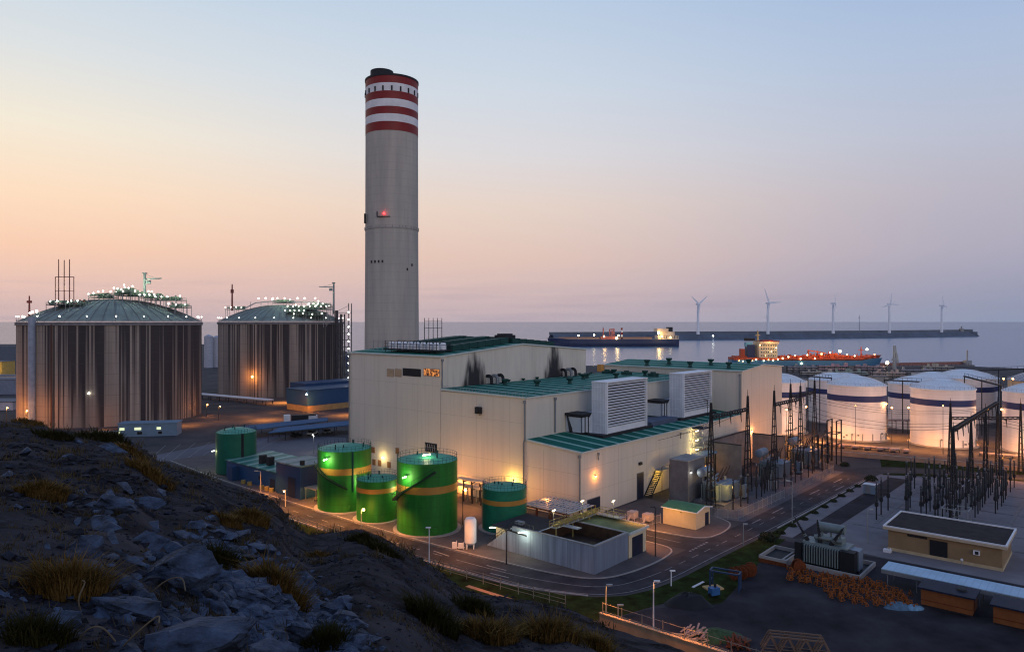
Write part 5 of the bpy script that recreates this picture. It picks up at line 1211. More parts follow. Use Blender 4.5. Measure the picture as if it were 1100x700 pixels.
o2_ = MB().bar((-.1,3,3.0),(-.5,3,3.1),.1).build('wall_lamp', m_dark, o)
def fence(label, pts, h, bars=True, step=2.5, mat=m_galv, rail=(.2,.9), dens=.28, name='mesh_fence'):
    x, y = W(*pts[0]); o = thing(name, label, 'fence', (x,y,0), ANG)
    b_ = MB(); base = pts[0]
    for p, q in zip(pts, pts[1:]):
        l = math.hypot(q[0]-p[0], q[1]-p[1]); n = max(1,round(l/step))
        P = lambda f: (p[0]+(q[0]-p[0])*f-base[0], p[1]+(q[1]-p[1])*f-base[1])
        for k in range(n+1):
            if k == n and q != pts[-1]: continue
            MB().bar((*P(k/n),0),(*P(k/n),h+.15),.08).build('post', mat, o)
        for r in rail: b_.bar((*P(0),h*r),(*P(1),h*r),.05)
        if bars:
            for k in range(int(l/dens)): b_.bar((*P(k*dens/l),h*.15),(*P(k*dens/l),h*.95),.03)
    b_.build('panel', mat, o); return o
fence('pale mesh fence round the nearest transformer compound',[(18.6,-9.5),(18.6,-20.5),(20.5,-24.2),(44,-24.8)],2.2,True,2.4,M('fence_pale',(.24,.26,.29),.6))
fence('pale mesh fence along the farther transformers up to the road bend',[(46,-24.9),(79,-24.9),(84,-20),(84,-12)],2.2,True,2.4,M('fence_pale2',(.20,.21,.24),.6))
fence('orange-lit mesh fence between the hall door and the hut',[(2.6,-2.5),(3.4,-12.5),(7.8,-13.6)],2.0,True,2.2,M('fence_warm',(.40,.36,.33),.5))
fence('long low wire fence on the verge below the hill',[(-38.5,60),(-39.5,30),(-39.6,4),(-38.4,-16),(-37.6,-24)],1.6,False,3.2,M('fence_brown',(.28,.22,.16),.6),(.3,.65,1.0))
for i, (t, s, lb) in enumerate(((6.3,-8.2,'beige pump unit nearer the hall inside the orange-lit fence'),(6.8,-11.4,'beige pump unit nearer the hut inside the orange-lit fence'))):
    o = pthing('pump_unit', lb, 'pump', t, s, 0, 0, 'pump units beside the hut'); MB().box(-.9,.9,-.8,.8,.6,1.9).build('housing', M('pump_beige',(.50,.40,.34),.6), o)
    m = MB()
    for a in (-.8,.8):
        for b2 in (-.7,.7): m.bar((a,b2,0),(a,b2,.6),.12)
    m.build('leg', m_dark, o); MB().tube((-.9,0,1.3),(-1.9,0,.4),.22,n=8).tube((.9,.3,1.4),(2.0,.3,1.4),.3,n=10).build('pipe', M('pump_pipe',(.42,.36,.33),.6), o)
# hedge-like low kerb planting along the road by the switchyard: individual shrubs
def shrub(t, s, r, label, group='dark shrubs along the switchyard kerb', hh=1.0):
    o = pthing('shrub', label, 'shrub', t, s, 0, rnd.uniform(0,6), group); m = MB(); rr = random.Random(int(t*13+s))
    for _ in range(int(260*r)):
        d = Vector((rr.gauss(0,1),rr.gauss(0,1),rr.gauss(0,1))).normalized()*r*(.5+.5*rr.random()**.5)
        c = Vector((d.x,d.y,abs(d.z)*.8*hh+.08)); a = Vector((rr.gauss(0,1),rr.gauss(0,1),rr.gauss(0,1))).normalized()*.13; b_ = a.cross(Vector((rr.gauss(0,1),rr.gauss(0,1),rr.gauss(0,1)))).normalized()*.1
        m.add([c-a-b_,c+a-b_,c+a+b_,c-a+b_],[(0,1,2,3)])
    m.build('leaves', m_shrub, o); MB().tube((0,0,0),(0,0,r*.7),.06,.03,6).build('stem', m_rust, o)
m_shrub = M('shrub_leaf', (.028,.040,.014), .8, var=.5, scale=2, tint=(.05,.04,.012))
shrub(11.5,-33.6,1.7,'round dark shrub at the corner of the road and switchyard path'); shrub(76.8,-34.6,1.6,'dark round shrub at the far end of the switchyard kerb'); shrub(92,-24,1.3,'small dark bush on the verge below the white tanks')
for i in range(9): shrub(17+i*6.3,-34.0+rnd.uniform(-.1,.1),.8,'low dark kerb shrub, %s along the switchyard kerb from the corner shrub' % ORD[i],'dark shrubs along the switchyard kerb',.7)

# ================================================================== TRANSFORMERS
def fins(m, x0, x1, y0, y1, z0, z1, n, axis):
    for k in range(n):
        f = (k+.5)/n
        if axis == 'x': x = x0+(x1-x0)*f; m.box(x-.07,x+.07,y0,y1,z0,z1)
        else: y = y0+(y1-y0)*f; m.box(x0,x1,y-.07,y+.07,z0,z1)
def bushing(m, p, q, r=.16, n=9):
    p = Vector(p); q = Vector(q); m.tube(p, p+(q-p)*.15, r*1.5)
    for k in range(n): a = p+(q-p)*(.15+.8*k/n); b_ = p+(q-p)*(.15+.8*(k+.55)/n); m.tube(a, b_, r*(1.45-.6*k/n), r*(1.1-.5*k/n), 8)
    m.tube(p+(q-p)*.15, q, r*.6, r*.4, 6)
def main_transformer(t, s, label, lit=False, k=1.0):
    o = pthing('transformer', label, 'transformer', t, s, 0, 0, 'main transformers along the hall')
    MB().box(-.6,9.6,-6.6,.6,0,.35).build('plinth', m_conc_d, o)
    MB().box(1.2,7.8,-4.8,-.8,.35,4.4).build('tank_body', m_trafo_b, o)
    m = MB(); fins(m,1.4,7.6,-6.3,-4.8,.8,4.1,14,'x'); m.box(1.3,7.7,-6.35,-4.8,4.1,4.25); m.build('radiator', m_trafo_b, o)
    m = MB(); fins(m,-.4,1.2,-4.6,-1,.8,4.1,9,'y'); m.build('side_radiator', m_trafo, o)
    MB().box(7.9,9.0,-4.4,-1.2,.5,3.6).build('control_cabinet', m_dark, o)
    m = MB().tube((-.5,-1.2,6.6),(3.4,-1.2,6.6),1.05,n=20).tube((-.62,-1.2,6.6),(-.5,-1.2,6.6),.9,1.05,20); m.build('conservator', m_trafo_b, o, smooth=True)
    m = MB()
    for a in (.3,2.8): m.bar((a,-1.2,4.4),(a,-1.2,5.7),.2)
    m.tube((2.6,-1.2,5.6),(4.0,-2.2,4.4),.13,n=6).tube((6,-3.8,4.4),(6,-3.8,5.2),.3,n=8).tube((5.4,-.9,4.4),(8.8,-.9,4.9),.2,n=8); m.build('pipe', m_grey, o)
    for a in (3.4,5.2,7.0):
        m = MB(); bushing(m,(a,-3.2,4.4),(a+.5,-4.4,7.6),.2); m.build('bushing', m_insul, o)
    if lit: lamp_light(W3(t+.4,s-7.4,4.4), 520, (1,.62,.14), .2)
    return o
main_transformer(29,-11,'yellow-lit transformer with pale drum, closest to the grey firewall box',True)
main_transformer(60,-11.5,'blue-grey transformer between the second and third lattice towers')
main_transformer(83,-11.5,'farthest transformer along the hall, backed by the orange tank glow')
o = pthing('firewall','dark grey concrete firewall behind the middle transformer','wall',53,-1.8); MB().box(0,.5,-9,0,0,9.2).box(.5,26,-.5,0,0,9.2).build('concrete_wall', m_conc_d, o); MB().box(-.06,.56,-9.06,.06,9.2,9.4).box(.56,26.06,-.56,.06,9.2,9.4).build('coping', m_dark, o)
o = pthing('firewall','low grey firewall between the middle and farthest transformers','wall',79.8,-2.8); MB().box(0,.5,-9,0,0,8.2).build('concrete_wall', m_conc_d, o); MB().box(-.06,.56,-9.06,.06,8.2,8.4).build('coping', m_dark, o)
o = pthing('duct_bridge','pale flat roofed bus duct bridging from hall to the near transformer','bus duct',41,-6); MB().box(0,9,0,3,7.2,7.7).box(1,2,0,5.9,6.0,7.2).build('duct', m_bluegrey, o); m = MB()
for a in (.3,8.7): m.bar((a,.3,0),(a,.3,7.2),.25).bar((a,2.7,0),(a,2.7,7.2),.25)
m.build('leg', m_dark, o)
for i,(t,s,lb) in enumerate(((38.5,-17.5,'tall grey switch cabinet right of the yellow-lit transformer'),(47,-14,'grey breaker cabinet behind the second lattice tower'),(73,-18,'grey switch cabinet right of the middle transformer'))):
    o = pthing('switch_cabinet', lb, 'cabinet', t, s, 0, 0, 'switch cabinets by the transformers'); MB().box(-.9,.9,-.8,.8,.4,3.2).build('cabinet_body', m_trafo_b, o); MB().box(-.8,.8,-.7,.7,0,.4).build('base', m_dark, o)
    b_ = MB(); 
    for a in (-.5,0,.5): bushing(b_,(a,0,3.2),(a,0,5.0),.12)
    b_.build('bushing', m_insul_b, o)
lamp_light(W3(88,-8,4), 2200, SOD, .4); lamp_light(W3(96,-14,5), 1800, SOD, .4); lamp_light(W3(50,-3,4), 260, SOD, .3); lamp_light(W3(73,-10,3.2), 900, (1,.36,.08), .3)

# lattice gantries
def lattice_tower(h, base=2.7, top=.10, beam_z=None, spread=.35, th=.24):
    m = MB(); legs = [(-base/2*1,-base*spread/2),(base/2,-base*spread/2),(base/2,base*spread/2),(-base/2,base*spread/2)]
    P = lambda c, z: (c[0]*(1-z/h)+c[0]*top*(z/h), c[1]*(1-z/h)+c[1]*top*(z/h), z)
    for c in legs: m.bar(P(c,0), P(c,h*.97), th*.8)
    n = 12
    for k in range(1, n):
        z = h*k/n
        for a, b_ in zip(legs, legs[1:]+legs[:1]): m.bar(P(a,z), P(b_,z), th*.6)
    m.tube((0,0,h*.94),(0,0,h+.8),.10,.04,6); return m
def beam(p, q, d=.6):
    m = MB(); p = Vector(p); q = Vector(q); n = max(4,int((q-p).length/1.3)); ax = (q-p).normalized(); sd_ = ax.cross(Vector((0,0,1))).normalized()*d/2; up = Vector((0,0,d/2))
    for a in (sd_+up, sd_-up, -sd_+up, -sd_-up): m.bar(p+a, q+a, .17)
    for k in range(n):
        a, b_ = p+(q-p)*(k/n), p+(q-p)*((k+1)/n); m.bar(a+sd_+up,b_+sd_-up,.12).bar(a-sd_-up,b_-sd_+up,.12).bar(a+sd_+up,b_-sd_+up,.12).bar(a+sd_-up,b_-sd_-up,.12)
    return m
def gantry(label, spots, h, bz_, arms=True, strings=3):
    t0, s0 = spots[0]; o = pthing('lattice_gantry', label, 'gantry', t0, s0, 0, 0, 'dark lattice gantries of the switchyard')
    for t, s in spots: b_ = lattice_tower(h).build('tower', m_dark, o); b_.location = (t-t0,s-s0,0)
    for (a, b2) in zip(spots, spots[1:]):
        beam((a[0]-t0,a[1]-s0,bz_),(b2[0]-t0,b2[1]-s0,bz_)).build('beam', m_dark, o)
        for k in range(strings):
            f = (k+.7)/(strings+.4); x, y = a[0]+(b2[0]-a[0])*f-t0, a[1]+(b2[1]-a[1])*f-s0
            m = MB(); bushing(m,(x,y,bz_-.4),(x,y-.2,bz_-2.6),.12,8); m.build('insulator_string', m_insul_b, o)
    return o
gantry('lattice gantry spanning the yellow-lit transformer',[(26,-15.7),(45,-15.9)],23.2,19.4)
gantry('lattice gantry spanning the middle transformer',[(61.5,-15.9),(79.6,-16.2)],23.2,19.0)
gantry('farthest lattice gantry, before the left white tank',[(84,-12),(101,-13)],23.2,19.0)
gantry('long sloping-looking gantry over the dense insulator field',[(47,-57.2),(68,-57.2),(89,-57.2),(110,-57.2)],19.2,18.4,True,3)
for i,(t,s,h,lb) in enumerate(((93,-21.5,12,'dark steel portal at the right end of the transformer yard'),(80,-21.8,9,'short dark steel portal behind the pale fence'))):
    o = pthing('steel_portal', lb, 'portal frame', t, s, 0, 0, 'dark steel portals by the transformers'); m = MB()
    for a in (0,4.5): m.bar((a,0,0),(a,0,h),.3).bar((a,2.5,0),(a,2.5,h),.3).bar((a,0,h*.7),(a,2.5,h*.7),.2)
    for z in (h*.45,h*.7,h): m.bar((0,0,z),(4.5,0,z),.22).bar((0,2.5,z),(4.5,2.5,z),.22)
    m.build('portal_frame', m_dark, o)
o = gantry('second lattice gantry standing behind the long one, nearer the white tanks',[(100,-48),(112,-62)],19,14.5)
for i,(t,s,h,lb) in enumerate(((42,-23.6,9.5,'thin dark pole inside the near compound fence'),(88,-20,10,'dark pole nearest the left white tank in the transformer yard'),(96.5,-19,10,'dark pole farthest out in the transformer yard'))):
    o = pthing('thin_pole', lb, 'pole', t, s, 0, 0, 'thin poles in the transformer yard'); MB().tube((0,0,0),(0,0,h),.16,.1,8).build('shaft', m_dark, o); MB().bar((-.7,0,h-.3),(.7,0,h-.3),.12).build('crossarm', m_dark, o)
# overhead conductors
def wire(pts, sag): 
    m = MB()
    for a, b_ in zip(pts, pts[1:]):
        a = Vector(a); b_ = Vector(b_); q = []
        for k in range(17): f = k/16; q.append(a+(b_-a)*f-Vector((0,0,sag*4*f*(1-f))))
        m.path(q, .035, 4)
    return m
def wires(label, pts, sag, off, group='overhead wires of the switchyard'):
    o = thing('overhead_wire', label, 'wire', pts[0], 0, group)
    q = [Vector(p)-Vector(pts[0]) for p in pts]; wire(q, sag).build('conductor', m_dark, o)
D = Vector((U[0],U[1],0))
for k in range(3):
    wires('%s overhead wire from the near transformer gantry to the hall wall' % ['left','middle','right'][k], [W3(29+k*6,-15.8,19),W3(31+k*6,-.2,12.2)], .6, 0)
    wires('%s overhead wire from the middle gantry across the road to the insulator field' % ['nearest','middle','farthest'][k], [W3(64+k*6,-16,18.6),W3(54+k*6,-57.2,18)], 2.6, 0)
    wires('%s overhead wire from the far gantry to the insulator field' % ['nearest','middle','farthest'][k], [W3(88+k*5,-12.6,18.6),W3(92+k*5,-57.2,18)], 2.6, 0)
    pass
    wires('%s overhead wire from the insulator gantry out past the right white tank' % ['nearest','middle','farthest'][k], [W3(72+k*5,-57.2,18),W3(76+k*5,-118,17)], 3, 0)

# ================================================================== SWITCHYARD: insulator posts
def post_proto(kind):
    o = thing('insulator_post','x','insulator post',(0,0,0),0,'insulator posts of the switchyard')
    if kind == 0:
        MB().bar((0,0,0),(0,0,2.7),.22).cbox(0,0,2.7,.5,.5,.12).build('support', m_dark, o); m = MB(); bushing(m,(0,0,2.8),(0,0,7.4),.25,14); m.build('insulator', m_insul_b, o); MB().tube((0,0,7.4),(0,0,7.9),.16,.2,10).build('cap', M('cap_pale',(.16,.16,.18),.5), o)
    elif kind == 1:
        MB().bar((0,0,0),(0,0,2.4),.20).cbox(0,0,2.4,.7,.5,.3).build('support', m_dark, o); m = MB(); bushing(m,(0,0,2.7),(0,0,6.2),.22,11); m.build('insulator', m_insul_b, o); MB().cbox(0,0,6.2,.4,.4,.3).build('cap', M('cap_grey',(.06,.06,.07),.5), o)
    else:
        MB().bar((-.5,0,0),(-.5,0,2.5),.16).bar((.5,0,0),(.5,0,2.5),.16).bar((-.8,0,2.5),(.8,0,2.5),.2).build('support', m_galv, o); m = MB(); bushing(m,(-.6,0,2.6),(-.6,0,5.2),.17,9); bushing(m,(.6,0,2.6),(.6,0,5.2),.17,9); m.build('insulator', m_insul_b, o); MB().bar((-.7,0,5.3),(.7,0,5.3),.14).build('blade', m_galv, o)
    return o
protos = {}
rowname = {-45:'open row by the road',-48.3:'second row in',-51.8:'third row in',-54.6:'fourth row in',-57.2:'row under the long gantry',-59.7:'outermost dense row',-62.6:'short outer row',-49.9:'sparse row behind the second'}
spec = {-62.6:[60,64,68,72,76,80,85,91],-49.9:[57,60,63,76,80],-45:[39,43.7,48.5,66,70,74],-48.3:[48.6,51.2,53.8,69,73,77],-51.8:[46.5,49.4,53.3,61,65,69,80,84],-54.6:[44,47,50,55,58,62,66,70,75,79,83],-57.2:[44.5,51,54.5,58,61.5,64.8,71,74.5,78,81.5,85,92],-59.7:[50.5,54,57.5,61,64.5,68,71.5,75,78.5,82,86,90,94,98]}
nk = 0
for s, ts in spec.items():
    for i, t in enumerate(ts):
        kind = 0 if s in (-45,-48.3) else (1 if (i+nk) % 3 else 0) if s != -57.2 else (2 if i % 2 else 1)
        lb = 'dark insulator post, %s from the near end of the %s' % (ORD[i], rowname[s]); nk += 1
        p = W3(t, s+rnd.uniform(-.25,.25))
        if kind not in protos: protos[kind] = post_proto(kind); q = protos[kind]; q.location = p; q.rotation_euler[2] = ANG; q['label'] = lb
        else: dup(protos[kind], p, ANG, lb)
for i,(t,s) in enumerate(((58,-74),(58,-78),(44,-82),(44,-86),(66,-74),(66,-78))):
    lb = 'tall insulator post standing apart at the right edge, %s one from the long gantry' % ORD[i]; dup(protos[0], W3(t,s), ANG, lb)
for i,(t,s,kd) in enumerate([(27.5,-20,1),(31,-20.2,1),(34.5,-20.3,1),(40,-20,0),(42.5,-20.2,1),(46,-19.5,1),(49,-19,0),(52,-18.5,1),(56,-20.5,1),(59,-21,1),(62,-21,0),(66,-21,1),(70,-21.5,1),(76,-20.5,0),(79,-20,1),(85,-20,1),(88,-21,1)]):
    dup(protos[kd], W3(t,s), ANG, 'dark insulator post inside the pale compound fence, %s from the road corner' % (ORD+['seventeenth'])[i], 'insulator posts in the transformer compound')
for i,(t,s,lb) in enumerate(((36.5,-9,'dark pipe frame between the yellow-lit transformer and the bus duct'),(51,-19,'dark steel bench before the middle firewall'),(71.5,-12,'dark pipe frame right of the middle transformer'),(92,-9,'dark pipe frame beyond the farthest transformer'))):
    o = pthing('steel_bench', lb, 'steel bench', t, s, 0, 0, 'dark steel benches between the transformers'); m, p_ = MB(), MB()
    for a in (-1.6,0,1.6):
        for b_ in (-1.2,1.2): m.bar((a,b_,0),(a,b_,5.2),.16)
        m.bar((a,-1.2,5.2),(a,1.2,5.2),.16).bar((a,-1.2,2.6),(a,1.2,2.6),.12)
    for b_ in (-1.2,1.2): m.bar((-1.6,b_,5.2),(1.6,b_,5.2),.16).bar((-1.6,b_,2.6),(1.6,b_,2.6),.12)
    m.build('bench_frame', m_dark, o)
    for k in range(3): MB().tube((-1.5+1.5*k,0,0),(-1.5+1.5*k,0,3.2+.4*k),.18,n=7).build('riser', m_grey, o)
    for k in range(3): q = MB(); bushing(q,(-1.4+1.4*k,0,5.2),(-1.4+1.4*k,0,7.4),.16,8); q.build('insulator', m_insul_b, o)
    MB().cbox(.8,-.7,.1,1.1,.8,1.8).build('terminal_box', m_galv, o)
o = pthing('busbar_stand','small steel busbar frame at the near end of the insulator field','busbar stand',42,-56); m = MB()
for a in (0,4.2):
    for b_ in (0,2.2,4.4): m.bar((a,-b_,0),(a,-b_,3.6),.14)
    m.bar((a,0,3.6),(a,-4.4,3.6),.16).bar((a,0,1.4),(a,-4.4,1.4),.1)
for b_ in (0,2.2,4.4): m.bar((0,-b_,3.6),(4.2,-b_,3.6),.12)
m.build('frame', m_galv, o); m = MB()
for b_ in (.6,2.2,3.8): bushing(m,(2,-b_,3.6),(2,-b_,5),.14,6)
m.build('insulator', m_insul_b, o)
o = pthing('marshalling_kiosk','small pale box kiosk on the switchyard edge by the road','kiosk',60.8,-36.9); MB().box(0,1.8,-2.6,0,.15,2.2).build('kiosk_body', m_bluegrey, o); MB().box(-.1,1.9,-2.7,.1,2.2,2.32).build('roof', m_chw, o); MB().box(-.05,0,-1.6,-.4,.3,2).build('door', m_grey, o)
lamp_light(W3(104,-62,5), 3600, SOD, .5); lamp_light(W3(108,-84,5), 3000, (1,.55,.12), .5)

# ================================================================== CONTROL BUILDING
o = pthing('control_building','low tan control building with flat dark roof in the switchyard','building',19.6,-68.4)
MB().box(0,11.4,0,16.6,0,3.7).build('wall', m_tan, o)
MB().box(-.7,12.1,-.7,17.3,3.7,4.15).build('roof', M('tan_fascia',(.42,.34,.24),.8), o).name = 'eaves'
MB().box(-.45,11.85,-.45,17.05,4.15,4.17).build('roof', m_flat, o)
MB().box(-.7,-.45,-.7,17.3,4.15,4.38).box(11.85,12.1,-.7,17.3,4.15,4.38).box(-.45,11.85,-.7,-.45,4.15,4.38).box(-.45,11.85,17.05,17.3,4.15,4.38).build('parapet', m_chw, o)
MB().box(-.12,0,-.12,16.7,0,.5).box(-.11,11.5,-.12,0,0,.5).build('plinth', M('plinth_tan',(.46,.36,.22),.8), o)
MB().box(-.1,-.01,7.6,10.2,.1,3.1).build('door', m_black, o)
q = MB().box(-.5,-.02,3.0,3.9,2.0,2.7).build('air_conditioner', m_chw, o); MB().box(-.53,-.501,3.15,3.65,2.1,2.6).build('fan_grille', m_dark, q)
MB().box(-.06,-.01,10.6,13.6,3.0,3.4).build('vent_strip', m_dark, o)
m = MB(); m.tube((-1.2,16,0),(-1.2,16,.7),.1,n=6).cbox(-1.4,16.4,0,.9,1.2,.5); m.build('meter_box', m_chw, o)
x, y = W(18.6,-63); o = thing('low_bollard_lamp','small white bollard lamp before the control building wall','bollard lamp',(x,y,0)); MB().tube((0,0,0),(0,0,.8),.06,n=6).build('post', m_galv, o); MB().ball((0,0,.95),.22,10,6).build('globe', m_chw, o)
# canopy behind the cabins
o = pthing('canopy','long pale blue sheet roof on posts behind the orange cabins','canopy',0,-84)
MB().box(0,4.3,0,28.6,2.55,2.68).build('roof', m_canopy, o); m = MB()
for k in range(8): m.bar((.3,.5+k*3.9,0),(.3,.5+k*3.9,2.55),.12).bar((4,.5+k*3.9,0),(4,.5+k*3.9,2.55),.12)
m.box(.02,.1,0,28.6,2.0,2.54); m.build('post', m_grey, o)
def cabin(t, s, w_, label):
    o = pthing('site_cabin', label, 'cabin', t, s, 0, 0, 'orange site cabins')
    MB().box(0,3.8,0,w_,.25,2.5).build('wall', m_orange_cabin, o); MB().box(-.45,4.1,-.35,w_+.35,2.5,2.72).build('roof', m_navy_roof, o); MB().box(.1,3.7,.1,w_-.1,0,.25).build('skid', m_dark, o)
    MB().bar((-.03,0,.95),(-.03,w_,.95),.03,.12).build('ledge', m_rust, o); MB().lathe([(0,2.72),(.7,2.72),(.6,2.95),(0,3.0)],12,2,1.6).build('roof_patch', m_black, o)
    MB().box(.8,1.8,-.05,-.01,.3,2.3).build('door', m_rust, o)
cabin(-4.5,-67.8,6.2,'orange cabin with navy roof, fully in view before the canopy'); cabin(-5.2,-77.6,7.4,'orange cabin with navy roof cut by the right edge')
# spare transformer with concrete bund
o = pthing('transformer','grey-green transformer with three angled bushings in a concrete bund','transformer',1.6,-42.2,0,0)
L_ = 8.2
MB().box(1.2,4.8,-L_+.6,-.6,.3,3.7).build('tank_body', m_trafo, o)
m = MB(); fins(m,.2,1.2,-L_+1.6,-1.0,.6,3.45,14,'y'); m.box(.9,1.2,-L_+1.6,-1.0,.6,3.5); m.build('radiator', m_trafo, o)
m = MB(); fins(m,4.8,5.8,-L_+1.6,-1.0,.6,3.45,14,'y'); m.build('radiator', m_trafo, o)
MB().box(.6,3,-.6,.5,.3,3.5).build('end_box', m_black, o); MB().box(.2,2.0,-L_-.7,-L_+1.5,.3,3.5).build('end_box', m_black, o); MB().box(2.1,4.4,-L_-.9,-L_+.6,.3,3.4).build('cooler_box', m_trafo_b, o)
m = MB().tube((3.6,-6.6,6.0),(3.6,-2.4,6.0),.75,n=20); m.build('conservator', m_trafo, o, smooth=True)
m = MB().box(2.4,4.6,-6.4,-2.2,3.7,4.6)
for y in (-5.8,-4.4,-3): m.bar((3.6,y,4.6),(3.6,y,5.4),.25).tube((2.4,y,4.4),(2.4,y-.6,4.4),.4,n=10)
m.tube((2.2,-6.6,4.5),(2.2,-2.2,4.5),.35,n=10); m.build('cover_gear', m_trafo, o)
for a, b_ in (((2,-1.2,3.7),(2.2,1.0,7.0)),((2,-3.2,3.7),(2.0,-2.7,7.4)),((1.8,-4.9,3.7),(2.0,-6.8,6.8))):
    q = MB(); bushing(q, a, b_, .24, 12); q.build('bushing', m_black, o); MB().tube(a, Vector(a)+(Vector(b_)-Vector(a))*.3,.3,.26,10).build('turret', m_trafo, o)
b_ = MB().box(-1.2,-.9,-L_-2.0,2.0,0,.7).box(7.2,7.5,-L_-2.0,2.0,0,.7).box(-.9,7.2,-L_-2.0,-L_-1.7,0,.7).box(-.9,7.2,1.7,2.0,0,.7); b_.build('bund_wall', m_kerb, o)
MB().box(-.9,7.2,-L_-1.7,1.7,.0,.06).build('bund_floor', m_black, o)
o = pthing('oil_pit','small white-edged concrete pit left of the grey-green transformer','pit',-1.2,-41.6)
m = MB().box(0,.3,0,4.6,0,1.1).box(6.8,7.1,0,4.6,0,1.1).box(.3,6.8,4.3,4.6,0,1.1).box(.3,6.8,0,.3,0,1.1); m.build('pit_wall', m_kerb, o)
MB().box(-.02,-.005,0,4.6,0,.65).build('rust_skirt', m_rust, o); MB().box(.3,6.8,.3,4.3,.5,.55).build('pit_water', m_black, o)
# heap of small rusty orange frames
proto = thing('steel_trestle','small rust orange steel frame in the crowded heap before the grey-green transformer','steel trestle',(0,0,0),0,'rust orange frames heaped in the yard')
m = MB()
for a in (-.55,.55):
    m.bar((a,-.45,0),(a,0,1.0),.12).bar((a,.45,0),(a,0,1.0),.12).bar((a,-.45,.05),(a,.45,.05),.10)
m.bar((-.55,0,1.0),(.55,0,1.0),.12).bar((-.55,-.45,.05),(.55,-.45,.05),.1).bar((-.55,.2,.5),(.55,.2,.5),.3,.08); m.build('frame_bars', M('frame_orange',(.26,.078,.018),.7,var=.4,scale=3,spec=.1), proto); proto.scale = (.66,.66,.66)
first = True
for i in range(11):
    for j_ in range(13):
        f, g = (i+rnd.uniform(-.3,.3))/10, (j_+rnd.uniform(-.3,.3))/12
        px = 850+ g*95 - f*0 + f*38*g; py = 612+ f*22 + g*16+ f*6*(1-abs(g-.6))
        if f > .55 and g < .28: continue
        x, y = G(px,py); 
        if first: proto.location = (x,y,0); first = False
        else: 
            q = dup(proto,(x,y,rnd.choice((0,0,.25))),rnd.uniform(0,6.28)); q.rotation_euler[0] = rnd.uniform(-.4,.4)
for i, (px, py) in enumerate(((958,640),(968,638),(978,639),(962,635),(972,643))):
    dup(proto,(*G(px,py),0),rnd.uniform(0,6),'rust orange frame in the thin tail of the heap, %s from the cabin' % ORD[i])
# other things left in the yard
def tarp(px, py, r, h, label, mat, name='tarpaulin_heap', cat='heap'):
    x, y = G(px,py); o = thing(name, label, cat, (x,y,0)); m = MB(); rr = random.Random(int(px)); n = 20; rings = 6; vs = [(0,0,h)]
    for k in range(1,rings+1):
        for i in range(n):
            a = 2*PI*i/n; q = r*k/rings*(1+.22*noise.noise(Vector((math.cos(a)*1.3+px,math.sin(a)*1.3,0)))); z = h*(1-(k/rings)**2)*(1+.35*noise.noise(Vector((math.cos(a)*2+px,math.sin(a)*2,k*.5)))); vs.append((q*math.cos(a)*1.3,q*math.sin(a)*.8,max(0,z)))
    fs = [(0,1+i,1+(i+1)%n) for i in range(n)]
    for k in range(rings-1):
        for i in range(n): a = 1+k*n+i; b_ = 1+k*n+(i+1)%n; fs.append((a,a+n,b_+n,b_))
    m.add(vs,fs); m.build('tarpaulin', mat, o, smooth=True, angle=50)
tarp(740,649,2.5,1.6,'black tarpaulin heap on the edge of the grass bank',m_black)
tarp(965,652,1.5,.7,'blue-grey crumpled tarpaulin by the end of the orange frames',M('tarp_blue',(.07,.13,.19),.6,var=.4,scale=2)); tarp(981,653,1.2,.5,'pale blue tarpaulin left of the first orange cabin',M('tarp_pale',(.14,.26,.36),.6,var=.4,scale=2))
x, y = G(767,640); o = thing('blue_machine','small bright blue pump on the grass bank below the blue frame','pump',(x,y,0),.4); MB().box(-.7,.7,-.5,.5,.3,1.3).build('body', M('bright_blue',(.03,.12,.30),.5), o); MB().tube((-.8,0,.3),(.8,0,.3),.28,n=10).build('wheel', m_black, o); MB().tube((.2,0,1.3),(.2,0,1.8),.18,n=8).build('cap', m_dark, o)
x, y = G(766,632); o = thing('timber_slab','pale ochre slab lying on the grass bank','slab',(x,y,.05),.3); MB().box(-1.3,1.3,-.9,.9,0,.22).build('board', M('slab_ochre',(.50,.33,.14),.8), o); MB().bar((-1,-.7,-.05),(-1,.7,-.05),.1).build('bearer', m_rust, o)
x, y = G(780,632); o = thing('steel_portal','blue steel portal frame standing on the grass bank','frame',(x,y,0),-.5); m = MB()
for a in (-2.2,2.0):
    for b_ in (-.8,.8): m.bar((a,b_,0),(a,b_,2.6),.22)
    m.bar((a,-.8,2.6),(a,.8,2.6),.22).bar((a,-.8,1.2),(a,.8,1.2),.16)
for b_ in (-.8,.8): m.bar((-2.2,b_,2.6),(2.0,b_,2.6),.22)
m.box(1.9,2.1,-.8,.8,.3,2.4); m.build('steel_frame', M('frame_blue',(.018,.042,.10),.5), o)
for i, (px, py, lb) in enumerate(((790,622,'rusty cable reel at the left of the standing group'),(798,621,'middle rusty cable reel of the standing group'),(806,618,'right-hand rusty cable reel of the standing group'),(858,614,'rusty cable reel leaning at the end of the white-edged pit'))):
    x, y = G(px,py); o = thing('cable_reel', lb, 'cable reel', (x,y,1.0), .5+i*.35, 'rusty cable reels in the yard'); m = MB()
    for a in (-.5,.5): m.lathe([(.35,-.05),(1.0,-.05),(1.0,.05),(.35,.05),(.35,-.05)],18); 
    q = [(v[2]+(-.5 if k < 90 else .5), v[0], v[1]) for k, v in enumerate(m.v)]; m.v = q; m.build('flange', m_rust, o); MB().tube((-.5,0,0),(.5,0,0),.6,n=16).build('drum', m_rust, o)
x, y = G(750,628); o = thing('pale_plank','pale plank lying on the dark grass bank','plank',(x,y,.06),.8); MB().box(-1.6,1.6,-.18,.18,-.02,.08).build('board', m_chw, o)
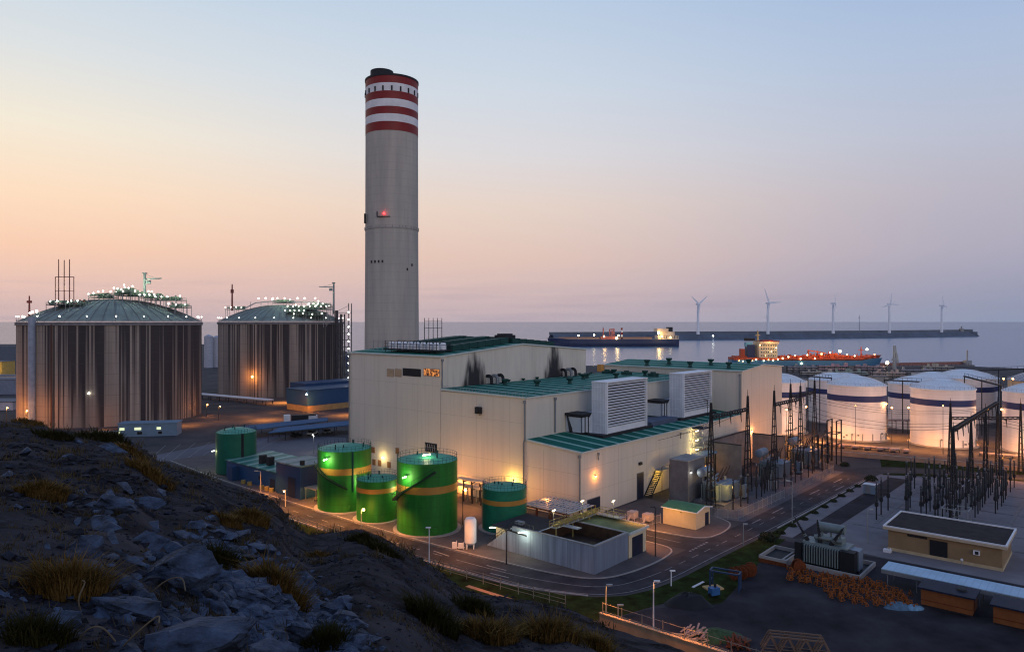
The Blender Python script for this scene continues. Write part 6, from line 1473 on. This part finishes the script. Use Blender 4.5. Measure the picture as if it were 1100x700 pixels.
# rubble, net and boards behind the retaining wall
o = pthing('retaining_wall','low orange-lit retaining wall below the yard','wall',-40.2,-31.6); MB().box(-.25,.1,-34,0,-.5,2.0).build('masonry', M('wall_orange_lit',(.36,.24,.14),.85,var=.2,scale=.6), o); MB().box(-.32,.16,-34.1,.06,2.0,2.12).build('coping', M('coping_orange_lit',(.42,.30,.19),.85), o)  # sodium glow on the concrete painted in as ochre
fence('thin wire fence on top of the orange retaining wall',[(-40.3,-32),(-40.3,-64)],3.4,False,3.0,M('fence_thin',(.25,.2,.16),.6),(.7,1.0))
for i,(px,py,lb,mt,dims) in enumerate(((733,690,'pile of broken pale timber behind the orange wall',M('timber_pale',(.40,.27,.17),.8,var=.4,scale=2),(2.6,.9)),(747,682,'pile of pinkish boards behind the orange wall',M('timber_pink',(.42,.26,.20),.8,var=.4,scale=2),(2.2,.9)),(790,690,'pile of rusty scrap bars beyond the green net',m_rust,(2.4,.6)))):
    x, y = G(px,py,.3); o = thing('timber_pile', lb, 'pile', (x,y,0), 0, 'scrap piles behind the orange wall'); m = MB()
    for k in range(34):
        a = rnd.uniform(-.5,.5)+i*.7; c = Vector((rnd.gauss(0,dims[0]*.35),rnd.gauss(0,.6),rnd.uniform(.1,dims[1]))); d = Vector((math.cos(a),math.sin(a),rnd.uniform(-.25,.25)))*rnd.uniform(.5,1.3); m.bar(c-d,c+d,.22,.08)
    m.build('boards', mt, o)
tarp(765,683,3.0,.8,'dark green net spread over material behind the orange wall',M('net_green',(.03,.07,.025),.9,var=.5,scale=2),'green_net','net')
tarp(788,686,1.6,.5,'brown heap right of the green net',M('heap_brown',(.09,.06,.045),.9,var=.4,scale=2),'earth_heap','heap')
x, y = G(856,703); o = thing('timber_truss','stack of A-shaped timber trusses at the bottom edge','trusses',(x,y,0),-.25); 
for k in range(3):
    m = MB()
    for q in range(4):
        a = -4+q*2.0; m.bar((a,k*.9,0),(a+1,k*.9,1.9),.16).bar((a+2,k*.9,0),(a+1,k*.9,1.9),.16)
    m.bar((-4,k*.9,0),(4,k*.9,0),.16).bar((-3,k*.9,1.9),(3,k*.9,1.9),.16); m.build('truss', M('truss_brown',(.16,.10,.07),.8), o)
# concrete channel on the verge, orange lamp light put into its colour
struct(MB().sheet(WL([(-41.3,-8),(-40.5,-8),(-40.2,-17.5),(-41.0,-17.5)]), .05).build('verge_channel_path', M('channel_orange_lit',(.40,.20,.10),.8)))
# ================================================================== WHITE TANK FARM
def white_tank(x, y, r, label, zr=18.3, band=True, mat=None, dome=None, big=False):
    o = thing('white_tank', label, 'storage tank', (x,y,0), 0, 'white domed tanks of the tank farm')
    MB().lathe([(r,0),(r,zr)],80).build('shell', mat or m_tankw, o, smooth=True)
    if band: MB().lathe([(r+.005,zr-5.2),(r+.05,zr-5.2),(r+.05,zr-3.2),(r+.005,zr-3.2)],80).build('painted_band', m_navy, o, smooth=True)
    prof = [(r+.25,zr-.15)]
    for i in range(11): q = r*(1-i/10); prof.append((q+(.25 if i == 0 else 0), zr+.1+r*.30*(1-(q/r)**2)))
    d = MB().lathe(prof,64).build('dome', dome or m_dome, o, smooth=True)
    m = MB()
    for k in range(36):
        a = 2*PI*k/36; pts = [(q*math.cos(a),q*math.sin(a),z+.06) for q, z in prof[1:-3]]
        for p, b_ in zip(pts, pts[1:]): m.bar(p, b_, .10)
    m.build('dome_rib', m_white, d)
    m = MB()
    for z in [2.4*k for k in range(1,8)]: 
        if band and zr-5.6 < z < zr-2.8: continue
        m.lathe([(r+.01,z),(r+.035,z),(r+.035,z+.05),(r+.01,z+.05)],72)
    m.build('weld_seam', M('seam',(.56,.52,.49),.6), o)
    m = MB()
    for k in range(40):
        a, a2 = 2*PI*k/40, 2*PI*(k+1)/40
        m.bar((r*math.cos(a),r*math.sin(a),zr),(r*math.cos(a),r*math.sin(a),zr+1),.05).bar((r*math.cos(a),r*math.sin(a),zr+1),(r*math.cos(a2),r*math.sin(a2),zr+1),.045)
    if big: 
        for k in range(5): a = -PI/2-.6+k*.35; MB().bar((r*math.cos(a)*1.01,r*math.sin(a)*1.01,0),(r*math.cos(a)*1.01,r*math.sin(a)*1.01,2.6),.22).build('wall_pipe', m_grey, o)
        a0, n = -1.2, 30
        for k in range(n):
            a = a0+k*.045; z = zr*k/n*.55; m.bar(((r+.7)*math.cos(a),(r+.7)*math.sin(a),z+.9),((r+.7)*math.cos(a+.045),(r+.7)*math.sin(a+.045),z+.9+zr/n*.55),.06).bar((r*math.cos(a),r*math.sin(a),z),((r+.7)*math.cos(a),(r+.7)*math.sin(a),z),.16,.05)
        for k in range(6): a = -PI/2+rnd.uniform(-1,1); zz = 1.2+rnd.random()*1.5; MB().tube((r*math.cos(a),r*math.sin(a),zz),((r+.5)*math.cos(a),(r+.5)*math.sin(a),zz),.3,n=8).build('nozzle', m_grey, o)
    m.build('handrail', M('fitting_grey',(.30,.28,.27),.5), o)
    MB().lathe([(r+.05,.0),(r+.9,.0),(r+.9,.35),(r+.05,.35)],64).build('foundation_ring', m_conc, o)
    return o
white_tank(97,261,9.25,'white tank with navy band half hidden by the right end of the hall',big=True)
white_tank(118.7,247,9.25,'white navy-banded tank in full view left of the lamp-lit gap',big=True)
white_tank(140.5,234,9.25,'white navy-banded tank in full view behind the wires of the switchyard',big=True)
white_tank(162.3,221,9.25,'white navy-banded tank cut by the right edge of the photo',big=True)
white_tank(129,288,9.25,'white banded tank seen in the gap behind the hall-side tank',16.6)
white_tank(152,270,9.25,'white banded tank seen in the lamp-lit gap, front of the two there',16.6)
white_tank(172,292,9.25,'white banded tank seen in the lamp-lit gap, behind its neighbour',16.6)
white_tank(183,290,10.5,'wide pale domed tank rising behind the wire-crossed tank',17.4)
white_tank(110,304,9.25,'white tank mostly hidden behind the hall corner in the back row',15.5)
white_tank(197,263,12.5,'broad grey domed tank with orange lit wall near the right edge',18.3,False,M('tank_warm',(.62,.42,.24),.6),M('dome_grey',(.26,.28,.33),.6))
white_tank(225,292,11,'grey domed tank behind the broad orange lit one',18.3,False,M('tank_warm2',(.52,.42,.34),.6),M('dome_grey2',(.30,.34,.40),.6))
white_tank(150,322,9.25,'small looking white dome behind the lamp-lit gap, in the last row',14)
white_tank(205,318,9.25,'pale dome in the last row towards the sea, right side',15)
# sodium floods that light them
for px, py, d, e in ((958,438,232,2600),(952,434,240,1400),(976,438,222,1300),(1013,436,216,650),(919,436,232,500),(845,440,238,1500),(866,437,240,900),(1076,440,204,1500),(1062,440,230,2600),(1078,407,246,1600),(1088,407,246,1600)):
    x = (px-550)/F*d; z = EYE-(py-HZ)/F*d
    o = thing('tank_flood_lamp', 'sodium lamp on a thin pole, %s' % {958:'brightest in the gap',952:'beside the brightest in the gap',976:'at the edge of the wire-crossed tank',1013:'before the wire-crossed tank wall',919:'before the fully seen tank wall',845:'by the hall-side tank',866:'right edge of the hall-side tank',1076:'left edge of the rightmost tank',1062:'in the gap before the rightmost tank',1078:'left one on the broad orange tank',1088:'right one on the broad orange tank'}[px], 'lamp', (x,d,0), 0, 'sodium lamps among the white tanks')
    MB().tube((0,0,0),(0,0,z),.09,.06,6).build('pole', m_dark, o); MB().ball((0,0,z+.1),.30 if e > 700 else .18,8,5).build('bulb', m_bulb_o, o); MB().cbox(0,0,z+.4,.9,.4,.15).build('hood', m_dark, o)
    lamp_light((x,d-1.2,z), e*.30, (1,.45,.17), .5)
for x, y, z, e in ((97,247,5,1900),(108,236,4,2600),(122,228,4,3000),(135,218,4,3000),(150,211,4,3600),(160,206,5,3000),(128,262,6,2600),(150,252,8,2200),(172,240,6,3400),(186,246,8,3000),(90,245,4,1300),(115,268,8,1400)): lamp_light((x,y,z), e*.42, (1,.53,.29), .6)
for x, y in ((103,240),(112,228),(128,221),(145,212),(155,205),(132,245),(150,235),(170,215),(95,228),(85,238)): spot((x,y,9), (x,y,0), 14000, SOD, 150, .5)
# ground and pipes between the tanks
for i,(x,y,rz,ln,lb) in enumerate(((139,256,.0,12,'low pipe bridge in the lamp-lit gap between the two fully seen tanks'),(108,225,-.55,24,'ground pipe run before the left fully seen tank'),(150,206,-.55,26,'ground pipe run before the wire-crossed tank'),(172,226,-.5,18,'pipe bridge left of the rightmost tank'))):
    o = thing('pipe_run', lb, 'pipe run', (x,y,0), rz, 'pipe runs between the white tanks'); m = MB(); h = 4.6 if i in (0,3) else .8
    for k in range(4): m.tube((-ln/2,k*.7,h),(ln/2,k*.7,h),.22,n=7)
    m.build('pipe', M('pipe_warm',(.24,.20,.19),.5), o); m = MB()
    for k in range(int(ln/4)+1): m.bar((-ln/2+k*4,-.3,0),(-ln/2+k*4,-.3,h),.18).bar((-ln/2+k*4,2.4,0),(-ln/2+k*4,2.4,h),.18).bar((-ln/2+k*4,-.3,h-.3),(-ln/2+k*4,2.4,h-.3),.18)
    m.build('support', m_dark, o)
o = thing('dike_wall','low concrete dike wall running below the white tanks','wall',(88,219,0),math.radians(-30)); MB().box(-6,92,0,.4,0,1.2).build('concrete_wall', M('dike',(.30,.22,.17),.85), o); MB().box(-6.1,92.1,-.06,.46,1.2,1.3).build('coping', m_conc, o)
for i in range(6):
    x = 104+i*3.1; y = 226-i*1.7; o = thing('pipe_pump','small round pump in the row below the left fully seen tank, %s from the road' % ORD[i],'pump',(x,y,0),0,'pumps below the white tanks'); MB().tube((-.8,0,.8),(.8,0,.8),.5,n=12).build('casing', M('pump_pink',(.40,.28,.24),.5), o); MB().box(-.6,.6,-.4,.4,0,.35).build('base', m_dark, o)

# ================================================================== HARBOUR
# breakwater with its wind turbines
bwp = [(-60,1180),(120,1500),(420,1720),(760,1980),(1260,2130),(1480,2170)]
bp_ = [((px-550)/F*y, y) for px, y in ((592,1650),(700,1720),(840,1820),(960,1980),(1043,2150))]
o = thing('breakwater','long low dark breakwater with a parapet closing the harbour','breakwater',(*bp_[0],0)); m, pm = MB(), MB()
pts = resample(smooth(bp_,2), 60); ox, oy = bp_[0]
la, ra = offset(pts, 26), offset(pts, -26); lb_, rb_2 = offset(pts, 10), offset(pts, -12)
for i in range(59):
    z0, z1 = -6, 9
    m.add([(ra[i][0]-ox,ra[i][1]-oy,z0),(ra[i+1][0]-ox,ra[i+1][1]-oy,z0),(rb_2[i+1][0]-ox,rb_2[i+1][1]-oy,z1),(rb_2[i][0]-ox,rb_2[i][1]-oy,z1),(lb_[i+1][0]-ox,lb_[i+1][1]-oy,z1),(lb_[i][0]-ox,lb_[i][1]-oy,z1),(la[i+1][0]-ox,la[i+1][1]-oy,z0),(la[i][0]-ox,la[i][1]-oy,z0)],[(0,1,2,3),(3,2,4,5),(5,4,6,7)])
    p, q = (rb_2[i],rb_2[i+1]); pm.add([(lb_[i][0]-ox,lb_[i][1]-oy,z1),(lb_[i+1][0]-ox,lb_[i+1][1]-oy,z1),(lb_[i+1][0]-ox,lb_[i+1][1]-oy,15),(lb_[i][0]-ox,lb_[i][1]-oy,15),(lb_[i][0]-ox-1,lb_[i][1]-oy+4,15),(lb_[i+1][0]-ox-1,lb_[i+1][1]-oy+4,15),(lb_[i+1][0]-ox-1,lb_[i+1][1]-oy+4,z1),(lb_[i][0]-ox-1,lb_[i][1]-oy+4,z1)],[(0,1,2,3),(3,2,5,4),(4,5,6,7)])
e_ = pts[-1]; m.box(e_[0]-ox-30,e_[0]-ox+3,e_[1]-oy-26,e_[1]-oy+26,-6,9); m.build('rock_slope', m_sea_wall, o); pm.box(e_[0]-ox-26,e_[0]-ox+2,e_[1]-oy-6,e_[1]-oy+14,9,16).build('parapet', M('parapet_haze_blue',(.12,.145,.18),.85,var=.15,scale=.05), o)  # parapet tinted blue for haze, like the rock slope below
MB().cbox(e_[0]-ox-36,e_[1]-oy-12,9,10,10,9).tube((e_[0]-ox-36,e_[1]-oy-12,18),(e_[0]-ox-36,e_[1]-oy-12,25),2,n=8).build('end_light_house', m_conc, o)
def along(px):
    k = (px-550)/F; return min(pts, key=lambda p: abs(p[0]/p[1]-k))
m_turb = M('turbine_white', (.84,.86,.88), .5, var=.04)
TB = [(748,327,95,(40,142,262),'nearest wind turbine, left end, above the dark hulled ship',26),(822.5,326,112,(113,253,5),'second wind turbine, above the orange ship bridge',33),(892,326,100,(100,225,340),'third wind turbine, above the middle of the orange ship',24),(952,327,88,(85,195,355),'fourth wind turbine, with blades spread low',26),(1008,328.5,70,(110,235,350),'farthest wind turbine, near the breakwater end',24)]
for px, hy, _, blades, lb, bl in TB:
    p = along(px); X = (px-550)/F*p[1]; Y = p[1]; zh = EYE+(HZ-hy)*Y/F+0; s_ = Y/F
    o = thing('wind_turbine', lb, 'wind turbine', (X,Y-16,8), {748:.45,823:.4,892:1.05,952:.35,1008:.7}[round(px+.01)], 'wind turbines on the breakwater'); h = zh-8
    MB().tube((0,0,0),(0,0,h),3.8,2.4,20).build('tower', m_turb, o, smooth=True)
    n_ = MB().box(-2.0,2.0,-4,6,h-1.6,h+2.4).build('nacelle', m_turb, o); MB().ball((0,-5.2,h+.4),2.0,14,8).build('hub', m_turb, o, smooth=True)
    for a in blades:
        a = math.radians(a); R = bl*1.18; d = Vector((math.cos(a),0,math.sin(a))); c = Vector((0,-5.2,h+.4)); sd_ = Vector((-d.z,0,d.x)); th = Vector((0,.35,0)); q = MB()
        st__ = [(0,.9),(.12,1.9),(.3,1.6),(.6,1.05),(.9,.6),(1,.2)]; vs = []
        for f, wd in [(f_, w_*2.0) for f_, w_ in st__]: b0 = c+d*R*f; vs += [b0-sd_*wd*.5-th,b0+sd_*wd*.9-th*.5,b0+sd_*wd*.9+th*.5,b0-sd_*wd*.5+th]
        fs = [(4*i+k,4*i+(k+1)%4,4*i+4+(k+1)%4,4*i+4+k) for i in range(5) for k in range(4)]+[(0,3,2,1),(20,21,22,23)]
        q.add(vs,fs).build('blade', m_turb, o)
p = along(923); o = thing('measuring_mast','thin dark mast on the breakwater between the third and fourth turbines','mast',((923-550)/F*p[1],p[1],9)); MB().tube((0,0,0),(0,0,48),1.0,.5,8).build('mast_pole', M('mast_grey',(.2,.22,.27),.6), o); MB().bar((-3,0,40),(3,0,40),.6).build('crossarm', m_dark, o)
for px, py in ((766,361),(766,367)): 
    d = 1560; 
x, y = (766-550)/F*1540, 1540; o = thing('navigation_buoy','small lit white buoy on the water before the breakwater','buoy',(x,y,-5)); MB().lathe([(0,0),(3,0),(3,2),(.8,3),(.5,12),(0,12)],12).build('buoy_body', m_white, o); MB().ball((0,0,14),1.6,8,6).build('light', m_bulb_w, o)
# ship hull builder
def hull(L, Bm, zw, zd, zb_, sheer=0):
    """x forward, from stern -L/2 to bow L/2"""
    st__ = [(-.5,.55),(-.47,.85),(-.40,1),(-.1,1),(.25,1),(.36,.92),(.43,.65),(.475,.32),(.5,.04)]; vs = []
    for f, b_ in st__:
        z = zd+(zb_ if f > .40 else 0)+(sheer if f < -.36 else 0); fl = L*.012*max(0,(f-.36)/.14)
        for yy, zz in ((-Bm/2*b_*.86,zw),(-Bm/2*b_,zw+(z-zw)*.5),(-Bm/2*b_,z),(Bm/2*b_,z),(Bm/2*b_,zw+(z-zw)*.5),(Bm/2*b_*.86,zw)): vs.append((f*L+(fl*2.5 if zz == z else 0),yy,zz))
    n = len(st__); fs = [(6*i+k,6*i+k+1,6*i+6+k+1,6*i+6+k) for i in range(n-1) for k in range(5)]+[tuple(range(5,-1,-1)),tuple(6*(n-1)+k for k in range(6))]
    return MB().add(vs, fs)
# ship 1: long dark blue tanker, bow to the left
d = 1290; xs = lambda px, dd=1290: (px-550)/F*dd
Ls = xs(728)-xs(592); o = thing('tanker_ship','long navy hulled tanker lying before the breakwater','ship',((xs(728)+xs(592))/2,d,-5),PI)
hull(Ls,40,-2,13,2,0).build('hull', m_hull_b, o)
zs = lambda py, dd=1290: EYE-(py-HZ)*dd/F+5
lx = lambda px: -(xs(px)-(xs(728)+xs(592))/2)
m = MB().box(lx(727),lx(705),-14,14,13,zs(360)).box(lx(723),lx(708),-13,13,zs(360),zs(356)).box(lx(716),lx(704),-16,16,zs(356),zs(352.5)); m.build('superstructure', M('ship_cream',(.70,.55,.40),.6,var=.2,scale=.1), o)
m = MB()
for k in range(3):
    for j_ in range(7): m.box(lx(726.2-j_*2.8),lx(725.0-j_*2.8),14.02,14.3,zs(363.2-k*1.25),zs(362.6-k*1.25))
m.build('window', m_black, o)
q = MB().box(lx(722),lx(716),-5,5,zs(356),zs(351.2)); q.build('funnel', m_black, o)
m = MB()
for px, top in ((648,352),(655,353.5),(657.5,353),(659.5,352.5)): m.bar((lx(px),0,13),(lx(px),0,zs(top)),2.0)
m.bar((lx(654.5),0,zs(353.5)),(lx(660),0,zs(353.5)),1.5).bar((lx(654.5),0,zs(356)),(lx(660),0,zs(356)),1.5).box(lx(662),lx(645),-9,9,13,zs(361)); m.build('deck_crane', M('crane_red',(.34,.10,.09),.6), o)
for k in range(5): MB().box(lx(668.7),lx(667),-2,2,zs(364-k*2.4),zs(361.6-k*2.4)).build('mast_section', m_red if k%2==0 else m_white, o)
m = MB().box(lx(700),lx(600),-2,2,13.4,15.4)
for px in range(604,704,6): m.bar((lx(px),-16,13),(lx(px),-16,16.5),.5)
m.bar((lx(600),-16,16.5),(lx(704),-16,16.5),.5); m.build('deck_pipe', M('deck_ochre',(.45,.24,.12),.6), o)
for px, py, r_ in ((647.5,361,1.6),(661,363,2.2),(663,360,1.5),(705.5,357.5,2.4),(709,361,1.4),(718,362,1.2),(620.5,360,1.4),(637,359.5,1.6)): MB().ball((lx(px),17,zs(py)),r_,8,5).build('deck_light', m_bulb_y, o)
for px in (705,661,648): lamp_light((xs(px),d-26,14), 9000 if px == 705 else 3500, (1,.55,.15), 2)
# ship 2: orange-red tanker by the jetty, bow to the right
d2 = 700; X2 = lambda px: (px-550)/F*d2; z2 = lambda py: EYE-(py-HZ)*d2/F+5
c2_ = (X2(784)+X2(943))/2; o = thing('tanker_ship','orange-red tanker with cream bridge moored at the jetty','ship',(c2_,d2,-5),0)
Lz = X2(943)-X2(784); l2 = lambda px: X2(px)-c2_
hull(Lz,22,-2,z2(386.5),2.0,.5).build('hull', M('hull_teal_blue',(.05,.16,.26),.5,var=.2,scale=.1), o)
hull(Lz*.992,21.4,z2(387)+.05,z2(384.0),2.6,.6).build('upper_hull', m_hull_o, o)
m = MB().box(l2(812),l2(831.5),-9,9,z2(385),z2(369)).box(l2(813),l2(832.5),-10.5,10.5,z2(369),z2(366.5)); m.build('superstructure', m_cream, o)
MB().box(l2(815),l2(833),-11,11,z2(366.5),z2(365.6)).box(l2(818),l2(829),-4,4,z2(365.6),z2(364.8)).build('bridge_roof', m_red, o)
m = MB()
for r_ in range(4):
    for k in range(7): m.box(l2(814.2+k*2.5),l2(815.2+k*2.5),-9.12,-9.0,z2(382-r_*3.6),z2(380.6-r_*3.6))
m.build('window', M('ship_window',(.05,.04,.03),.3), o)
MB().box(l2(801.5),l2(809.5),-4,4,z2(385),z2(370)).build('funnel', m_hull_b, o); MB().box(l2(800.5),l2(807),-3,3,z2(372),z2(367.5)).build('funnel_band', M('funnel_teal',(.16,.42,.50),.5), o); MB().box(l2(800),l2(810),-2.5,2.5,z2(366),z2(363)).build('funnel_top', m_black, o)
MB().tube((l2(814),0,z2(366)),(l2(814),0,z2(355)),.9,.6,8).bar((l2(811.5),0,z2(360)),(l2(816.5),0,z2(360)),.8).build('radar_mast', M('mast_ochre',(.5,.38,.16),.6), o)
m = MB().box(l2(785),l2(812),-9,9,z2(386),z2(383.5)).box(l2(788),l2(800),-7,7,z2(383.5),z2(382)).box(l2(795),l2(799),-3,3,z2(382),z2(374.5)); m.build('stern_deck', m_hull_o, o)
gear = MB(); rr = random.Random(3)
for _ in range(170):
    px = rr.uniform(833,938); h = rr.uniform(.5,2.6)+(2.0 if 866 < px < 905 and rr.random() < .5 else 0); w__ = rr.uniform(.5,2.2); y = rr.uniform(-9,9); x = l2(px); zb__ = z2(384)
    if rr.random() < .5: gear.box(x-w__,x+w__,y-w__,y+w__,zb__,zb__+h)
    else: gear.tube((x,y,zb__),(x,y,zb__+h*1.6),.35,n=6)
for k in range(5): gear.tube((l2(834),-6+k*3,z2(382.6)),(l2(936),-6+k*3,z2(382.6)),.5,n=6)
gear.bar((l2(867),-3,z2(384)),(l2(867),-3,z2(375.5)),1.4).bar((l2(867),-3,z2(376)),(l2(885),-3,z2(379)),1.0).bar((l2(925),0,z2(384)),(l2(925),0,z2(372.5)),.8).bar((l2(922),0,z2(376)),(l2(928),0,z2(376)),.6)
gear.build('deck_gear', m_hull_o, o)
for i,(px,py,r_) in enumerate([(790,386.5,.5),(794,387,.5),(799,386.5,.55),(804,386.5,.5),(808,385.5,.6),(816,386.5,.6),(821,385.5,.6),(826,386,.6),(831,385,.6),(818,381,.4),(824,377,.4),(829,373,.4),(812,370,.6),(836,384,.7),(842,382.5,.7),(849,381,.7),(855,384.5,.7),(862,380.5,.6),(877,379.5,.9),(886,378,.7),(896.5,376.5,1.3),(904,380,.7),(912,381.5,.6),(925,374.5,1.1),(933,380,.6),(870,384,.6),(856,389.5,.8)]): MB().ball((l2(px),-11.6,z2(py)),r_,8,5).build('deck_light', m_bulb_y if i%3 else m_bulb_o, o)
for px, e in ((800,1500),(823,2200),(845,4500),(870,6500),(885,8000),(900,8000),(925,5000)): lamp_light((X2(px),d2-15,21), e, (1,.55,.20), 1)
# jetty, loading arms, pipe racks and sheds on the quay
o = thing('jetty','dark piled jetty reaching into the harbour right of the orange tanker','jetty',(382,640,0),math.radians(14)); m = MB().box(-66,34,-4,4,-1.2,.8)
for k in range(14): m.tube((-62+k*7,-3,-8),(-62+k*7,-3,-1.2),.6,n=8)
m.build('deck', m_conc_d, o); MB().box(-60,30,3,4,.8,3.5).build('pipe_bank', M('jetty_red',(.26,.12,.10),.6), o); MB().bar((30,0,.8),(30,0,14),.9).cbox(30,0,.8,6,4,4).build('dolphin', m_galv, o)
m = MB()
for k in range(20): m.bar((-60+k*4.6,-3.6,.8),(-60+k*4.6,-3.6,2.4),.2)
m.build('railing', m_dark, o)
for i,(px,lb) in enumerate(((960.5,'left one of two tall grey loading arms on the jetty'),(964,'right one of two tall grey loading arms on the jetty'))):
    d = 600; x = (px-550)/F*d; z = EYE-(371-HZ)*d/F; o = thing('loading_arm', lb, 'loading arm', (x,d+i*4,0), 0, 'loading arms on the jetty'); MB().tube((0,0,0),(0,0,z),1.3,.7,10).build('riser', m_galv, o); MB().bar((0,0,z),(3,0,z*.25),.9).build('arm', m_galv, o); MB().cbox(0,0,z*.35,3.2,2.4,2).build('counterweight', M('cw_grey',(.3,.32,.36),.5), o)
d = 560; x = (953-550)/F*d; o = thing('jetty_lamp','glaring lamp on a pole left of the loading arms','lamp',(x,d,0)); z = EYE-(390-HZ)*d/F; MB().tube((0,0,0),(0,0,z),.25,n=6).build('pole', m_dark, o); MB().ball((0,0,z+.4),1.3,10,6).build('bulb', m_bulb_y, o); lamp_light((x,d-2,z), 5000, (1,.8,.45), 1)
rr = random.Random(11); QL = ['before the orange tanker stern','before the orange tanker bridge','before the orange tanker deck, left part','before the orange tanker deck, right part','before the orange tanker bow','under the glaring jetty lamp','right of the loading arms','at the landward end of the jetty']
for i,(px, d) in enumerate(((862,560),(878,520),(895,560),(915,520),(935,560),(955,500),(985,530),(1008,560))):
    x = (px-550)/F*d; o = thing('quay_pipe_rack', 'low grey pipe rack on the quay ' + QL[i], 'pipe rack', (x,d,0), math.radians(-8+rr.uniform(-10,10)), 'pipe racks on the quay'); h = rr.uniform(2.5,5); m, p_ = MB(), MB()
    for k in range(6): m.bar((-11+k*4.4,0,0),(-11+k*4.4,0,h+1),.4).bar((-11+k*4.4,4,0),(-11+k*4.4,4,h+1),.4)
    for z in (h*.5,h): m.bar((-11,0,z),(11,0,z),.35).bar((-11,4,z),(11,4,z),.35)
    for k in range(5): p_.tube((-11,k*.9,h+.4),(11,k*.9,h+.4),.35,n=6).tube((-11,k*.9,h*.5+.4),(11,k*.9,h*.5+.4),.3,n=6)
    for k in range(4): p_.cbox(rr.uniform(-10,10),2,h+.6,rr.uniform(1,2.6),2,rr.uniform(1,2.5))
    m.build('rack_frame', m_dark, o); p_.build('pipe', M('quay_pipe',(.28+.1*(i%3),.27+.08*(i%2),.30),.5,var=.3), o)
for i,(px, d, w_, h, lb, mt) in enumerate(((868,440,9,4,'small white quay shed seen right of the hall roof',m_chw),(905,470,14,3.5,'long low pale quay shed behind the fully seen white tank',m_bluegrey),(944,455,10,5,'grey quay shed behind the lamp-lit gap',m_conc),(975,430,13,3.5,'dark quay shed between the white domes',m_conc_d),(1000,520,26,3,'long pale quay store beside the jetty',m_chw),(1048,410,11,4,'small pale quay shed behind the right domes',m_bluegrey),(920,420,8,4,'pale kiosk behind the dome of the fully seen tank',m_chw))):
    bx('quay_shed', lb, 'shed', (px-550)/F*d, d, 0, w_, 7, h, mt, m_conc_d, rr.uniform(-.2,.2), 'sheds on the quay')
for px, py, d in ((875,398,440),(899,396,470),(921,398,420),(990,399,420)): lamp_light(((px-550)/F*d,d-6,5), 1200, (1,.6,.3), .5)
# elevated pipe bridges linking the tank tops
for i,(a, b_, lb) in enumerate((((950,408,262),(990,410,250),'dark gangway linking the tank tops above the lamp-lit gap'),((1036,404,262),(1075,414,240),'dark gangway from the wide dome towards the broad orange tank'),((1046,398,290),(1100,396,280),'thin railed gangway on the skyline behind the right domes'),((868,404,258),(893,406,262),'dark gangway between the hall-side tank and its neighbour'))):
    p = Vector(((a[0]-550)/F*a[2],a[2],EYE-(a[1]-HZ)*a[2]/F)); q = Vector(((b_[0]-550)/F*b_[2],b_[2],EYE-(b_[1]-HZ)*b_[2]/F)); c = (p+q)/2
    o = thing('tank_gangway', lb, 'gangway', (c.x,c.y,0), 0, 'gangways between the white tanks'); p -= Vector((c.x,c.y,0)); q -= Vector((c.x,c.y,0)); m = MB().bar(p,q,.9,.4); m.bar(p+Vector((0,0,1.1)),q+Vector((0,0,1.1)),.1)
    for k in range(9): r_ = p+(q-p)*k/8; m.bar(r_,r_+Vector((0,0,1.1)),.08)
    m.build('deck', m_dark, o); m = MB()
    for f in (.0,.5,1): r_ = p+(q-p)*f; m.bar((r_.x,r_.y,0),r_,.25)
    m.build('support', m_dark, o)
# far headland and left shore seen past the gas tanks

# pale bay lines on the far yard
segs = []
for i in range(9):
    a, b_ = G(150+i*14,503-i*1.5), G(178+i*16,478-i*1.2); segs.append((TS(*a),TS(*b_)))
lines('parking_bay_marking', segs, .16, .03)
# ------------------------------------------------------------------ the hazy evening air
hm_ = bpy.data.materials.new('haze_air'); hm_.use_nodes = True; N, L = nodes_of(hm_); N.remove(N['Principled BSDF'])
pv = N.new('ShaderNodeVolumePrincipled'); pv.inputs['Color'].default_value = (.80,.86,.95,1); pv.inputs['Density'].default_value = HAZE; pv.inputs['Anisotropy'].default_value = .2
L.new(pv.outputs[0], N['Material Output'].inputs['Volume'])
if HAZE: tag(MB().box(-6000,6000,-60,6000,-7,190).build('haze', hm_), 'thin evening haze over the harbour', 'haze', kind='stuff')
